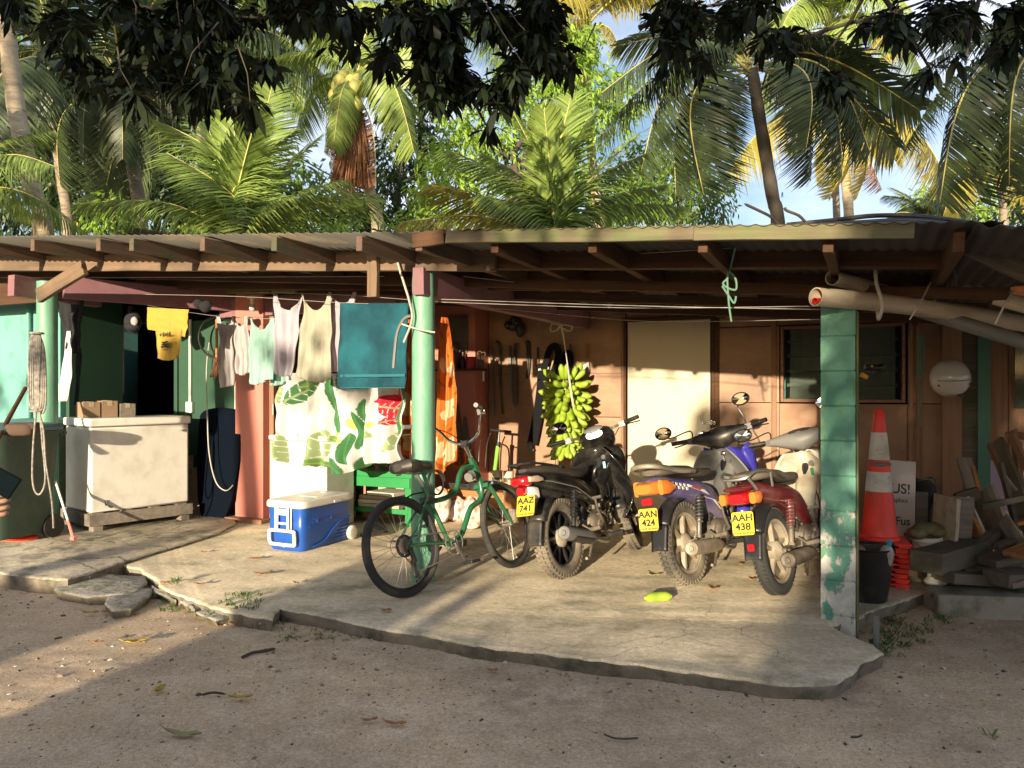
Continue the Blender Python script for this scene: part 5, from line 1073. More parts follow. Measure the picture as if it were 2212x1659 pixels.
def stripecloth(name,c1,c2,n,rough=.9,trans=.25):
    m=M(name,c1,rough,var=.06,bump=.25,bscale=160,trans=trans,bdist=.002); nt=m.node_tree; N=nt.nodes
    wv=N.new('ShaderNodeTexWave'); wv.bands_direction='Z'; wv.inputs['Scale'].default_value=n; wv.inputs['Distortion'].default_value=.6; tc=N.new('ShaderNodeTexCoord'); L(nt,tc.outputs['Object'],wv.inputs['Vector'])
    mx=N.new('ShaderNodeMixRGB'); mx.inputs[1].default_value=(*c1,1); mx.inputs[2].default_value=(*c2,1); L(nt,wv.outputs[0],mx.inputs[0])
    for l in list(nt.links):
        if l.from_node.type=='RGB': t_=l.to_socket; nt.links.remove(l); L(nt,mx.outputs[0],t_)
    return m
gs='singlets pegged in a row on the clothes line'
lnk=lambda n,c,tr=.25: M(n,c,.9,var=.08,scale=5,bump=.3,bscale=90,trans=tr,bdist=.003)
side=lambda x0,x1,dx: (lambda t: x0+(x1-x0)*t+dx*math.sin(math.pi*min(1,t*2.2))*(1 if t<.45 else .3))
w1=stripecloth('white_grey_knit',(.60,.56,.56),(.34,.31,.33),60)
w2=stripecloth('turquoise_striped_knit',(.54,.66,.61),(.12,.42,.37),46)
w3=stripecloth('mauve_striped_knit',(.62,.56,.60),(.33,.23,.32),46)
cloth('singlet','narrow grey and white striped singlet, leftmost of the pegged row','singlet',1.02,side(467,476,3),side(507,504,-2),uneck(683,20),lambda s:838-6*s,w1,seed=2,group=gs)
cloth('singlet','short grey and white striped singlet, second from the left of the pegged row','singlet',1.05,side(503,505,1),side(537,538,-3),uneck(683,22),lambda s:803+8*math.sin(s*3),w1,seed=3,group=gs)
cloth('singlet','turquoise and white striped singlet in the pegged row','singlet',1.0,side(538,534,2),side(593,588,-3),uneck(687,26,0,.14),lambda s:826+6*math.sin(s*5),w2,seed=4,group=gs)
cloth('singlet','turquoise striped top mostly hidden behind the grey singlets','singlet',1.12,588,628,700,lambda s:826+8*math.sin(s*3+1),w2,seed=5,group=gs)
cloth('singlet','plain mauve-grey singlet left of the beige one','singlet',.72,side(592,594,4),side(656,636,-5),uneck(636,34,0,.10),lambda s:808+6*math.sin(s*3.1),lnk('mauve_grey_cotton',(.46,.43,.50)),seed=6,group=gs)
cloth('singlet','plain beige-green singlet beside the teal towel','singlet',.68,side(652,637,8),side(714,714,-2),uneck(634,36,0,.10),lambda s:812+14*math.sin(s*2.6),lnk('beige_green_cotton',(.44,.43,.34)),seed=7,group=gs)
cloth('singlet','mauve and white striped singlet partly behind the teal towel','singlet',.76,side(708,712,2),side(770,768,-3),uneck(631,24,0,.12),804,w3,seed=8,group=gs)
tw=M('teal_terry_towel',(.002,.048,.072),.95,var=.22,scale=3,bump=.8,bscale=220,col2=(.008,.10,.135),thr=.52,soft=.12,s2=3,trans=.08,bdist=.004)
twl=cloth('towel','large teal bath towel with a woven band hanging over the line','towel',.60,lambda t:734-3*t,lambda t:885-8*t,655,lambda s:838+3*math.sin(s*6),tw,seed=9,fold=.016,nf=2.2,thick=.012,group=None)
mb=MB(); p=hv(735,812,.585); q=hv(877,812,.585); mb.box(((p.x+q.x)/2,.578,p.z),(q.x-p.x-.01,.004,.022)); mb.box(((p.x+q.x)/2,.579,p.z-.10),(q.x-p.x-.01,.004,.006)); mb.v=[tuple(HM@Vector(a)) for a in mb.v]; mb.build('woven_band',M('teal_band',(.010,.12,.16),.8,bump=.4,bscale=120),twl)
# floral sheet
Gd=(.06,.20,.07); Gm=(.17,.30,.07); Gl=(.33,.42,.20); Yl=(.78,.66,.16); Rd=(.62,.02,.05); Wt=(.78,.76,.74)
LV=[(.03,.18,80,.16,.04,Gl,1),(.05,.60,20,.20,.06,Gm,1),(.02,.80,70,.2,.08,Gl,1),(.22,.62,-55,.30,.09,Gm,1),(.30,.86,-70,.26,.10,Gl,1),(.16,.86,-100,.2,.05,Gd,0),(.20,.18,-40,.24,.09,Gd,1),(.30,.36,-65,.22,.06,Gl,1),(.26,.10,-20,.16,.05,Gm,1),(.40,.20,90,.20,.035,Gd,0),(.42,.50,88,.22,.03,Gd,0),(.46,.66,5,.09,.04,Yl,0),(.40,.70,10,.07,.03,Gm,0),(.52,.60,-10,.11,.06,Wt,0),(.58,.52,200,.09,.05,Yl,0),(.56,.76,80,.16,.06,Gd,0),(.62,.60,85,.20,.035,Gd,0),(.66,.44,80,.16,.04,Gd,0),(.48,.06,95,.12,.06,Gd,1),(.63,.06,80,.10,.05,Gm,0),(.72,.66,20,.12,.05,Gl,1),(.78,.60,70,.10,.05,Wt,0),(.76,.58,0,.03,.03,Yl,0),(.82,.80,-30,.24,.07,Gm,1),(.92,.72,-50,.20,.06,Gl,1),(.74,.86,190,.20,.05,Gl,1),(.87,.40,10,.12,.09,Rd,1),(.84,.30,-15,.12,.04,Rd,0),(.90,.52,-20,.13,.05,Rd,1),(.96,.45,80,.16,.03,Gd,0),(.98,.20,85,.16,.05,Gd,0),(.95,.62,60,.10,.05,Gd,0),(.30,.98,0,.2,.04,Gm,0),(.50,.92,60,.12,.06,Gd,0),(.66,.95,-60,.12,.05,Gd,0)]
LV=[l for i,l in enumerate(LV) if not(l[6]==1 and i%2)]
def floral(s,t):
    X=s*1.45; 
    c=Wt
    for (cx,cy,a,l,w_,col,st) in LV:
        ca,sa=math.cos(R(a)),math.sin(R(a)); dx=X-cx*1.45; dy=t-cy
        u=(dx*ca+dy*sa)/l/1.05; b=(-dx*sa+dy*ca)/w_/1.1
        if abs(u)<1 and abs(b)<(1-u*u)**.8:
            if st and abs(b)>.14 and math.sin((u*5.5-abs(b)*1.2)*3.6)>.93: continue
            c=col if (abs(b)>.10 or not st) else Gl
            if not st and abs(b)<.08: c=tuple(min(1,k*1.5) for k in col)
    return c
cloth('floral_sheet','white sheet printed with green leaves and a red flower hanging under the towel','bed sheet',1.22,lambda t:612-16*math.sin(t*2.4),lambda t:868+14*t,lambda s:805+2*math.sin(s*5),lambda s:985+30*math.sin(s*3.0+.1)+7*math.sin(s*15),M('printed_cotton',(1,1,1),.85,attr='pattern',var=.04,bump=.2,bscale=60,trans=.3,bdist=.003),nu=230,nv=180,fold=.085,nf=4.1,seed=12,cf=floral,flare=1.1)
# orange sarongs
Or=(.72,.20,.025); Op=(.80,.55,.33)
def sarong(k):
    def fn(s,t):
        c=Or
        for (cx,cy,r) in ((.55,.62,.085),(.3,.30,.05),(.8,.36,.05),(.2,.85,.07),(.7,.9,.08)):
            dx=(s-cx)*k; dy=t-cy; rr=math.hypot(dx,dy); a=math.atan2(dy,dx); pr=r*(.55+.45*abs(math.cos(a*2.5+cx*9)))
            if rr<pr: c=Op
            if abs(rr-pr)<.005: c=(.75,.62,.45)
        q=math.sin(s*k*46+math.sin(t*38)*2.4)+math.sin(t*60+math.sin(s*k*30)*2)
        if q>1.45 and c is Or: c=(.42,.10,.012)
        return c
    return fn
om=M('orange_batik_cotton',(1,1,1),.85,attr='pattern',var=.08,bump=.2,bscale=60,trans=.3,bdist=.003)
cloth('sarong','orange batik sarong gathered at a blue peg just right of the round post','sarong',1.3,lambda t:955-20*t**.7,lambda t:966+(22 if t>.5 else 44*t),686,lambda s:1010+14*math.sin(s*5),om,nu=90,nv=150,fold=.03,nf=2.4,seed=14,cf=sarong(.28),group='orange sarongs beside the round post')
cloth('sarong','orange batik sarong seen between the sheet and the round post','sarong',1.35,lambda t:884-26*min(1,t*1.6),lambda t:897+1*t,690,lambda s:958+50*s,om,nu=70,nv=150,fold=.03,nf=2,seed=15,cf=sarong(.25),group='orange sarongs beside the round post')
# black garment with white legs
bk=lnk('black_cotton',(.012,.012,.016),.03); wk=lnk('white_cotton',(.68,.65,.64),.2)
g_=cloth('wetsuit_leggings','long black garment with a white inner leg hanging by the left round post','clothing',.35,lambda t:127+13*t,lambda t:183-6*min(1,t*2),lambda s:640-3*math.sin(s*9),lambda s:764-(10 if s<.5 else 0),bk,seed=20,fold=.02)
def sub(root,xl,xr,y0,y1,v,mat,name,seed=1,nf=1.5):
    c=cloth(name,'x','x',v,xl,xr,y0,y1,mat,seed=seed,fold=.012,nf=nf,nu=12,nv=24); del c['label']; del c['category']
    w_=c.matrix_basis.copy(); c.parent=root; c.matrix_basis=fr[root].inverted()@w_; return c
sub(g_,lambda t:166-6*t,lambda t:176-4*t,752,874,.36,bk,'black_leg',21)
sub(g_,lambda t:144-22*t,lambda t:152-8*t+8*math.sin(t*3.1),715,867,.33,wk,'white_leg',22)
# yellow T-shirt folded over the line
yc=lnk('yellow_cotton',(.52,.34,.06),.2)
ys=cloth('t_shirt','yellow T-shirt with black print folded over the line near the dark doorway','T-shirt',.42,lambda t:318+4*t,lambda t:409-10*t,lambda s:664+5*s,lambda s:712+16*s,yc,seed=24,fold=.010,nf=1.5)
sub(ys,lambda t:332+10*t**1.5,lambda t:398-14*t**2,668,lambda s:774+5*math.sin(s*3),.445,yc,'lower_body',25)
pf=hv(357,722,.405)
text('aebak8',.052,mt['ink'],ys,HM@T(pf)@RX(90),off=.0014); 
mb=MB(); c=hv(357,744,.40)
for k,(dx,dz,rx_,rz) in enumerate(((0,0,.055,.010),(0,-.018,.062,.008),(-.02,.018,.03,.008),(.015,.024,.025,.008))): mb.ell(c+Vector((dx,0,dz)),(rx_,.003,rz),14,6)
for dx in(-.04,.035): mb.ring(c+Vector((dx,0,-.025)),(0,1,0),.010,.004,14,5)
mb.v=[tuple(HM@Vector(a)) for a in mb.v]; mb.build('car_print',mt['ink'],ys)
pf=hv(357,756,.405); text('AITUTAKI',.016,mt['ink'],ys,HM@T(pf)@RX(90),off=.0003)
# cap, small dark sock bundle
cp=empty('cap','black cap hanging by its strap between the wall pipe and the yellow shirt','cap',T(hp3(287,690,.6)),local=False)
mb=MB(); mb.ell(hp3(287,696,.6),(.085,.06,.11),18,12); mb.tube(curve([hp3(283,662,.6),hp3(280,672,.58),hp3(284,684,.58)],3),.02,8); mb.build('crown',bk,cp)
mb=MB(); mb.ell(hp3(286,706,.56),(.075,.05,.045),16,8); mb.build('brim',bk,cp); mb=MB(); mb.ell(hp3(290,694,.545),(.035,.02,.045),14,8); mb.build('pale_lining',M('grey_lining',(.35,.33,.33),.9),cp)
mb=MB(); sr=random.Random(5)
for i in range(5): mb.ell(hp3(438+sr.uniform(-10,10),656+sr.uniform(-9,10),.62),(.05,.04,.045),10,7)
tag(mb.build('dark_cloth_bundle',bk),'small dark bundle of lace cloth under a pink peg','clothing')
# pegs
def peg(x,y,v,col,lb,rot=10):
    mb=MB(); mb.m=T(hp3(x,y,v))@RZ(-25)@RY(rot); mb.box((-.006,0,0),(.008,.012,.06),(0,3,0)); mb.box((.006,0,0),(.008,.012,.06),(0,-3,0)); mb.ring((0,0,.003),(0,1,0),.006,.0025,10,4)
    o=mb.build('clothes_peg',pm_[col],frame=T(hp3(x,y,v))); return tag(o,lb,'peg','pegs on the clothes lines')
pm_={'yellow':M('yellow_peg',(.75,.60,.04),.4,bump=0),'pink':M('pink_peg',(.80,.08,.12),.4,bump=0),'blue':M('blue_peg',(.05,.35,.55),.4,bump=0),'brown':M('wooden_peg',(.35,.22,.14),.7,bump=0)}
for x,y,v,c,r_,lb in((489,686,1.0,'yellow',25,'yellow peg on the leftmost striped singlet'),(521,686,1.03,'yellow',70,'yellow peg lying flat between the two grey striped singlets'),(537,686,1.0,'brown',0,'brown peg between the grey and the turquoise striped singlets'),(591,688,.98,'yellow',5,'yellow peg at the right strap of the turquoise striped singlet'),(597,637,.7,'yellow',40,'yellow peg at the left strap of the mauve-grey singlet'),(650,634,.68,'yellow',5,'yellow peg between the mauve-grey and the beige singlets'),(711,632,.68,'yellow',-5,'yellow peg between the beige and the mauve striped singlets'),(766,630,.74,'yellow',-10,'yellow peg at the right strap of the mauve striped singlet'),(435,642,.6,'pink',30,'pink peg holding the dark lace bundle'),(962,680,1.28,'blue',0,'blue peg on top of the orange sarong'),(167,634,.35,'yellow',5,'yellow peg on the black garment'),(1690,655,.4,'blue',0,'blue-green peg alone on the right part of the line')): peg(x,y,v,c,lb,r_)
# lines
def wire(pts,lb,r=.0022,mat='wire',name='clothes_line',cat='clothes line',n=5,group='wires strung under the roof'):
    P=[hp3(*p) for p in pts]; mb=MB(); cv=curve(P,n); mb.tube(cv,r,6); return tag(mb.build(name,mt[mat]),lb,cat,group)
wire([(-30,600,.2),(420,599,.15),(830,597,.15)],'thin wire high under the front beam on the left')
wire([(175,634,.35),(500,640,.5),(735,654,.6),(890,657,.6)],'line the teal towel and black garment hang on')
wire([(560,632,.7),(735,637,.7),(892,648,.5)],'line carrying the larger singlets')
wire([(320,660,.45),(470,683,1.0),(620,690,1.0),(740,694,1.1)],'low line of the striped singlets')
wire([(940,646,.12),(1350,660,.3),(1790,669,.1)],'upper of two close lines between round post and block pillar')
wire([(940,652,.12),(1350,665,.35),(1790,661,.1)],'lower of two close lines between round post and block pillar')
wire([(940,651,.5),(1130,672,1.2),(1400,694,1.6),(1770,690,.6)],'sagging wire crossing in front of the cream door')
wire([(1000,597,.3),(1180,615,.6),(1330,612,1),(1460,600,1.4),(1530,575,1.6)],'pale sagging cord under the right roof')
wire([(940,568,.0),(1300,552,.0),(1580,536,-.2)],'pale cord stretched just under the fascia')
wire([(1180,618,1.5),(1500,622,1.8),(1780,618,1.2)],'wire far under the roof beside the bare bulb')
wire([(865,530,-.1),(858,560,-.12),(872,610,-.14),(884,650,-.14),(890,690,-.13),(872,740,-.14)],'twisted vine stem hanging from the front beam by the round post',r=.008,mat='cord',name='hanging_vine',cat='vine stem',n=6)
wire([(868,700,-.13),(905,712,-.14),(940,718,-.12)],'short vine twig crossing the round post',r=.006,mat='cord',name='vine_twig',cat='vine stem')
wire([(888,682,.3),(872,690,.3),(858,720,.3),(852,770,.3),(850,795,.3)],'dark hose end looped over the line beside the towel',r=.012,mat='grey',name='hose_end',cat='hose')
# ---------------------------------------------------------------- bananas
bmat=M('green_yellow_banana_skin',(.30,.42,.04),.42,var=.12,scale=4,bump=.1,bscale=30,island=0,dust=(.24,.34,.03),dthr=.55)
tipm=M('banana_tip',(.07,.05,.02),.8,bump=0)
def banana_mesh(seed):
    sr=random.Random(seed); mb=MB(); n=10; L_=.19; pts=[];rs=[]
    for i in range(n+1):
        t=i/n; a=(t-.5)*1.15; pts.append((L_*.5*math.sin(a)/math.sin(.575)+L_/2,0,-.030*math.cos(a*2.2)+.030)); rs.append(.033*min(1,(.28+t*3.2))*min(1,(1-t)*4.2+.30))
    mb.tube(pts,rs,9); mb.cur=1; mb.tube([pts[-1],(pts[-1][0]+.008,0,pts[-1][2]+.003)],[.0065,.004],6)
    o=mb.build('b',[bmat,tipm],frame=I4,ang=50); d=o.data; bpy.data.objects.remove(o); return d
bms=[banana_mesh(i) for i in range(2)]
bc=hv(1222,895,3.02); bw=HM@bc
bun=empty('banana_bunch','big bunch of green-yellow bananas hanging on a rope before the tool wall','banana bunch',T(bw.x,bw.y,bw.z-.45),local=False)
ztop=hv(1222,822,3.02).z; zbot=hv(1222,975,3.02).z
mb=MB(); mb.tube(curve([HM@Vector((bc.x,3.02,ztop+.14)),HM@Vector((bc.x,3.02,ztop-.1)),HM@Vector((bc.x,3.02,zbot+.1))],4),[.03]*5+[.035]*4,10); mb.build('stalk',M('banana_stalk',(.30,.33,.08),.7),bun)
sr=random.Random(77); rows=13
for r_ in range(rows):
    t=r_/(rows-1); z=ztop-(ztop-zbot-.06)*t; rad=.04+.13*math.sin(math.pi*(.22+.72*t))**.8*(1 if t<.55 else 1-(t-.55)*.55); n=int(12-5*max(0,t-.3))
    for i in range(n):
        a=2*math.pi*(i+.5*(r_%2))/n+sr.uniform(-.14,.14)
        if math.sin(a)>.75: continue
        el=R(20-78*min(1,t*1.6+.15)+sr.uniform(-12,12)) if r_>0 else R(sr.uniform(20,60))
        d=Vector((math.cos(a)*math.cos(el),math.sin(a)*math.cos(el),math.sin(el))); p=Vector((bc.x+math.cos(a)*rad*.55,3.02+math.sin(a)*rad*.5,z))
        side_=Vector((-math.sin(a),math.cos(a),0)); up=d.cross(side_).normalized(); 
        if up.z<0 and r_>0: up=-up
        yv=up.cross(d); m=Matrix((d,yv,up)).transposed().to_4x4(); m.translation=p; m=HM@m@Matrix.Scale(sr.uniform(.88,1.1),4)
        o=bpy.data.objects.new('banana',sr.choice(bms)); C.objects.link(o); o.parent=bun; o.matrix_basis=fr[bun].inverted()@m; fr[o]=m
mb=MB(); 
for dx in(-.006,.006): mb.tube(curve([hp3(1212,700,2.6)+Vector((dx,0,0)),hp3(1222,760,2.85),hp3(1234,850,2.78)+Vector((dx,0,0)),hp3(1240,885,2.80)],5),.006,6)
mb.tube(curve([hp3(1210,703,2.6),hp3(1192,700,2.6),hp3(1190,716,2.6),hp3(1204,712,2.6),hp3(1214,702,2.6),hp3(1236,706,2.6),hp3(1228,716,2.6),hp3(1212,706,2.6)],5),.007,6); mb.tube([hp3(1212,700,2.6),hp3(1212,655,2.6)],.006,6)
tag(mb.build('rope',mt['cord']),'pale rope tied in a bow holding up the banana bunch','rope')
mb=MB(); p=fl(1414,1297); m_=T(p.x,p.y,.028)@RZ(18); o=bpy.data.objects.new('loose_banana',bms[0]); C.objects.link(o); o.matrix_basis=T(p.x-.075,p.y-.02,.02)@RZ(14)@RX(80); tag(o,'single green banana lying on the concrete before the motorcycles','banana')
# ---------------------------------------------------------------- things in the left bay
def hbox(mb,c,d,rot=None): mb.box(c,d,rot)
def tohouse(mb): mb.v=[tuple(HM@Vector(p)) for p in mb.v]; return mb
def hthing(name,label,cat,u,v,z=0,group=None): return empty(name,label,cat,HM@T(u,v,z),group)   # local frame = house axes from (u,v,z)
def B(mb,n,m,par,**k): return mb.build(n,mt[m] if isinstance(m,str) else m,par,**k)
# freezer (front face looks along +u)
f=hthing('chest_freezer','large white scuffed chest freezer on a low timber stand','freezer',-3.71,.10,.20); f.matrix_basis=HM@T(-3.69,.14,.20)@RZ(-15)
mb=MB(); mb.box((-.30,.475,.40),(.60,.95,.80)); B(mb,'body','whitepaint',f,bevel=.02)
mb=MB(); mb.box((-.30,.475,.845),(.63,.98,.075)); B(mb,'lid','white',f,bevel=.015,seg=3)
mb=MB(); mb.box((-.30,.475,.804),(.59,.93,.012)); B(mb,'lid_seal','grey',f)
mb=MB(); mb.tube(curve([(.004,.14,.10),(.02,.14,.075),(.025,.16,.05),(.01,.19,.04)],4),.008,6); mb.box((.003,.14,.085),(.008,.03,.05)); B(mb,'drain_cap','grey',f)
mb=MB(); mb.box((.003,.90,.74),(.006,.04,.018)); B(mb,'badge','steel',f)
f=hthing('timber_stand','low timber stand with short legs under the freezer','stand',-3.71,.10,0); f.matrix_basis=HM@T(-3.69,.14,0)@RZ(-15)
mb=MB(); mb.box((.0,.48,.135),(.045,1.0,.11)); B(mb,'side_rail','board',f,bevel=.004); mb=MB(); mb.box((-.64,.48,.135),(.045,1.0,.11)); B(mb,'side_rail','board',f,bevel=.004)
mb=MB(); mb.box((-.32,-.0,.135),(.60,.045,.11)); B(mb,'end_rail','board',f,bevel=.004)
for y in(.06,.9):
    for x in(.0,-.62): mb=MB(); mb.box((x-.03,y,.038),(.10,.09,.077)); B(mb,'leg','board',f,bevel=.004)
for k in range(4): mb=MB(); mb.box((-.32,.06+k*.27,.192),(.66,.10,.014)); B(mb,'slat','board',f)
cb=[(-.26,.10,.16,.16,.15,'flat brown carton at the left end of the freezer top','card'),(-.26,.27,.15,.15,.16,'flat carton in the middle of the freezer top','card'),(-.26,.44,.16,.15,.13,'lower darker carton on the freezer top nearest the doorway','board')]
for x,y,a,b,h,lb,m_ in cb:
    t=hthing('cardboard_box',lb,'box',0,0,0,'cartons on the freezer'); t.matrix_basis=HM@T(-3.69,.14,1.083)@RZ(-15)@T(x-.05,y*1.0,0); mb=MB(); mb.box((0,0,h/2),(a,b,h)); B(mb,'carton',m_,t,bevel=.003); mb=MB(); mb.box((0,0,h+.002),(a*.9,.045,.003)); mb.box((a/2+.002,0,h*.85),(.002,.045,h*.3)); B(mb,'packing_tape',M('tape',(.42,.33,.22),.35,bump=0),t)
# wheelie bins
def bin_(x,y,z0,label,rot):
    t=empty('wheelie_bin',label,'bin',T(*fl(x,y,z0))@RZ(rot),'wheelie bins by the left post')
    mb=MB(); mb.loft([(.05,0,0,.20,.24),(.12,0,0,.22,.26),(.90,0,0,.27,.33),(.96,0,0,.285,.345)],24,.35,'z'); B(mb,'body','binpl',t)
    mb=MB(); mb.loft([(.965,0,0,.30,.36),(.99,0,0,.305,.365),(1.02,0,0,.28,.33),(1.03,0,0,.2,.24)],24,.35,'z'); B(mb,'lid',M('faded_bin_lid',(.10,.17,.18),.5,var=.2),t)
    mb=MB(); mb.cyl((-.22,.38,.93),(.22,.38,.93),.018,n=10); mb.box((-.2,.36,.93),(.03,.06,.05)); mb.box((.2,.36,.93),(.03,.06,.05)); B(mb,'handle','binpl',t)
    for s in(-1,1): mb=MB(); mb.lathe([(.10,-.025),(.105,0),(.10,.025)],20,T(s*.21,.26,.10)@RY(90)); B(mb,'wheel','black',t)
    return t
b1=bin_(18,1168,.03,'dark green wheelie bin with faded blue lid left of the round post',-20)
mb=MB(); mb.m=T(.0,-.292,.62)@RX(90-4); mb.ring((.10,0,.0),(0,0,1),.052,.004,28,5); mb.box((.10,.01,0),(.016,.05,.004)); mb.prism([(.09,.03),(.11,.03),(.10,.048)],.004); B(mb,'round_emblem','white',b1)
bin_(112,1120,.03,'dark wheelie bin mostly hidden behind the left round post',-25)
# timber chunk and stick on the bin
a=pw(48,938,6.55); mb=MB(); mb.ell((0,0,.04),(.12,.10,.055),14,8,e=.5); mb.ell((.09,0,.065),(.05,.08,.035),12,7,e=.6); o=mb.build('brown_sack',M('brown_jute',(.09,.055,.038),.95,var=.3,bump=.8,bscale=30),frame=T(a.x,a.y,a.z)@RZ(8),ang=70); tag(o,'lumpy brown sack resting on the lid of the wheelie bin','sack')
mb=MB(); mb.tube([pw(-12,960,6.3),pw(55,838,6.9)],[.02,.017],10); tag(mb.build('wooden_pole',mt['darkbeam']),'dark wooden pole leaning up past the turquoise wall','pole')
# coiled rope on the left post
mb=MB(); sr=random.Random(4)
for k in range(7):
    x=80+(k-3)*3.6; mb.tube(curve([pw(80,716,6.35),pw(x-3,735,6.33),pw(x-4-abs(k-3),840,6.30),pw(x-2,885+sr.uniform(-8,8),6.32),pw(x+5+abs(k-3),868,6.30),pw(x+5,760,6.33),pw(82,718,6.35)],6),.0085,7)
mb.tube(curve([pw(78,890,6.3),pw(72,960,6.3),pw(70,1030,6.3),pw(76,1062,6.3),pw(88,1066,6.3),pw(98,1035,6.3),pw(92,960,6.3),pw(86,890,6.3)],6),.008,7)
mb.tube(curve([pw(84,890,6.3),pw(94,930,6.3),pw(99,1000,6.3),pw(112,1080,6.35),pw(116,1140,6.5)],6),.008,7)
for y in(712,880): mb.ring(pw(80,y+8,6.33),(0,0,1),.045,.009,18,6)
tag(mb.build('coiled_rope',M('grey_flecked_rope',(.27,.245,.21),.9,var=.7,scale=30,bump=.6,bscale=90),ang=60),'coiled grey flecked rope hung on the left round post','rope')
# stick with pink end, red dustpan
mb=MB(); mb.tube([pw(122,1050,6.95),pw(149,1140,6.75)],.011,8); mb.tube([pw(149,1140,6.75),pw(159,1163,6.65)],[.013,.018],8); 
st_=empty('paint_stick','white stick with pink paint on its lower end leaning by the left post','stick',T(pw(159,1163,6.65)),local=False)
mb=MB(); mb.tube([pw(120,1040,6.95),pw(147,1125,6.78)],.011,8); B(mb,'shaft','white',st_); mb=MB(); mb.tube([pw(147,1125,6.78),pw(158,1160,6.68)],[.012,.016],8); mb.cyl(pw(155,1163,6.68),pw(163,1163,6.66),.02,n=8); B(mb,'pink_tip',M('pink_paint_drips',(.62,.22,.17),.6),st_)
mb=MB(); mb.ell((0,0,.018),(.15,.09,.03),18,8); mb.box((-.20,.0,.02),(.16,.035,.02)); o=mb.build('dustpan',mt['redplastic'],frame=T(*fl(45,1166,.03))@RZ(5)); tag(o,'flat red plastic scoop on the floor left of the round post','scoop')
# body board, leaning boards, hanging cable, broom
ol=[]; 
for k in range(25): a_=math.pi*k/24; ol.append((.28*math.cos(a_),.38+.12*math.sin(a_)**.6))
ol+= [(-.275,.0),(-.22,-.38),(-.14,-.60),(.14,-.60),(.22,-.38),(.275,.0)]
p=hv(461,1025,VG-.2); mb=MB(); mb.m=HM@T(p.x,VG-.10,.62)@RX(84)@Matrix.Scale(1.08,4); mb.prism(ol,.045); tag(mb.build('body_board',mt['navy'],bevel=.01),'dark navy body board standing against the green wall','body board')
for x,w_,h,lb,m_ in((412,.10,.62,'narrow pale board leaning left of the body board','board'),(432,.16,.5,'short brown board leaning behind the body board','card')):
    p=hv(x,1060,VG-.12); mb=MB(); mb.box((0,0,h/2),(w_,.02,h)); tag(mb.build('leaning_board',mt[m_],frame=HM@T(p.x,VG-.17,.03)@RX(-9)@RY(-6),bevel=.002),lb,'board')
mb=MB(); mb.tube(curve([hp3(452,740,VG-.1),hp3(446,800,VG-.08),hp3(448,900,VG-.25),hp3(452,980,VG-.28),hp3(466,1040,VG-.28),hp3(488,1060,VG-.26),hp3(506,1045,VG-.15)],6),.006,7); tag(mb.build('hanging_cable',mt['cord']),'thin pale cable looping down in front of the body board','cable')
mb=MB(); 
for k in range(5): mb.ring(hp3(468+k*2,728,VG-.1),(0.1,1,0),.20+.01*k,.007,30,6,sq=1)
tag(mb.build('coiled_hose',mt['black']),'dark coiled hose hung high on the green wall','hose')
t=empty('broom','dark broom hung upside up beside the pink column','broom',T(hp3(468,800,VG-.15)),local=False); mb=MB(); mb.cyl(hp3(468,690,VG-.15),hp3(468,775,VG-.15),.014,n=8); B(mb,'handle','orangewood',t)
mb=MB(); sr=random.Random(8)
for k in range(70): mb.bar(hp3(468+sr.uniform(-5,5),772,VG-.15+sr.uniform(-.03,.03)),hp3(468+sr.uniform(-15,15),815,VG-.15+sr.uniform(-.05,.05)),.008,.004)
B(mb,'bristles',M('broom_bristles',(.14,.055,.03),.9),t)
# lights under the roof
def bulb(x,y,v,lb):
    t=empty('light_bulb',lb,'light bulb',T(hp3(x,y,v)),'bare bulbs under the roof',local=False); p=hp3(x,y,v)
    mb=MB(); mb.lathe([(0,-.06),(.022,-.052),(.032,-.03),(.028,-.005),(.016,.02)],16,T(p)); B(mb,'glass',M('bulb_glass',(.6,.56,.50),.2,bump=0,coat=.5),t); mb=MB(); mb.cyl(p+Vector((0,0,.015)),p+Vector((0,0,.075)),.021,n=14); mb.cyl(p+Vector((0,0,.07)),p+Vector((0,0,.085)),.05,n=16); B(mb,'socket','white',t)
bulb(545,660,1.2,'bare bulb hanging above the striped singlets'); bulb(1318,656,2.4,'bare bulb in front of the cream door')
for x0,x1,y,lb in((470,585,630,'left green-tinged lamp tube in the dark under the roof'),(590,640,628,'right green-tinged lamp tube in the dark under the roof')): mb=MB(); mb.cyl(hp3(x0,y,1.3),hp3(x1,y,1.3),.022,n=12); tag(mb.build('lamp_tube',M('green_tube',(.16,.22,.04),.4)),lb,'lamp tube')
# ---------------------------------------------------------------- cooler
cu,cvv=-1.375,.35
t=hthing('cool_box','blue cool box with cream lid, pull handle and wheels on the concrete','cooler',cu-.20,cvv+.34,0)
mb=MB(); mb.loft([(.0,0,0,.175,.315),(.02,0,0,.185,.325),(.15,0,0,.19,.33),(.16,0,0,.194,.334),(.24,0,0,.196,.336),(.25,0,0,.192,.332),(.33,0,0,.2,.34),(.36,0,0,.203,.343)],40,.22,'z'); bd=B(mb,'body','blueice',t)
mb=MB()
for k in range(3): mb.box((.196,-.02,.20+.028*k),(.006,.46-.06*k,.008)); 
mb.tube(curve([(.192,-.20,.03),(.196,-.05,.06),(.197,.06,.14),(.197,.18,.20),(.197,.31,.22)],5),.006,6)
for k in range(4): mb.tube([(.193,.08+.03*k,.05+.028*k),(.194,.30,.05+.028*k)],.005,5)
mb.tube([(.197,-.16,.26),(.199,.02,.26),(.199,.03,.235),(.197,.0,.225),(.197,-.16,.225),(.197,-.16,.26)],.004,5); mb.build('moulded_rib',mt['blueice'],bd)
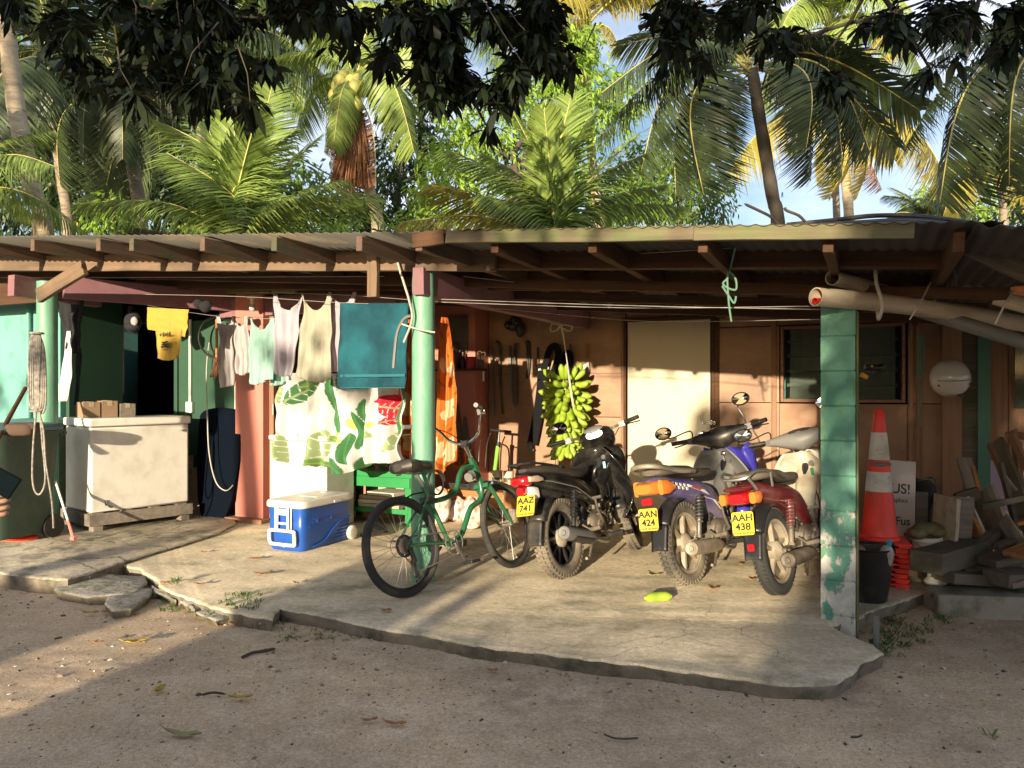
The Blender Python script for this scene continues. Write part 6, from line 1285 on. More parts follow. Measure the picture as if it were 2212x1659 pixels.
mb=MB(); mb.loft([(.362,0,0,.205,.345),(.37,0,0,.212,.352),(.405,0,0,.212,.352),(.42,0,0,.203,.343),(.424,0,0,.18,.32)],40,.2,'z'); ld=B(mb,'lid','white',t)
mb=MB(); mb.box((.02,.08,.425),(.2,.30,.006)); mb.cyl((-.02,.2,.425),(-.02,.2,.432),.03,n=14); mb.box((.214,.10,.378),(.008,.10,.022)); mb.build('lid_panel',mt['white'],ld,bevel=.003)
for s in(-1,1): mb=MB(); mb.lathe([(0,-.02),(.058,-.02),(.064,-.008),(.064,.012),(.055,.02),(.04,.022),(.0,.022)],24,T(s*.21,.31,.065)@RY(90*s)); mb.ring((s*.225,.31,.065),(1,0,0),.035,.004,20,5); B(mb,'wheel','white',t)
mb=MB()
mb.tube(curve([(-.11,-.365,.06),(-.13,-.365,.075),(-.135,-.37,.12),(-.13,-.37,.16),(-.11,-.37,.175),(.11,-.37,.175),(.13,-.37,.16),(.135,-.37,.12),(.13,-.365,.075),(.11,-.365,.06),(-.11,-.365,.06)],4),.015,8)
for s in(-1,1): mb.tube([(s*.06,-.362,.17),(s*.055,-.358,.37)],.012,8)
mb.tube([(-.06,-.362,.235),(.06,-.362,.235)],.010,8); mb.box((0,-.355,.33),(.10,.02,.05)); mb.tube([(-.085,-.352,.19),(-.085,-.352,.37)],.007,6); mb.tube([(.085,-.352,.19),(.085,-.352,.37)],.007,6); B(mb,'pull_handle','white',t)
mb=MB(); mb.cyl((.02,-.335,.055),(.02,-.365,.055),.016,n=12); mb.cyl((.02,-.36,.055),(.02,-.375,.05),.009,n=8); B(mb,'drain_tap','white',t)
# white cabinet (small chest fridge) behind the cooler
p=hv(583,940,1.25); q=hv(705,940,1.25)
t=hthing('white_fridge','low cream-white fridge standing behind the cool box','fridge',(p.x+q.x)/2,1.25,0)
w_=q.x-p.x; mb=MB(); mb.box((0,.22,p.z/2-.02),(w_,.44,p.z-.06)); B(mb,'body','whitepaint',t,bevel=.012); mb=MB(); mb.box((0,.22,p.z-.02),(w_+.02,.46,.045)); B(mb,'top','white',t,bevel=.008)
mb=MB(); mb.tube([(-w_/2+.03,-.01,p.z-.05),(-w_/2+.03,-.012,p.z-.16)],.006,6); mb.ell((-w_/2+.03,-.012,p.z-.18),(.014,.01,.02),8,6); B(mb,'pull_cord','cord',t)
mb=MB(); mb.ell((-.12,-.01,.20),(.03,.015,.02),10,6); mb.cyl((-.12,-.01,.20),(-.06,-.012,.16),.008,n=6); B(mb,'yellow_tap',M('yellow_tap_plastic',(.7,.42,.03),.4),t)
# green bench with stacked stuff
p=hv(722,1012,1.75);q=hv(890,1012,1.75); w_=q.x-p.x
t=hthing('green_bench','bright green painted bench under the floral sheet with stacked papers on its shelf','bench',(p.x+q.x)/2,1.75,0); zt=p.z
mb=MB(); mb.box((0,.2,zt-.03),(w_,.42,.06)); B(mb,'bench_top','greenbench',t,bevel=.003)
mb=MB(); mb.box((0,0,zt-.11),(w_-.04,.03,.10)); B(mb,'apron','greenbench',t,bevel=.003)
for x in(-w_/2+.05,w_/2-.05):
    for y in(.03,.37): mb=MB(); mb.box((x,y,(zt-.065)/2),(.07,.05,zt-.065)); B(mb,'leg','greenbench',t,bevel=.003)
mb=MB(); mb.box((.0,.2,.14),(w_-.1,.40,.05)); B(mb,'lower_shelf','greenbench',t,bevel=.003)
for x in(-.28,-.12,.1): mb=MB(); mb.box((x,.36,.40),(.10,.02,.5)); B(mb,'back_slat',M('pale_green_slat',(.30,.48,.30),.6),t)
sr=random.Random(9)
for k,(c,lb) in enumerate((((.42,.36,.27),'lowest flat stack of papers under the green bench'),((.52,.45,.36),'pale folded papers in the middle of the stack under the green bench'),((.33,.24,.16),'brown folder on the stack under the green bench'),((.56,.50,.40),'top cream board on the stack under the green bench'))):
    mb=MB(); mb.box((0,0,0),(.5-.05*k,.3,.035)); o=mb.build('paper_stack',M('papers_%d'%k,c,.9,var=.3,scale=12,stretch=(.3,.3,20)),frame=HM@T((p.x+q.x)/2+.08+sr.uniform(-.04,.04),1.75+.15,.185+.04*k)@RZ(sr.uniform(-8,8)),bevel=.004); tag(o,lb,'papers','papers under the green bench')
mb=MB(); mb.ell((0,0,.05),(.13,.05,.055),16,8); mb.ell((-.07,0,.09),(.055,.05,.06),12,8); mb.box((0,0,.012),(.27,.09,.022)); o=mb.build('black_shoe',mt['black'],frame=HM@T(hv(818,1120,1.3).x,1.25,0)@RZ(60),ang=60,bevel=.004); tag(o,'dark shoe standing beside the cool box wheel','shoe')
mb=MB(); mb.box((0,.0,0),(.7,.10,.05)); o=mb.build('grey_plank',mt['board'],frame=HM@T(-.55,.95,.04)@RZ(8)@RY(-4),bevel=.005); tag(o,'short grey plank on the floor behind the bicycle rear wheel','plank')
# ---------------------------------------------------------------- tool wall
VW=VB-.03
def htool(name,lb,cat,group='tools hung on the plywood wall'): return None
def tbuild(mb,name,mat,lb,cat,group='tools hung on the plywood wall',**k): return tag(mb.build(name,mt[mat] if isinstance(mat,str) else mat,**k),lb,cat,group)
def wp(x,y,d=.0): return hp3(x,y,VW-d)
mb=MB(); mb.tube(curve([wp(1072,738),wp(1078,742),wp(1080,760),wp(1080,830),wp(1086,895)],5),[.018]*16+[.014]*5,8); tbuild(mb,'crowbar','board2','dark crowbar with hooked top at the left end of the tool wall','crowbar')
mb=MB(); mb.tube([wp(1062,760,.03),wp(1064,900,.03)],.016,8); mb.tube([wp(1062,765,.03),wp(1062,745,.03)],.010,6); tbuild(mb,'iron_bar','grey','straight grey bar beside the hooked crowbar','iron bar')
def blade(pts,h=.006,d=.01): # outline in picture px on the wall
    mb=MB(); P=[hv(x,y,VW-d) for x,y in pts]; k=len(P)
    vs=P+[p-Vector((0,h,0)) for p in P]; fs=[tuple(range(k)),tuple(range(2*k-1,k-1,-1))]+[(i,k+i,k+(i+1)%k,(i+1)%k) for i in range(k)]
    mb.add(vs,fs); return tohouse(mb)
t=empty('machete','long dark machete hanging point down third on the tool wall','machete',T(wp(1110,800)),'tools hung on the plywood wall',local=False)
B(blade([(1107,775),(1115,775),(1119,850),(1114,880),(1108,872),(1106,840)]),'blade','board2',t); mb=MB(); mb.tube([wp(1114,742,.02),wp(1111,778,.02)],.018,8); B(mb,'handle','black',t)
t=empty('machete','short dark machete beside the long one on the tool wall','machete',T(wp(1100,800)),'tools hung on the plywood wall',local=False)
B(blade([(1098,770),(1104,770),(1106,845),(1100,850)]),'blade','grey',t); mb=MB(); mb.tube([wp(1101,748,.02),wp(1101,772,.02)],.016,8); B(mb,'handle','board2',t)
mb=MB(); mb.tube(curve([wp(1138,745),wp(1140,790),wp(1137,815),wp(1141,812),wp(1144,780),wp(1142,745)],4),.011,7); mb.ell(wp(1140,742),(.03,.02,.035),10,7); tbuild(mb,'pliers','black','long dark pliers in the middle of the tool wall','pliers')
t=empty('file','wood file with a dark handle left of the black harness','file',T(wp(1162,790)),'tools hung on the plywood wall',local=False); mb=MB(); mb.tube([wp(1162,750,.01),wp(1162,775,.01)],.013,8); B(mb,'handle','black',t); mb=MB(); mb.tube([wp(1162,775,.01),wp(1164,860,.01)],[.009,.006],6); B(mb,'shaft','orangewood',t)
mb=MB(); mb.tube([wp(1232,742,.01),wp(1224,800,.01)],.008,6); mb.tube([wp(1232,742,.01),wp(1242,800,.01)],.008,6); tbuild(mb,'dividers','board2','pair of crossed thin dark rods behind the banana rope','dividers')
t=empty('trowel','steel trowel with an orange wooden handle right of the banana rope','trowel',T(wp(1268,770)),'tools hung on the plywood wall',local=False); mb=MB(); mb.tube([wp(1268,742,.02),wp(1267,775,.02)],[.016,.018],8); B(mb,'handle','orangewood',t); B(blade([(1258,790),(1272,782),(1274,800),(1262,828),(1256,815)]),'blade','steel',t)
# harness
mb=MB()
def strap(mb,pts,w_,v0=VW-.04):
    P=[hp3(x,y,v0) for x,y in pts]; cv=curve(P,5); n=len(cv)
    nrm=HM.to_3x3()@Vector((0,-1,0)); vs=[]
    for i,p in enumerate(cv):
        d=(cv[min(i+1,n-1)]-cv[max(i-1,0)]).normalized(); s=d.cross(nrm).normalized()*w_/2
        vs+= [p-s,p+s,p+s+nrm*.014,p-s+nrm*.014]
    fs=[(0,1,2,3)]+[(4*i+j,4*i+4+j,4*i+4+(j+1)%4,4*i+(j+1)%4) for i in range(n-1) for j in range(4)]+[(4*n-1,4*n-2,4*n-3,4*n-4)]
    mb.add(vs,fs)
t=empty('harness','black padded harness with straps hanging left of the bananas','harness',T(wp(1180,850)),local=False)
strap(mb,[(1168,785),(1172,815),(1168,860),(1160,910),(1150,960)],.12); B(mb,'padded_strap','blackcloth',t)
mb=MB(); strap(mb,[(1175,800),(1188,755),(1202,748),(1206,770),(1196,810),(1200,850)],.07,VW-.06); B(mb,'shoulder_strap','blackcloth',t)
mb=MB(); strap(mb,[(1215,800),(1222,765),(1232,770),(1228,810),(1222,850)],.07,VW-.05); B(mb,'shoulder_strap','blackcloth',t)
mb=MB(); strap(mb,[(1148,955),(1144,968),(1152,975)],.05); strap(mb,[(1200,960),(1204,985),(1210,985)],.05); B(mb,'buckle','grey',t)
pf=hv(1174,797,VW-.062); text('AWARD',.036,mt['white'],t,RX(90)@I4 if 0 else (HM@T(pf.x,VW-.06,pf.z)@RX(90)@RZ(8)),off=.001)
# cap and gloves high on the wall
mb=MB(); sr=random.Random(6)
for i in range(7): mb.ell(wp(1112+sr.uniform(-14,14),697+sr.uniform(-12,14),.05),(.05,.04,.05),10,7)
mb.ell(wp(1124,712,.07),(.05,.03,.09),12,8); tbuild(mb,'work_gloves','black','dark bunch of work gloves hung high on the tool wall','gloves',None)
# shelf on the pink wall with its things
p=hv(955,800,VP);q=hv(1052,800,VP)
t=hthing('wall_shelf','small brown wall shelf on the pink wall','shelf',(p.x+q.x)/2,VP-.09,p.z); mb=MB(); mb.box((0,0,0),(q.x-p.x,.18,.022)); B(mb,'board','darkbeam',t,bevel=.002); 
for x_ in((q.x-p.x)/2-.03,-(q.x-p.x)/2+.03): mb=MB(); mb.box((x_,.07,-.07),(.022,.02,.12)); B(mb,'bracket','steel',t)
def onshelf(x,name,lb,cat,fn,mat):
    a=hv(x,798,VP-.1); mb=MB(); fn(mb); o=mb.build(name,mt[mat] if isinstance(mat,str) else mat,frame=HM@T(a.x,VP-.1,p.z+.012),bevel=.002); return tag(o,lb,cat)
onshelf(972,'glass_case','dark glass-fronted case standing on the wall shelf','case',lambda mb:(mb.box((0,0,.14),(.16,.12,.28)),mb.box((0,-.062,.14),(.12,.005,.22))),'board2')
onshelf(1018,'red_tin','red tin on the wall shelf','tin',lambda mb:mb.lathe([(.06,0),(.06,.13),(.055,.135),(.055,.12)],20),M('red_tin_paint',(.45,.02,.02),.4))
onshelf(1000,'dark_bottle','dark bottle on the wall shelf between case and red tin','bottle',lambda mb:mb.lathe([(.03,0),(.032,.12),(.012,.16),(.012,.19),(.0,.19)],16),'black')
onshelf(1038,'scissors_pot','dark pot with scissors at the right end of the wall shelf','pot',lambda mb:(mb.lathe([(.035,0),(.04,.10),(.036,.10)],16),mb.ring((-.01,0,.17),(0,1,0),.025,.006,14,5),mb.ring((.04,0,.16),(0,1,0),.022,.006,14,5),mb.tube([(0,0,.05),(0,0,.15)],.006,5)),'board2')
a=hv(985,722,VP-.02); mb=MB(); mb.box((0,0,0),(.30,.02,.42)); mb.box((0,-.012,.14),(.28,.006,.06)); o=mb.build('dark_poster',mt['board2'],frame=HM@T(a.x,VP-.014,a.z)); tag(o,'dark pin board on the pink wall above the shelf','pin board')
# saws on the pink wall
for dx,dy,lb in((0,0,'saw with an orange handle hanging nearest the sarong'),(0,0,'')):
    if not lb: continue
    t=empty('hand_saw',lb,'saw',T(hp3(985,930,VP-.02)),'saws on the pink wall',local=False)
def saw(x,y,lb,k,hm):
    t=empty('hand_saw',lb,'saw',T(hp3(x,y,VP-.03)),'saws on the pink wall',local=False)
    P=[(x-2*k,y-85*k),(x+4*k,y-85*k),(x+18*k,y+10),(x-14*k,y+10)]; mb=MB(); Q=[hv(a,b,VP-.03) for a,b in P]; kk=len(Q); mb.add(Q+[c-Vector((0,.004,0)) for c in Q],[tuple(range(kk)),tuple(range(2*kk-1,kk-1,-1))]+[(i,kk+i,kk+(i+1)%kk,(i+1)%kk) for i in range(kk)]); tohouse(mb); B(mb,'blade','board2',t)
    mb=MB(); c=[(x-15*k,y+6),(x+18*k,y+6),(x+22*k,y+40*k),(x+8*k,y+52*k),(x-12*k,y+42*k),(x-15*k,y+6)]; mb.tube([hp3(a,b,VP-.04) for a,b in c],.020,8); B(mb,'handle',hm,t)
    return t
for o in [o for o in C.objects if o.name.startswith('hand_saw')]: bpy.data.objects.remove(o)
saw(985,958,'dark handsaw with orange handle hanging on the pink wall',1.0,M('orange_saw_handle',(.75,.20,.02),.5))
saw(1003,968,'second saw with a brown handle partly behind the orange-handled saw',.8,'orangewood')
mb=MB(); P=[(961,780),(966,790),(970,870),(964,872)]; t=empty('small_saw','narrow dark pruning saw hung between the sarong and the orange-handled saw','saw',T(hp3(966,830,VP-.03)),'saws on the pink wall',local=False)
Q=[hv(a,b,VP-.03) for a,b in P]; mb.add(Q+[c-Vector((0,.004,0)) for c in Q],[(0,1,2,3),(7,6,5,4),(0,4,5,1),(1,5,6,2),(2,6,7,3),(3,7,4,0)]); tohouse(mb); B(mb,'blade','board2',t); mb=MB(); mb.tube([hp3(967,870,VP-.035),hp3(972,905,VP-.035)],.013,8); B(mb,'handle','orangewood',t)
# orange bench on the tool side with tins, trays; pump
p=hv(985,1058,2.35);q=hv(1150,1064,2.35); w_=q.x-p.x+.3
t=hthing('work_bench','low orange-brown work bench under the tool wall','bench',(p.x+q.x)/2+.05,2.35,0); zt=p.z
mb=MB(); mb.box((0,.25,zt-.02),(w_,.5,.04)); B(mb,'bench_top','orangewood',t,bevel=.003); mb=MB(); mb.box((0,.02,zt-.10),(w_-.02,.03,.12)); B(mb,'apron','orangewood',t,bevel=.003)
for x in(-w_/2+.06,w_/2-.06):
    for y in(.05,.45): mb=MB(); mb.box((x,y,(zt-.04)/2),(.06,.06,zt-.04)); B(mb,'leg','orangewood',t)
bu=(p.x+q.x)/2+.05
def onb(x,v,name,lb,cat,fn,mat,group=None):
    a=hv(x,1050,v); mb=MB(); fn(mb); o=mb.build(name,mt[mat] if isinstance(mat,str) else mat,frame=HM@T(a.x,v,zt+.001),bevel=.002); return tag(o,lb,cat,group)
lab=M('paint_tin_label',(.55,.50,.38),.5,var=.1)
for x,lb in((1077,'left of two paint tins on the work bench'),(1101,'right of two paint tins on the work bench')):
    a=hv(x,1040,2.75); t=hthing('paint_tin',lb,'paint tin',a.x,2.72,zt+.001,'paint tins on the work bench')
    mb=MB(); mb.lathe([(.055,0),(.055,.17),(.058,.172),(.058,.178),(.045,.178)],24); B(mb,'tin',lab,t)
    mb=MB(); mb.grid(lambda a_,b_:(.0562*math.cos(R(215+110*a_)),.0562*math.sin(R(215+110*a_)),.03+.08*b_),12,2); B(mb,'label_patch',M('dark_label',(.07,.08,.05),.5),t)
    mb=MB(); mb.ell((0,-.057,.06),(.014,.002,.012),8,6); B(mb,'label_drop',M('gold_drop',(.6,.45,.12),.5),t)
for x,v,a_,b_,c_,lb,m_ in((1000,2.5,.26,.18,.05,'black tray at the left end of the work bench','black'),(1035,2.42,.18,.14,.08,'black tub in the middle of the work bench','black'),(1062,2.45,.14,.16,.05,'steel toolbox lid on the work bench','grey'),(1110,2.42,.20,.16,.05,'dark grey tray behind the motorcycle tail light','grey')):
    onb(x,v,'tray',lb,'tray',lambda mb:(mb.box((0,0,c_/2),(a_*.85,b_*.85,c_),None,1.15),mb.box((0,0,c_+.004),(a_,b_,.008))),m_,'trays on the work bench')
for x,c,lb in((1030,(.6,.55,.45),'white packet lying on the black tub'),(1090,(.5,.25,.05),'orange packet lying before the paint tins'),(1055,(.08,.12,.3),'blue packet lying before the left paint tin')): onb(x,2.55,'packet',lb,'packet',lambda mb:mb.box((0,0,.07),(.12,.07,.025),(0,0,12)),M('packet_'+lb[:4],c,.5))
# pump
t=empty('bicycle_pump','lime green floor pump with black T handle leaning on the tool wall','pump',T(hp3(1065,1040,2.9)),local=False)
mb=MB(); mb.cyl(hp3(1066,1040,2.86),hp3(1076,960,2.98),.022,n=14); B(mb,'barrel',M('lime_barrel',(.22,.55,.06),.35),t); mb=MB(); mb.cyl(hp3(1076,960,2.98),hp3(1079,930,3.0),.012,n=10); mb.cyl(hp3(1060,929,2.99),hp3(1104,933,3.0),.015,n=10); mb.cyl(hp3(1076,966,2.98),hp3(1077,955,2.98),.028,n=12); B(mb,'handle','black',t)
mb=MB(); mb.tube(curve([hp3(1078,958,2.97),hp3(1098,970,2.97),hp3(1098,1020,2.95),hp3(1090,1045,2.9)],5),.008,6); mb.tube(curve([hp3(1060,935,2.97),hp3(1052,960,2.97),hp3(1048,1010,2.95)],5),.009,6); B(mb,'hose','black',t)
# bags under the benches
def bag(x,y,v,rx,rz,c,lb,seed,pr=None):
    a=hv(x,y,v); sr=random.Random(seed); mb=MB(); n=22;m_=16; vs=[];fs=[];cols=[]
    for i in range(m_+1):
        ph=math.pi*i/m_-math.pi/2
        for j in range(n):
            th=2*math.pi*j/n; d=Vector((math.cos(ph)*math.cos(th),math.cos(ph)*math.sin(th),math.sin(ph))); k=1+.28*mnoise.noise(d*2.3+Vector((seed,0,0)))+.10*mnoise.noise(d*7+Vector((seed,3,0)))
            vs.append((d.x*rx*k,d.y*rx*.8*k,rz+d.z*rz*k)); cols.append(pr if pr and mnoise.noise(d*3.1+Vector((0,seed,0)))>.22 else c)
    for i in range(m_):
        for j in range(n): fs.append((i*n+j,i*n+(j+1)%n,(i+1)*n+(j+1)%n,(i+1)*n+j))
    mb.add(vs,fs); mb.c=cols; o=mb.build('bag',M('bag_%d'%seed,(1,1,1),.55,attr='pattern',var=.15,bump=.3,bscale=18),frame=HM@T(a.x,v,0),ang=80,sub=1); return tag(o,lb,'bag','bags and bundles on the floor by the benches')
bag(985,1110,2.2,.12,.13,(.60,.58,.54),'white plastic bag with red print left of the front wheel',61,(.65,.09,.04))
bag(1020,1115,1.9,.13,.16,(.60,.52,.44),'bag printed red and white behind the bicycle front wheel',62,(.55,.12,.06))
bag(950,1090,2.0,.12,.19,(.60,.56,.50),'white and orange carrier bag leaning by the round post',63,(.75,.16,.03))
bag(1065,1110,2.5,.16,.13,(.10,.09,.08),'dark bundle under the work bench',64)
bag(1118,1100,2.5,.10,.12,(.30,.25,.20),'small pale grey bundle under the right end of the work bench',65)
# ---------------------------------------------------------------- right side: cone, pallets, timber
def pt(x,y,Y): return pw(x,y,Y)
c0=fl(1896,1272); cz=.30
Yc=5.45; cx=(1899-1106)/F0*Yc
zb=CZ-(1163-840)/F0*Yc; zt=CZ-(884-840)/F0*Yc; hC=zt-zb
t=empty('traffic_cone','tall red traffic cone with two worn white bands on a stack of red bases','traffic cone',T(cx,Yc,zb))
rb,rt_=.122,.032
rr=lambda z: rb+(rt_-rb)*z/hC
def band(z0,z1,off=0): return [(rr(z0)+off,z0),(rr(z1)+off,z1)]
mb=MB(); mb.lathe([(rb+.012,0),(rb+.01,.02),(rb,.03)]+[(rr(hC*k/10),hC*k/10) for k in range(1,10)]+[(rt_,hC-.01),(rt_-.006,hC),(rt_-.012,hC-.01),(0,hC-.03)],36); B(mb,'cone_body','redplastic',t)
wm=M('worn_reflective_band',(.66,.62,.55),.5,var=.12,col2=(.70,.08,.05),thr=.64,s2=22,soft=.03,bump=.4,bscale=40,dust=(.42,.38,.32),dthr=.58)
for a,b_ in((.67,.50),(.86,.72)):pass
for y0,y1 in((952,1000),(1012+4,1052)):pass
for y0,y1 in((934,992),(1018,1060)):
    z1=CZ-(y0-840)/F0*Yc-zb; z0=CZ-(y1-840)/F0*Yc-zb; mb=MB(); mb.lathe([(rr(z0)+.0025,z0),(rr((z0+z1)/2)+.003,(z0+z1)/2),(rr(z1)+.0025,z1)],36); B(mb,'white_band',wm,t)
mb=MB(); zz=CZ-(1002-840)/F0*Yc-zb
for k in range(3): mb.ring((0,0,zz+.012*k-.01),(0.06*k,.05,1),rr(zz)+.006,.003,30,5)
mb.ell((-.02,-rr(zz)-.01,zz),(.03,.008,.012),8,6); B(mb,'wire_tie','grey',t)
# stack of red plastic bases
t0=CZ-(1291-840)/F0*5.1
nb=9; sr=random.Random(3); z=.0
for k in range(nb):
    hh=(zb-.0)/nb; t=empty('cone_base',('red plastic cone base, %s of the pile under the tall cone'%(['lowest','second from the floor','third from the floor','fourth from the floor','middle one','fourth from the top','third from the top','second from the top','topmost'][k])),'cone base',T(cx+.02+sr.uniform(-.012,.012),Yc+sr.uniform(-.01,.01),z)@RZ(-20+sr.uniform(-5,5)),'stacked red cone bases')
    mb=MB(); mb.box((0,0,hh*.70),(.33,.33,hh*.42)); B(mb,'plate_top','redplastic',t,bevel=.004)
    for a,b_ in((-.12,-.12),(.12,-.12),(-.12,.12),(.12,.12)): mb=MB(); mb.box((a,b_,hh*.25),(.08,.07,hh*.48)); B(mb,'foot','redplastic',t)
    z+=hh
for k in range(5):
    t=empty('cone_base',('dirty red cone base in the low second pile, %s'%['on the floor','second up','third up','fourth up','on top'][k]),'cone base',T(*pt(1985,1200,5.9).xy,0.01+.055*k)@RZ(25+sr.uniform(-8,8)),'stacked red cone bases')
    mb=MB(); mb.box((0,0,.038),(.36,.36,.022)); B(mb,'plate_top',M('dusty_red_plastic_%d'%k,(.42,.06,.035),.6,var=.3),t,bevel=.004)
    for a,b_ in((-.13,-.13),(.13,-.13),(-.13,.13),(.13,.13)): mb=MB(); mb.box((a,b_,.014),(.09,.07,.026)); B(mb,'foot',M('dusty_red_foot',(.40,.06,.035),.6),t)
mb=MB(); mb.ell((0,0,.03),(.13,.10,.03),14,7,e=.6); a=pt(1978,1213,5.6); tag(mb.build('dark_stone',mt['board2'],frame=T(a)),'dark flat stone on the low pile of cone bases','stone')
# black basket with bottle
p=fl(1893,1306)
t=empty('black_basket','black ribbed plastic basket standing behind the block pillar','basket',T(p.x,p.y+.13,0))
mb=MB(); prof=[(.0,.0),(.118,.0),(.122,.01)]+[(.122+.04*k/8+(.003 if k%2 else 0),.03+.30*k/8) for k in range(9)]+[(.168,.335),(.172,.345),(.164,.345),(.155,.30),(.115,.02),(0,.02)]
mb.lathe(prof,36); B(mb,'basket','black',t)
mb=MB(); mb.tube(curve([(-.165,0,.34),(-.12,-.10,.385),(0,-.15,.39),(.12,-.10,.375),(.165,0,.34)],5),.008,6); B(mb,'rope_handle','black',t)
bt=empty('water_bottle','clear plastic bottle with a blue cap lying in the black basket','bottle',T(p.x+.075,p.y+.02,.325)@RX(25))
pet=bpy.data.materials.new('clear_bottle_plastic'); pet.use_nodes=True; q=pet.node_tree.nodes['Principled BSDF']; q.inputs['Base Color'].default_value=(.75,.74,.72,1); q.inputs['Roughness'].default_value=.12; q.inputs['Transmission Weight'].default_value=.6
mb=MB(); mb.lathe([(0,-.15),(.045,-.14),(.048,-.05),(.046,.0),(.030,.035),(.014,.05),(.013,.065)],20); B(mb,'bottle_body',pet,bt); mb=MB(); mb.lathe([(.017,.06),(.018,.085),(0,.087)],16); B(mb,'cap',M('light_blue_cap',(.05,.35,.55),.4,bump=0),bt)
mb=MB(); mb.ell((0,0,0),(.06,.045,.035),12,8); o=mb.build('cloth_scrap',mt['card'],frame=T(p.x-.10,p.y+.05,.34)@RY(25),ang=80); tag(o,'brown wrapped scrap in the left side of the black basket','scrap')
# sign board behind the cone
t=empty('sign_board','pale leaning sign board with black lettering behind the cone','sign',T(pt(1925,1150,5.75))); t.matrix_basis=T(pt(1928,1080,5.85))@RY(4)@RX(-6)
mb=MB(); mb.box((0,0,0),(.34,.018,.60)); B(mb,'board',M('sign_board_face',(.52,.45,.42),.6,var=.1),t,bevel=.004)
for body,sz,x,z_,sx in(('US!',.105,.055,.085,1.15),('Graphics',.045,.03,.0,1.1),('Fus',.085,.075,-.155,.9)): text(body,sz,mt['ink'],t,T(x,-.0105,z_)@RX(90),off=.0014 if sz>.05 else .0004)
mb=MB(); mb.box((.235,.03,-.2),(.09,.02,.55)); B(mb,'dark_edge_board','board2',t)
# buckets, tarp, crate, rags
def bucket(x,y,Y,r,h,lb,mat='white',z0=0):
    a=pt(x,y,Y); t=empty('bucket',lb,'bucket',T(a)); mb=MB(); mb.lathe([(0,0),(r*.85,0),(r*.95,h*.8),(r*1.06,h*.82),(r*1.06,h*.88),(r,h*.9),(r*1.05,h*.93),(r*1.05,h),(r*.96,h),(r*.8,h*.1),(0,h*.1)],28); B(mb,'tub',mat,t)
    mb=MB(); mb.tube(curve([(-r,0,h*.85),(-r*.7,-r*.75,h*.62),(0,-r*1.08,h*.55),(r*.7,-r*.75,h*.62),(r,0,h*.85)],4),.004,5); B(mb,'bail_handle','steel',t); return t
bucket(2002,1212,5.6,.10,.18,'white paint bucket with faded print under the rags')
bucket(1966,1120,6.6,.12,.26,'white bucket behind the sign board')
mb=MB(); mb.ell((0,0,0),(.10,.07,.06),12,8); 
a=pt(1965,1112,6.05); tp=MB(); tp.grid(lambda s,q:(-.28+.56*s,.12*math.sin(s*7)+.1*q,.16+.22*math.sin(s*3.1)*(1-s*.5)-(.45*q)+.03*math.sin(s*20+q*9)),20,14); tag(tp.build('dark_tarp',mt['black'],frame=T(a),ang=80,solid=.01),'crumpled dark tarpaulin slumped between sign board and buckets','tarpaulin')
a=pt(2000,1150,5.62); mb=MB(); sr=random.Random(2)
for k in range(6): mb.ell((sr.uniform(-.10,.10),sr.uniform(-.06,.06),sr.uniform(-.03,.05)),(.09,.07,.045),12,8,RZ(sr.uniform(0,180)))
tag(mb.build('rag_bundle',M('olive_rags',(.18,.155,.085),.95,var=.35,scale=14,bump=.8,bscale=30),frame=T(a),ang=80),'olive crumpled rags heaped on the white paint bucket','rags')
a=pt(2022,1125,6.3); mb=MB(); mb.box((0,0,.05),(.40,.3,.16),None,1.08); mb.box((0,0,.145),(.46,.36,.02)); tag(mb.build('yellow_crate',M('yellow_crate_plastic',(.60,.38,.02),.5),frame=T(a),bevel=.004),'yellow plastic crate behind the rags','crate')
a=pt(2046,1185,5.6); mb=MB(); mb.lathe([(.06,0),(.075,.02),(.05,.05),(.05,.09),(.055,.09),(0,.09)],20); a2=pt(2020,1262,5.3); tag(mb.build('white_pot',mt['white'],frame=T(a2)),'small white upturned pot under the end of the timber pile','pot')
# floor step and side slab under the timber
blk=pt(2165,1335,4.85)
mb=MB(); mb.box((.45,.10,.07),(1.1,.25,.17)); tag(mb.build('concrete_block_step',mt['concrete_block'],frame=T(blk.x-.25,blk.y+.10,GZ-.02)@RZ(-8),bevel=.012),'mossy concrete kerb block under the right end of the timber pile','concrete block')
mb=MB(); mb.tube([fl(1893,1395,GZ)+Vector((0,0,-.02)),fl(1893,1395,GZ)+Vector((0,0,.17))],.017,10); tag(mb.build('pipe_stub',mt['grey']),'short grey pipe stub standing at the slab edge beside the block pillar','pipe')
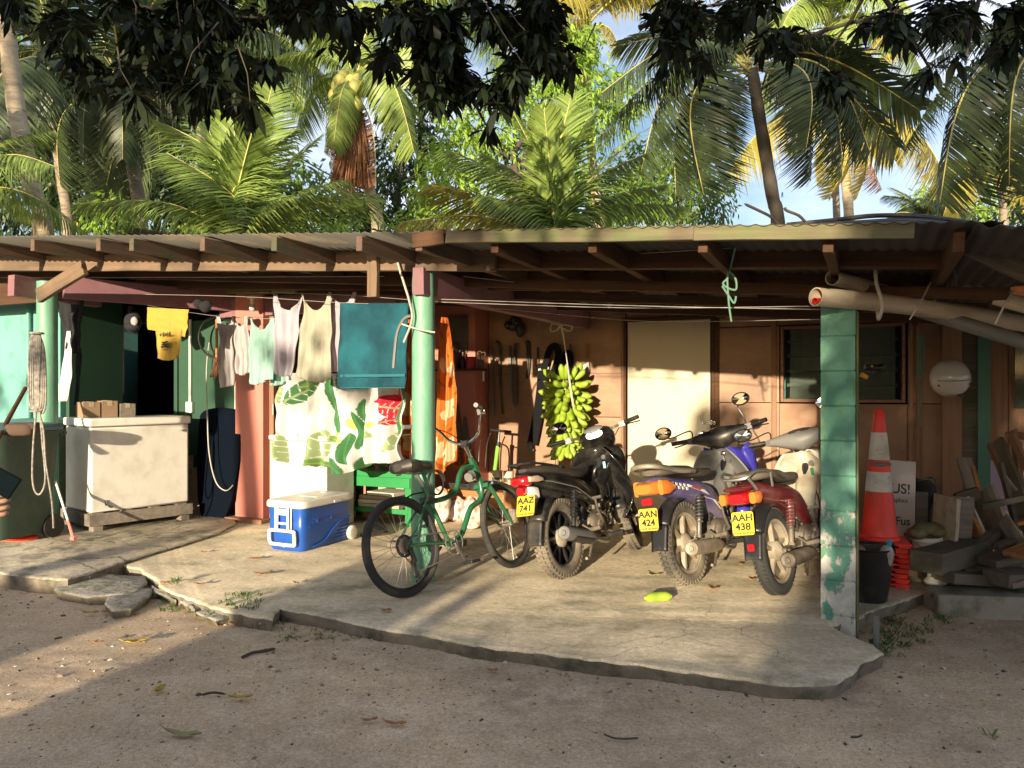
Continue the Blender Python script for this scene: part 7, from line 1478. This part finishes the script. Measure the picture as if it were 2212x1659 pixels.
# timber pile and leaning pieces
def plank(x0,y0,Y0,x1,y1,Y1,a,b,mat,lb,roll=0,name='plank'):
    o=beam(name,pt(x0,y0,Y0),pt(x1,y1,Y1),a,b,mt[mat],None,roll=roll,bevel=.004); return tag(o,lb,'plank','loose timber heaped at the right end of the building')
for a in(
 (2000,1215,5.05,2130,1180,5.7,.20,.14,'board2','thick dark beam end nearest the buckets'),
 (2040,1245,5.05,2260,1262,5.3,.16,.07,'board2','dark plank along the bottom of the timber pile'),
 (2150,1250,5.0,2330,1245,5.2,.2,.09,'board2','dark beam resting on the mossy kerb block'),
 (2060,1228,5.3,2340,1190,5.5,.22,.04,'board2','flat dark plank across the middle of the timber pile'),
 (2130,1215,5.2,2300,1170,5.3,.18,.05,'board2','wet brown plank slanting up to the right in the timber pile'),
 (2190,1200,5.0,2330,1140,5.2,.16,.03,'orangewood','pale broken plank pointing left at the right edge of the photo'),
 (2175,1262,4.95,2330,1225,5.0,.10,.04,'board','short cut stick with a pale end low at the right edge'),
 (2200,1130,5.2,2330,1100,5.0,.14,.03,'orangewood','short orange plank piece sticking in from the right edge'),
 (2110,1275,5.2,2330,1285,5.2,.10,.03,'trim','rusty flat bar lying on the kerb block')): plank(*a)
for a in(
 (2082,990,6.3,2140,1170,5.9,.12,.03,'board','grey weathered plank leaning left of the pale board',0),
 (2125,1060,6.0,2185,1215,5.7,.035,.24,'board','wide pale weathered board leaning in the middle of the timber pile',0),
 (2070,1085,5.9,2130,1210,5.6,.03,.16,'orangewood','orange-brown drawer side leaning beside the white strip',0),
 (2090,1075,5.85,2150,1205,5.5,.02,.035,'whitepaint','narrow white ruler strip leaning on the orange board',0),
 (2140,960,6.5,2212,1140,5.9,.05,.05,'trim','thin brown lath leaning in front of the lilac wall',0),
 (2155,950,6.3,2260,1190,5.8,.03,.10,'board2','long dark plank leaning against the lilac wall',0),
 (2185,940,6.2,2290,1160,5.7,.03,.07,'trim','brown picture-frame rail leaning at the right edge',0),
 (2170,1030,5.9,2250,1130,5.6,.02,.03,'board','pale stick crossing the leaning planks',0),
 (2160,1000,6.1,2200,1160,5.9,.03,.05,'board2','short dark rail standing behind the pale stick',0),
 (2120,1095,5.6,2250,1068,5.5,.04,.04,'board2','grey stick lying across the leaning board',0),
 (2100,1010,6.25,2135,1150,5.95,.03,.06,'orangewood','narrow brown lath between the grey plank and the wide board',0),
 (2190,930,6.3,2212,1120,6.1,.03,.09,'trim','dark frame side standing against the lilac wall at the right edge',0),
 (2172,940,6.35,2262,945,6.1,.03,.06,'trim','top rail of the old frame leaning on the lilac wall',0),
 (2150,1180,5.5,2240,1150,5.5,.08,.03,'board','short pale board end lying over the pile centre',0),
 (2095,1200,5.4,2150,1150,5.6,.07,.05,'board2','stub of dark rail sticking up in the pile',0),
 (2165,1120,5.6,2215,1190,5.4,.02,.12,'board','broken grey board tilted right in the pile',0),
 (2200,1060,5.7,2240,1200,5.5,.03,.14,'board2','wide dark board standing at the right edge of the pile',0),
 (2065,1080,6.0,2115,1065,6.0,.05,.10,'board2','dark drawer front on top of the drawer side',0)): plank(*a[:10],roll=a[10])
t=empty('leaning_boards','pair of thin white-edged panels standing between buckets and timber','panel',T(pt(2060,1140,5.6)@RZ(0) if 0 else pt(2060,1140,5.6)))
mb=MB(); mb.box((-.065,0,.03),(.012,.30,.40),(0,3,0)); B(mb,'white_edge_board','pvc',t); mb=MB(); mb.box((-.035,.02,.03),(.012,.28,.38),(0,4,0)); B(mb,'white_edge_board','pvc',t); mb=MB(); mb.box((.06,.02,.03),(.17,.02,.38),(0,4,0)); B(mb,'grey_face_board','board',t)
# upright window frames leaning further back
mb=MB(); mb.ring((0,0,0),(0,1,0),.05,.012,20,6)
# helmet
h=pt(2052,817,6.55)
t=empty('helmet','white open-face motorcycle helmet hanging on the brown stud','helmet',T(h)@RZ(-15)@RX(-12))
mb=MB(); n=30;m_=18; vs=[];fs=[]
for i in range(m_+1):
    ph=math.pi*i/m_-math.pi/2
    for j in range(n):
        a=2*math.pi*j/n; r=1.0; zz=math.sin(ph); 
        if zz<-.94: zz=-.94
        vs.append((.158*math.cos(ph)*math.cos(a)*r*(1 if i>1 else .9),.165*math.cos(ph)*math.sin(a)*r,.165*zz))
for i in range(m_):
    for j in range(n): fs.append((i*n+j,i*n+(j+1)%n,(i+1)*n+(j+1)%n,(i+1)*n+j))
mb.add(vs,fs); B(mb,'shell',M('white_helmet_lacquer',(.55,.53,.50),.15,coat=.6,bump=0,var=.08),t,sub=1,ang=180)
mb=MB(); 
for x,z_,q in((-.10,-.075,20),(.03,-.085,-10),(.07,-.08,-20),(.115,-.06,-40)): mb.m=T(x,-.12+abs(x)*.45,z_)@RZ(q*-1); mb.box((0,0,0),(.018,.03,.03),(0,30,0))
mb.m=I4; mb.tube(curve([(-.12,-.10,-.045),(-.03,-.155,-.06),(.06,-.145,-.055),(.13,-.09,-.03)],4),.003,5); B(mb,'vent','black',t)
mb=MB(); mb.tube(curve([(.02,-.02,-.09),(.05,-.03,-.15),(.08,-.02,-.155),(.10,0,-.09)],4),.012,6); mb.box((.06,-.03,-.15),(.07,.02,.02)); B(mb,'chin_strap','black',t)
mb=MB(); mb.box((.06,-.05,-.155),(.05,.02,.012)); B(mb,'buckle','chrome',t)
# cordless drill-like sprayer at the window edge
t=empty('hand_torch','black and yellow hand tool hanging beside the block pillar','hand tool',T(pt(1880,800,5.6))); o_=pt(1880,805,5.6)
mb=MB(); mb.cyl((-.04,0,.02),(.06,0,.02),.022,n=12); mb.cyl((.06,0,.02),(.10,0,.022),.016,.022,n=12); mb.ell((-.01,0,-.01),(.045,.03,.035),12,8); B(mb,'tool_body','black',t)
mb=MB(); mb.box((-.045,0,-.04),(.05,.03,.03),(0,25,0)); mb.cyl((-.0,-.02,.03),(-.0,-.03,.03),.008,n=8); B(mb,'yellow_grip',M('yellow_tool_grip',(.65,.33,.02),.5),t)
# green cord by the window, green cord under the fascia
gcm=M('green_string',(.11,.22,.16),.8,bump=0)
mb=MB(); mb.tube(curve([hp3(1990,725,3.2),hp3(1984,740,3.2),hp3(1983,800,3.2),hp3(1990,815,3.2),hp3(1996,780,3.2),hp3(1992,730,3.2),hp3(1988,728,3.2),hp3(1990,810,3.2),hp3(1987,830,3.2),hp3(1992,860,3.2),hp3(1986,890,3.2),hp3(1990,920,3.2)],5),.009,6); tag(mb.build('green_rope',gcm),'looped green cord hanging right of the window','cord')
mb=MB(); mb.tube(curve([hp3(1588,535,-.3),hp3(1580,570,-.1),hp3(1572,600,-.1),hp3(1562,612,-.1),hp3(1572,622,-.1),hp3(1590,625,-.1),hp3(1588,600,-.1),hp3(1572,590,-.1),hp3(1574,650,-.1),hp3(1580,695,-.1)],6),.006,6); mb.tube(curve([hp3(1560,618,-.1),hp3(1575,640,-.1),hp3(1586,655,-.1),hp3(1590,640,-.1)],5),.006,6); tag(mb.build('green_rope',gcm),'knotted green cord hanging from the fascia in front of the door','cord')
# PVC pipes on the pillar
def pvc(x0,y0,Y0,x1,y1,Y1,r,lb,inner=None,mat='pvc',bend=0):
    a,b=pt(x0,y0,Y0),pt(x1,y1,Y1); d=b-a; Ln=d.length; x=d.normalized(); y=Vector((0,0,1)).cross(x).normalized(); z=x.cross(y); m=Matrix((x,y,z)).transposed().to_4x4(); m.translation=a
    mb=MB(); n=24; k=14; vs=[];fs=[]
    for s_,rr_ in((1,r),(-1,r*.88)):
        for i in range(k+1):
            q=i/k
            for j in range(n): t_=2*math.pi*j/n; vs.append((q*Ln,rr_*math.cos(t_),rr_*math.sin(t_)+bend*4*q*(1-q)))
    N=(k+1)*n
    for i in range(k):
        for j in range(n):
            p_=i*n+j;q_=i*n+(j+1)%n; fs.append((p_,q_,q_+n,p_+n)); fs.append((N+q_,N+p_,N+p_+n,N+q_+n))
    for j in range(n): fs.append(((j+1)%n,j,N+j,N+(j+1)%n)); fs.append((k*n+j,k*n+(j+1)%n,N+k*n+(j+1)%n,N+k*n+j))
    mb.add(vs,fs); o=mb.build('drain_pipe',mt[mat],frame=m,ang=60); return tag(o,lb,'pipe','plastic pipes lashed under the right roof')
pvc(1762,641,4.35,2330,724,5.3,.053,'large weathered pipe with its open end over the block pillar',bend=.03)
pvc(1798,600,4.45,2010,655,5.6,.043,'smaller pale pipe lashed above the large one')
pvc(1760,650,4.34,1815,655,4.6,.018,'thin orange-red pipe poking out of the large pipe',mat='redplastic')
pvc(1935,655,4.9,2330,775,4.6,.045,'dark pipe behind the large pipe',mat='grey')
pvc(2150,640,4.5,2330,690,4.3,.05,'pipe with a dark open end at the right edge')
pvc(1960,585,5.3,2330,640,5.0,.05,'grey pipe tucked deep under the roof edge',mat='grey')
mb=MB(); P=[pt(1889,560,4.45),pt(1893,610,4.38),pt(1902,640,4.36),pt(1906,665,4.38),pt(1898,688,4.42)]; mb.tube(curve(P,4),.010,6); mb.ring(pt(1901,665,4.46),(1,-.25,-.1),.068,.007,24,6); tag(mb.build('lashing_strap',mt['cord']),'grey strap lashing the two pipes up to the beam','strap','lashings on the pipes')
mb=MB(); mb.tube(curve([pt(2010,610,4.5),pt(1990,650,4.3),pt(1965,690,4.25)],4),.005,6); tag(mb.build('lashing_rope',mt['cord']),'thin cord slanting down across the large pipe','cord','lashings on the pipes')
mb=MB(); mb.tube(curve([pt(2188,630,4.2),pt(2170,660,4.1),pt(2150,700,4.1)],4),.006,6); tag(mb.build('lashing_rope',mt['cord']),'pale cord tied round the pipes near the right edge','cord','lashings on the pipes')
mb=MB(); mb.tube(curve([pt(2054,545,4.6),pt(2060,580,4.6),pt(2064,610,4.6),pt(2058,625,4.6),pt(2048,618,4.6),pt(2046,608,4.6)],4),.007,6); tag(mb.build('wire_hook',mt['grey']),'bent wire hook hanging from the beam right of the lamp shade','hook')
# shallow lamp shade
q=pt(1957,622,5.3)
t=empty('lamp','shallow conical lamp shade with a bulb hanging under the right roof','lamp',T(q)); mb=MB(); mb.lathe([(.148,-.005),(.14,.01),(.06,.075),(.03,.085),(.028,.10),(0,.10)],32); mb.lathe([(.146,-.005),(.06,.068),(.0,.078)],32); B(mb,'shade',M('dusty_shade',(.26,.20,.15),.6,var=.2),t)
mb=MB(); mb.lathe([(0,-.045),(.026,-.035),(.032,-.01),(.02,.03)],16); B(mb,'bulb',M('bulb_frosted',(.5,.45,.38),.3,bump=0),t); mb=MB(); mb.cyl((0,0,.09),(0,0,.19),.03,n=12); mb.box((.0,0,.18),(.16,.05,.04)); B(mb,'fitting','grey',t)
# orange float at the right edge
mb=MB(); mb.lathe([(0,.0),(.04,.015),(.055,.05),(.03,.06),(0,.06)],16); q=pt(2208,628,4.2); tag(mb.build('orange_bell',M('orange_bell_paint',(.55,.20,.08),.5),frame=T(q.x,q.y,q.z-.03)),'small orange bell-shaped cup at the right edge under the roof','cup')
# black hose coil lying on the roof
def hose(pts,Y,lb,r=.016,mat='black'):
    mb=MB(); mb.tube(curve([pt(x,y,Yk) for x,y,Yk in pts],6),r,8); return tag(mb.build('roof_hose',mt[mat],ang=60),lb,'hose','black hose coiled on the roof')
hose([(1700,486,5.2),(1800,476,5.2),(1890,466,5.2),(1990,468,5.1),(2100,482,4.9),(2230,500,4.6)],5,'uppermost black hose arching over the right roof')
hose([(1730,489,5.0),(1850,481,5.0),(1960,476,5.0),(2060,486,4.8),(2180,512,4.6),(2300,560,4.4)],5,'second black hose sagging toward the right edge')
hose([(1980,490,4.6),(2080,496,4.5),(2160,508,4.4),(2230,505,4.3)],5,'short black hose loop at the roof corner')
hose([(2040,497,4.3),(2120,520,4.2),(2170,535,4.1),(2230,528,4.0)],5,'blue-grey hose end hanging over the roof corner',.012,'grey')
hose([(1830,487,4.6),(1950,481,4.6),(2060,490,4.4),(2230,522,4.2)],5,'thick black hose lying along the roof edge',.02)
for pts,lb in(([(1680,484),(1665,468),(1640,455),(1608,440)],'thin dry branch on the roof left of the hose coil'),([(1740,480),(1725,465),(1700,455),(1695,448)],'forked dry twig on the roof by the ringed palm'),([(1560,490),(1562,478),(1558,462)],'small dry twig standing on the roof')):
    mb=MB(); mb.tube(curve([pt(x,y,4.9) for x,y in pts],4),[.010]*(4*(len(pts)-1))+[.004],5); tag(mb.build('dry_twig',mt['barkdark']),lb,'twig','dry twigs on the roof')
mb=MB(); mb.tube(curve([pt(2040,500,4.1),pt(2110,530,4.0),pt(2230,575,3.9)],5),.03,8); 
o=beam('edge_timber',pt(2030,505,4.1),pt(2330,640,3.9),.04,.09,mt['board2'],None); tag(o,'dark sagging edge timber running down to the right from the fascia end','timber')
# ---------------------------------------------------------------- people
skin=M('skin',(.36,.19,.12),.5,var=.08,bump=.1,bscale=80)
def skinned(name,verts,edges,mat,parent=None,frame=I4,sub=2,root=0):
    me=bpy.data.meshes.new(name); me.from_pydata([v[:3] for v in verts],edges,[]); o=bpy.data.objects.new(name,me); C.objects.link(o)
    m=o.modifiers.new('skin','SKIN'); m.use_smooth_shade=True
    for i,v in enumerate(verts): sv=me.skin_vertices[0].data[i]; sv.radius=(v[3],v[4] if len(v)>4 else v[3]); sv.use_root=(i==root)
    s=o.modifiers.new('sub','SUBSURF'); s.levels=sub; s.render_levels=sub; me.materials.append(mat)
    fr[o]=frame.copy()
    if parent is not None: o.parent=parent; o.matrix_basis=fr[parent].inverted()@frame
    else: o.matrix_basis=frame
    # bake so the body is one plain continuous mesh
    bpy.context.view_layer.update(); dg=bpy.context.evaluated_depsgraph_get(); nm=bpy.data.meshes.new_from_object(o.evaluated_get(dg)); o.modifiers.clear(); o.data=nm; nm.shade_smooth(); return o
def person(label,pos,rot,shirt,short,hair,arms,ht=1.0,reach=None):
    rl=None if reach is None else (T(pos)@RZ(rot)@Matrix.Scale(ht,4)).inverted()@Vector(reach)
    t=empty('person',label,'person',T(pos)@RZ(rot)@Matrix.Scale(ht,4),'people behind and beside the camera' if arms=='down' else None)
    V=[(0,0,.95,.13,.10),(0,0,1.12,.125,.095),(0,0,1.30,.15,.10),(0,0,1.42,.10,.075),(0,0,1.50,.052),(0,.01,1.56,.055),(0,.015,1.63,.078,.092),(0,.01,1.70,.06,.075)]
    E=[(0,1),(1,2),(2,3),(3,4),(4,5),(5,6),(6,7)]
    for s in(-1,1):
        b=len(V); V+=[(s*.10,0,.86,.095),(s*.11,.0,.50,.062),(s*.11,-.01,.30,.055),(s*.115,-.02,.09,.036),(s*.12,.06,.03,.035,.03),(s*.125,.15,.02,.03,.02)]; E+=[(0,b),(b,b+1),(b+1,b+2),(b+2,b+3),(b+3,b+4),(b+4,b+5)]
        b=len(V)
        if rl is not None and (rl.x>0)==(s>0):
            sh=Vector((s*.19,0,1.40)); el=(sh+rl)/2+Vector((s*.06,0,-.10)); V+=[(*sh,.055),(*el,.040),(*((el+rl)/2),.037),(*rl,.031)]
        elif arms=='down': V+=[(s*.19,0,1.40,.055),(s*.24,0,1.12,.040),(s*.26,.05,.88,.026),(s*.26,.07,.80,.03,.018)]
        else: V+=[(s*.19,0,1.40,.055),(s*.235,.02,1.15,.040),(s*.12,.26,1.14,.028),(s*.085,.33,1.15,.030,.018)]
        E+=[(3,b),(b,b+1),(b+1,b+2),(b+2,b+3)]
    if arms!='down':
        # five fingers on each hand, curled round the phone
        for s in(-1,1):
            w=(s*.085,.33,1.15); wi=len(V)-1 if s==1 else len(V)-1-10
    body=skinned('body',V,E,skin,t)
    S=[(0,0,.90,.16,.125),(0,0,1.12,.145,.11),(0,0,1.30,.165,.115),(0,0,1.41,.115,.09),(0,0,1.45,.075)]; SE=[(0,1),(1,2),(2,3),(3,4)]
    for s in(-1,1):
        b=len(S); S+=[(s*.185,0,1.40,.07),(s*.215,0,1.25,.062)]; SE+=[(3,b),(b,b+1)]
    skinned('shirt',S,SE,shirt,t)
    S=[(0,0,.98,.14,.11),(0,0,.91,.145,.115)]; SE=[(0,1)]
    for s in(-1,1): b=len(S); S+=[(s*.09,0,.80,.108),(s*.112,0,.54,.088)]; SE+=[(1,b),(b,b+1)]
    skinned('shorts',S,SE,short,t)
    mb=MB(); mb.ell((0,-.012,1.675),(.088,.104,.092),20,12); mb.build('hair',hair,t)
    mb=MB(); mb.ell((0,.105,1.62),(.014,.022,.028),10,8); mb.build('nose',skin,t)
    for s in(-1,1): mb=MB(); mb.ell((s*.032,.092,1.645),(.013,.008,.008),10,6); mb.build('eye',mt['white'],t); mb=MB(); mb.ell((s*.083,.01,1.63),(.010,.022,.032),8,6); mb.build('ear',skin,t)
    mb=MB(); mb.ell((0,.096,1.585),(.026,.008,.007),10,6); mb.build('mouth',M('lips',(.34,.12,.10),.5),t)
    return t
hairm=M('dark_hair',(.02,.014,.010),.6,var=.3,bscale=200,bump=.5)
person('person in a dark shirt standing by the added shade wall behind the camera',ws(-1.66,-7.1,GZ),-21,M('navy_shirt',(.03,.04,.08),.9),M('khaki_shorts',(.25,.2,.13),.9),hairm,'down',1.0)
person('person in a grey shirt standing near the added shade wall behind the camera',ws(-1.15,-7.1,GZ),-15,M('grey_shirt',(.3,.3,.3),.9),M('dark_shorts',(.05,.05,.05),.9),hairm,'down',.99)
# person with the phone at the left edge: only the hand reaches into the picture
hand=pt(6,1090,2.45)
pp=person('person in a white top at the left edge, one hand reaching in with a phone',Vector((hand.x-.42,hand.y-.30,GZ)),-48,M('white_top',(.6,.58,.55),.9),M('blue_shorts',(.06,.08,.15),.9),hairm,'down',.93,reach=Vector((hand.x-.28,hand.y-.155,hand.z-.05)))
ph=empty('mobile_phone','dark mobile phone held in a hand at the left edge of the photo','phone',T(pt(4,1042,2.4))@RZ(10)@RY(32))
mb=MB(); mb.box((-.03,0,0),(.150,.009,.074)); B(mb,'phone_case',M('dark_phone_case',(.004,.008,.010),.8,bump=0,spec=.02),ph,bevel=.006,seg=3)
mb=MB(); mb.box((.018,.0055,.012),(.034,.003,.036)); B(mb,'camera_bump',mt['black'],ph,bevel=.003)
# forearm, palm, thumb and fingers of that person: one continuous skin (the visible hand)
hx,hy,hz=hand
W=[(hx-.30,hy-.17,hz-.05,.032),(hx-.14,hy-.05,hz-.045,.025),(hx-.085,hy-.01,hz-.035,.024,.018),(hx-.055,hy+.005,hz-.01,.030,.016)]
E_=[(0,1),(1,2),(2,3)]
for k,(dz,ln) in enumerate(((.030,.9),(.010,1.0),(-.012,.95),(-.032,.78))):
    b=len(W); W+=[(hx-.035,hy-.012,hz+dz,.0095),(hx-.005*1,hy-.022,hz+dz+.001,.0085),(hx+.018*ln,hy-.014,hz+dz+.004,.0080),(hx+.022*ln,hy+.002,hz+dz+.006,.0070)]; E_+=[(3,b),(b,b+1),(b+1,b+2),(b+2,b+3)]
b=len(W); W+=[(hx-.06,hy+.03,hz+.02,.012),(hx-.035,hy+.035,hz+.045,.010),(hx-.01,hy+.025,hz+.066,.0085)]; E_+=[(2,b),(b,b+1),(b+1,b+2)]
fr[pp]=I4; pm2=pp.matrix_basis.copy()
ho=skinned('hand',W,E_,skin,None,I4,2,root=0); ho.parent=pp; ho.matrix_parent_inverse=I4; ho.matrix_basis=pm2.inverted()
# ---------------------------------------------------------------- litter and weeds
def leaf(x,y,L_,wd,c,rot,lb,z=None,curl=.3,name='fallen_leaf',cat='leaf',group='dead leaves lying on the ground and concrete'):
    zz=(GZ+.012 if z is None else z); p=fl(x,y,zz); mb=MB(); n=10
    mb.grid(lambda a,b:((a-.5)*L_,(b-.5)*wd*2*math.sin(math.pi*min(.98,max(.03,a)))**.8*(1+.1*math.sin(a*17)),.010+curl*L_*(a-.5)**2*1.2+abs(b-.5)*wd*.8*math.sin(a*3.1)+.004*math.sin(a*9+b*7)),12,4)
    mb.tube([(-.5*L_,0,.012+curl*L_*.3),(-.68*L_,.01,.012+curl*L_*.5)],.0018,5)
    o=mb.build(name,c,frame=T(p)@RZ(rot),ang=80,solid=.0012); return tag(o,lb,cat,group)
ly=M('yellow_leaf',(.50,.36,.05),.5,trans=.2,var=.2); lb_=M('brown_leaf',(.34,.16,.07),.7,var=.25); lg=M('olive_leaf',(.26,.24,.10),.6,var=.2)
for a in((293,1391,.13,.028,ly,15,'curled yellow leaf in the sunlit strip of dirt'),(346,1493,.08,.022,ly,80,'yellow leaf standing on end below the shadow line'),(520,1511,.11,.014,ly,5,'thin twisted yellow leaf in the middle of the shaded dirt'),(395,1592,.17,.018,lg,-12,'long olive leaf with a curled stem near the bottom left'),(195,1327,.10,.020,ly,5,'flat yellow leaf below the rounded concrete lump'),(232,1325,.06,.018,lb_,15,'orange-brown leaf touching the flat yellow leaf'),(470,1344,.05,.016,lb_,10,'small orange leaf below the cracked crust'),(505,1350,.06,.014,lb_,-10,'orange leaf where the straight slab edge begins'),(688,1376,.05,.02,lb_,0,'crumpled brown leaf on the dirt before the slab edge'),(855,1568,.09,.012,lb_,-5,'flat reddish leaf in the middle of the foreground'),(800,1560,.06,.010,lb_,20,'thin brown leaf left of the flat reddish leaf'),(1940,1345,.07,.022,lb_,-10,'orange leaf on the dirt beside the grey pipe stub'),(1065,1452,.05,.012,lb_,0,'thin dark leaf beside the light streaks'),(210,1391,.05,.012,lb_,8,'small brown leaf left of the curled yellow leaf'),(1725,1400,.05,.012,lb_,0,'brown leaf piece below the slab corner')):
    leaf(*a)
for a in((550,1210,.09,.022,lb_,10,'crisp brown leaf in front of the cool box'),(568,1243,.11,.020,lb_,15,'curled brown leaf between cool box and slab edge'),(640,1262,.05,.012,lb_,-30,'tiny brown leaf left of the bicycle wheel'),(432,1265,.08,.016,lb_,0,'pale orange leaf on the cracked crust'),(358,1262,.07,.018,lb_,20,'brown leaf on the broken slab crack'),(440,1195,.06,.014,lb_,0,'orange leaf on the sunlit floor before the freezer'),(438,1140,.07,.014,lb_,5,'brown leaf beside the pink column foot'),(780,1205,.05,.010,lb_,0,'small faint brown leaf right of the cool box'),(890,1215,.09,.022,lb_,-15,'dark red-brown leaf under the bicycle frame'),(1005,1205,.05,.012,lb_,0,'brown leaf beside the bicycle front wheel'),(1410,1245,.10,.010,lg,-10,'thin olive leaf left of the purple motorcycle wheel'),(1540,1275,.07,.012,lb_,-5,'orange leaf between the purple and red motorcycles'),(1600,1222,.05,.022,lb_,60,'upright brown leaf behind the purple motorcycle wheel'),(1625,1255,.05,.016,lb_,0,'orange leaf left of the red motorcycle wheel'),(835,1445,.06,.02,lb_,0,'red-brown leaf in the bicycle shadow'),(1100,1490,.05,.01,lb_,0,'brown scrap of leaf'),):
    if a[1]>1420: continue
    leaf(*a[:7],z=.004)
leaf(835,1322,.06,.02,lb_,0,'red-brown leaf at the tip of the light streak on the slab',z=.004)
def twig(pts,r,lb,z=GZ+.02):
    mb=MB(); P=[fl(x,y,z) for x,y in pts]; cv=curve(P,4); mb.tube(cv,[r]*(len(cv)-1)+[r*.4],6); tag(mb.build('ground_twig',mt['barkdark']),lb,'twig','twigs lying on the dirt')
twig([(523,1420),(545,1410),(570,1406),(595,1401)],.008,'dark bent stick right of the sunlit strip')
twig([(437,1501),(460,1496),(485,1499)],.006,'thin dark twig below the shadow line')
twig([(1305,1586),(1325,1594),(1350,1596),(1380,1594)],.004,'long thin curved twig in the right foreground')
twig([(1838,1592),(1855,1591),(1862,1587)],.004,'short forked twig in the far right foreground')
twig([(118,1380),(135,1376)],.006,'short dark twig left of the sunlit strip'); 
# pebbles, grit: one object
mb=MB(); sr=random.Random(99)
def pebble(mb,p,s,sr):
    rz=sr.uniform(0,3.14); ca,sa=math.cos(rz),math.sin(rz); a,b_,c=s*sr.uniform(.7,1.4),s*sr.uniform(.5,1),s*sr.uniform(.35,.7)
    vs=[]
    for dx,dy,dz in((a,0,0),(0,b_,0),(-a,0,0),(0,-b_,0),(a*.4,b_*.3,c),(-a*.4,-b_*.2,c)): vs.append((p[0]+dx*ca-dy*sa,p[1]+dx*sa+dy*ca,p[2]+dz))
    mb.add(vs,[(0,1,4),(1,2,5),(1,5,4),(2,3,5),(3,0,4),(3,4,5)])
pal=[mt['barkdark'],M('pale_coral_grit',(.55,.50,.42),.9,bump=0),M('brown_grit',(.22,.16,.11),.9,bump=0,island=.5)]
gh=gz
for i in range(12000):
    y=1.9+sr.random()**1.5*5.5; x=sr.uniform(-.72,.78)*y
    mb.cur=sr.choices((0,1,2),(.22,.15,.63))[0]; pebble(mb,(x,y,gh(x,y)-.001),sr.choices((.0032,.006,.012),(.64,.31,.05))[0]*(1 if y<3.5 else 1.4),sr)
o=mb.build('grit',pal,ang=20); o['kind']='stuff'; o['label']='scattered grit and small stones on the packed dirt'; o['category']='grit'
mb=MB()
for i in range(1500):
    u=sr.uniform(-5,2.6); v=sr.uniform(-1.2,3); mb.cur=sr.choices((0,1,2),(.35,.25,.4))[0]; p=H((u,v,0)); pebble(mb,(p.x,p.y,.001),sr.choices((.002,.004),(.85,.15))[0],sr)
o=mb.build('floor_crumbs',pal,ang=20); o['kind']='stuff'; o['label']='fine crumbs and dirt specks on the concrete floor'; o['category']='grit'
# weeds along the slab edge
gm=M('weed_green',(.10,.17,.035),.6,trans=.3,var=.25,bump=0,island=.3)
mb=MB()
def tuft(p,n,h,sr):
    for i in range(n):
        a=sr.uniform(0,6.28); l=h*sr.uniform(.4,1); b=Vector(p)+Vector((sr.uniform(-.02,.02),sr.uniform(-.02,.02),0)); d=Vector((math.cos(a)*.6,math.sin(a)*.6,sr.uniform(.4,1))).normalized()*l; s=Vector((-math.sin(a),math.cos(a),0))*l*.09+Vector((0,0,.001))
        mb.add([b-s*.5,b+s*.5,b+d*.6+s,b+d*.6-s,b+d+Vector((0,0,-.2*l))],[(0,1,2,3),(3,2,4)])
for (x0,y0,x1,y1,n,h,z) in ((600,1352,900,1388,70,.035,GZ),(440,1310,530,1345,16,.07,GZ+.03),(340,1292,420,1325,14,.06,GZ),(1890,1345,2010,1390,40,.05,GZ),(1870,1385,1960,1420,22,.06,GZ),(1900,1330,1960,1350,12,.05,GZ),(2075,1290,2130,1310,8,.14,GZ),(370,1255,390,1262,5,.06,.02),(1000,1395,1100,1418,14,.05,GZ),(590,1330,620,1350,8,.06,GZ),(2000,1330,2060,1350,8,.05,GZ),(1130,1418,1700,1478,40,.03,GZ),(470,1285,560,1318,26,.05,0),(250,1260,330,1300,8,.05,GZ),(1720,1482,1860,1440,12,.03,GZ)):
    for i in range(n): q=fl(sr.uniform(x0,x1),y0+(y1-y0)*sr.random(),z); tuft(q,sr.randint(5,10),h,sr)
q=fl(2150,1600,GZ); tuft(q,7,.07,sr)
o=mb.build('weeds',gm,ang=180); o['kind']='stuff'; o['label']='small green weeds growing along the slab edge'; o['category']='weeds'
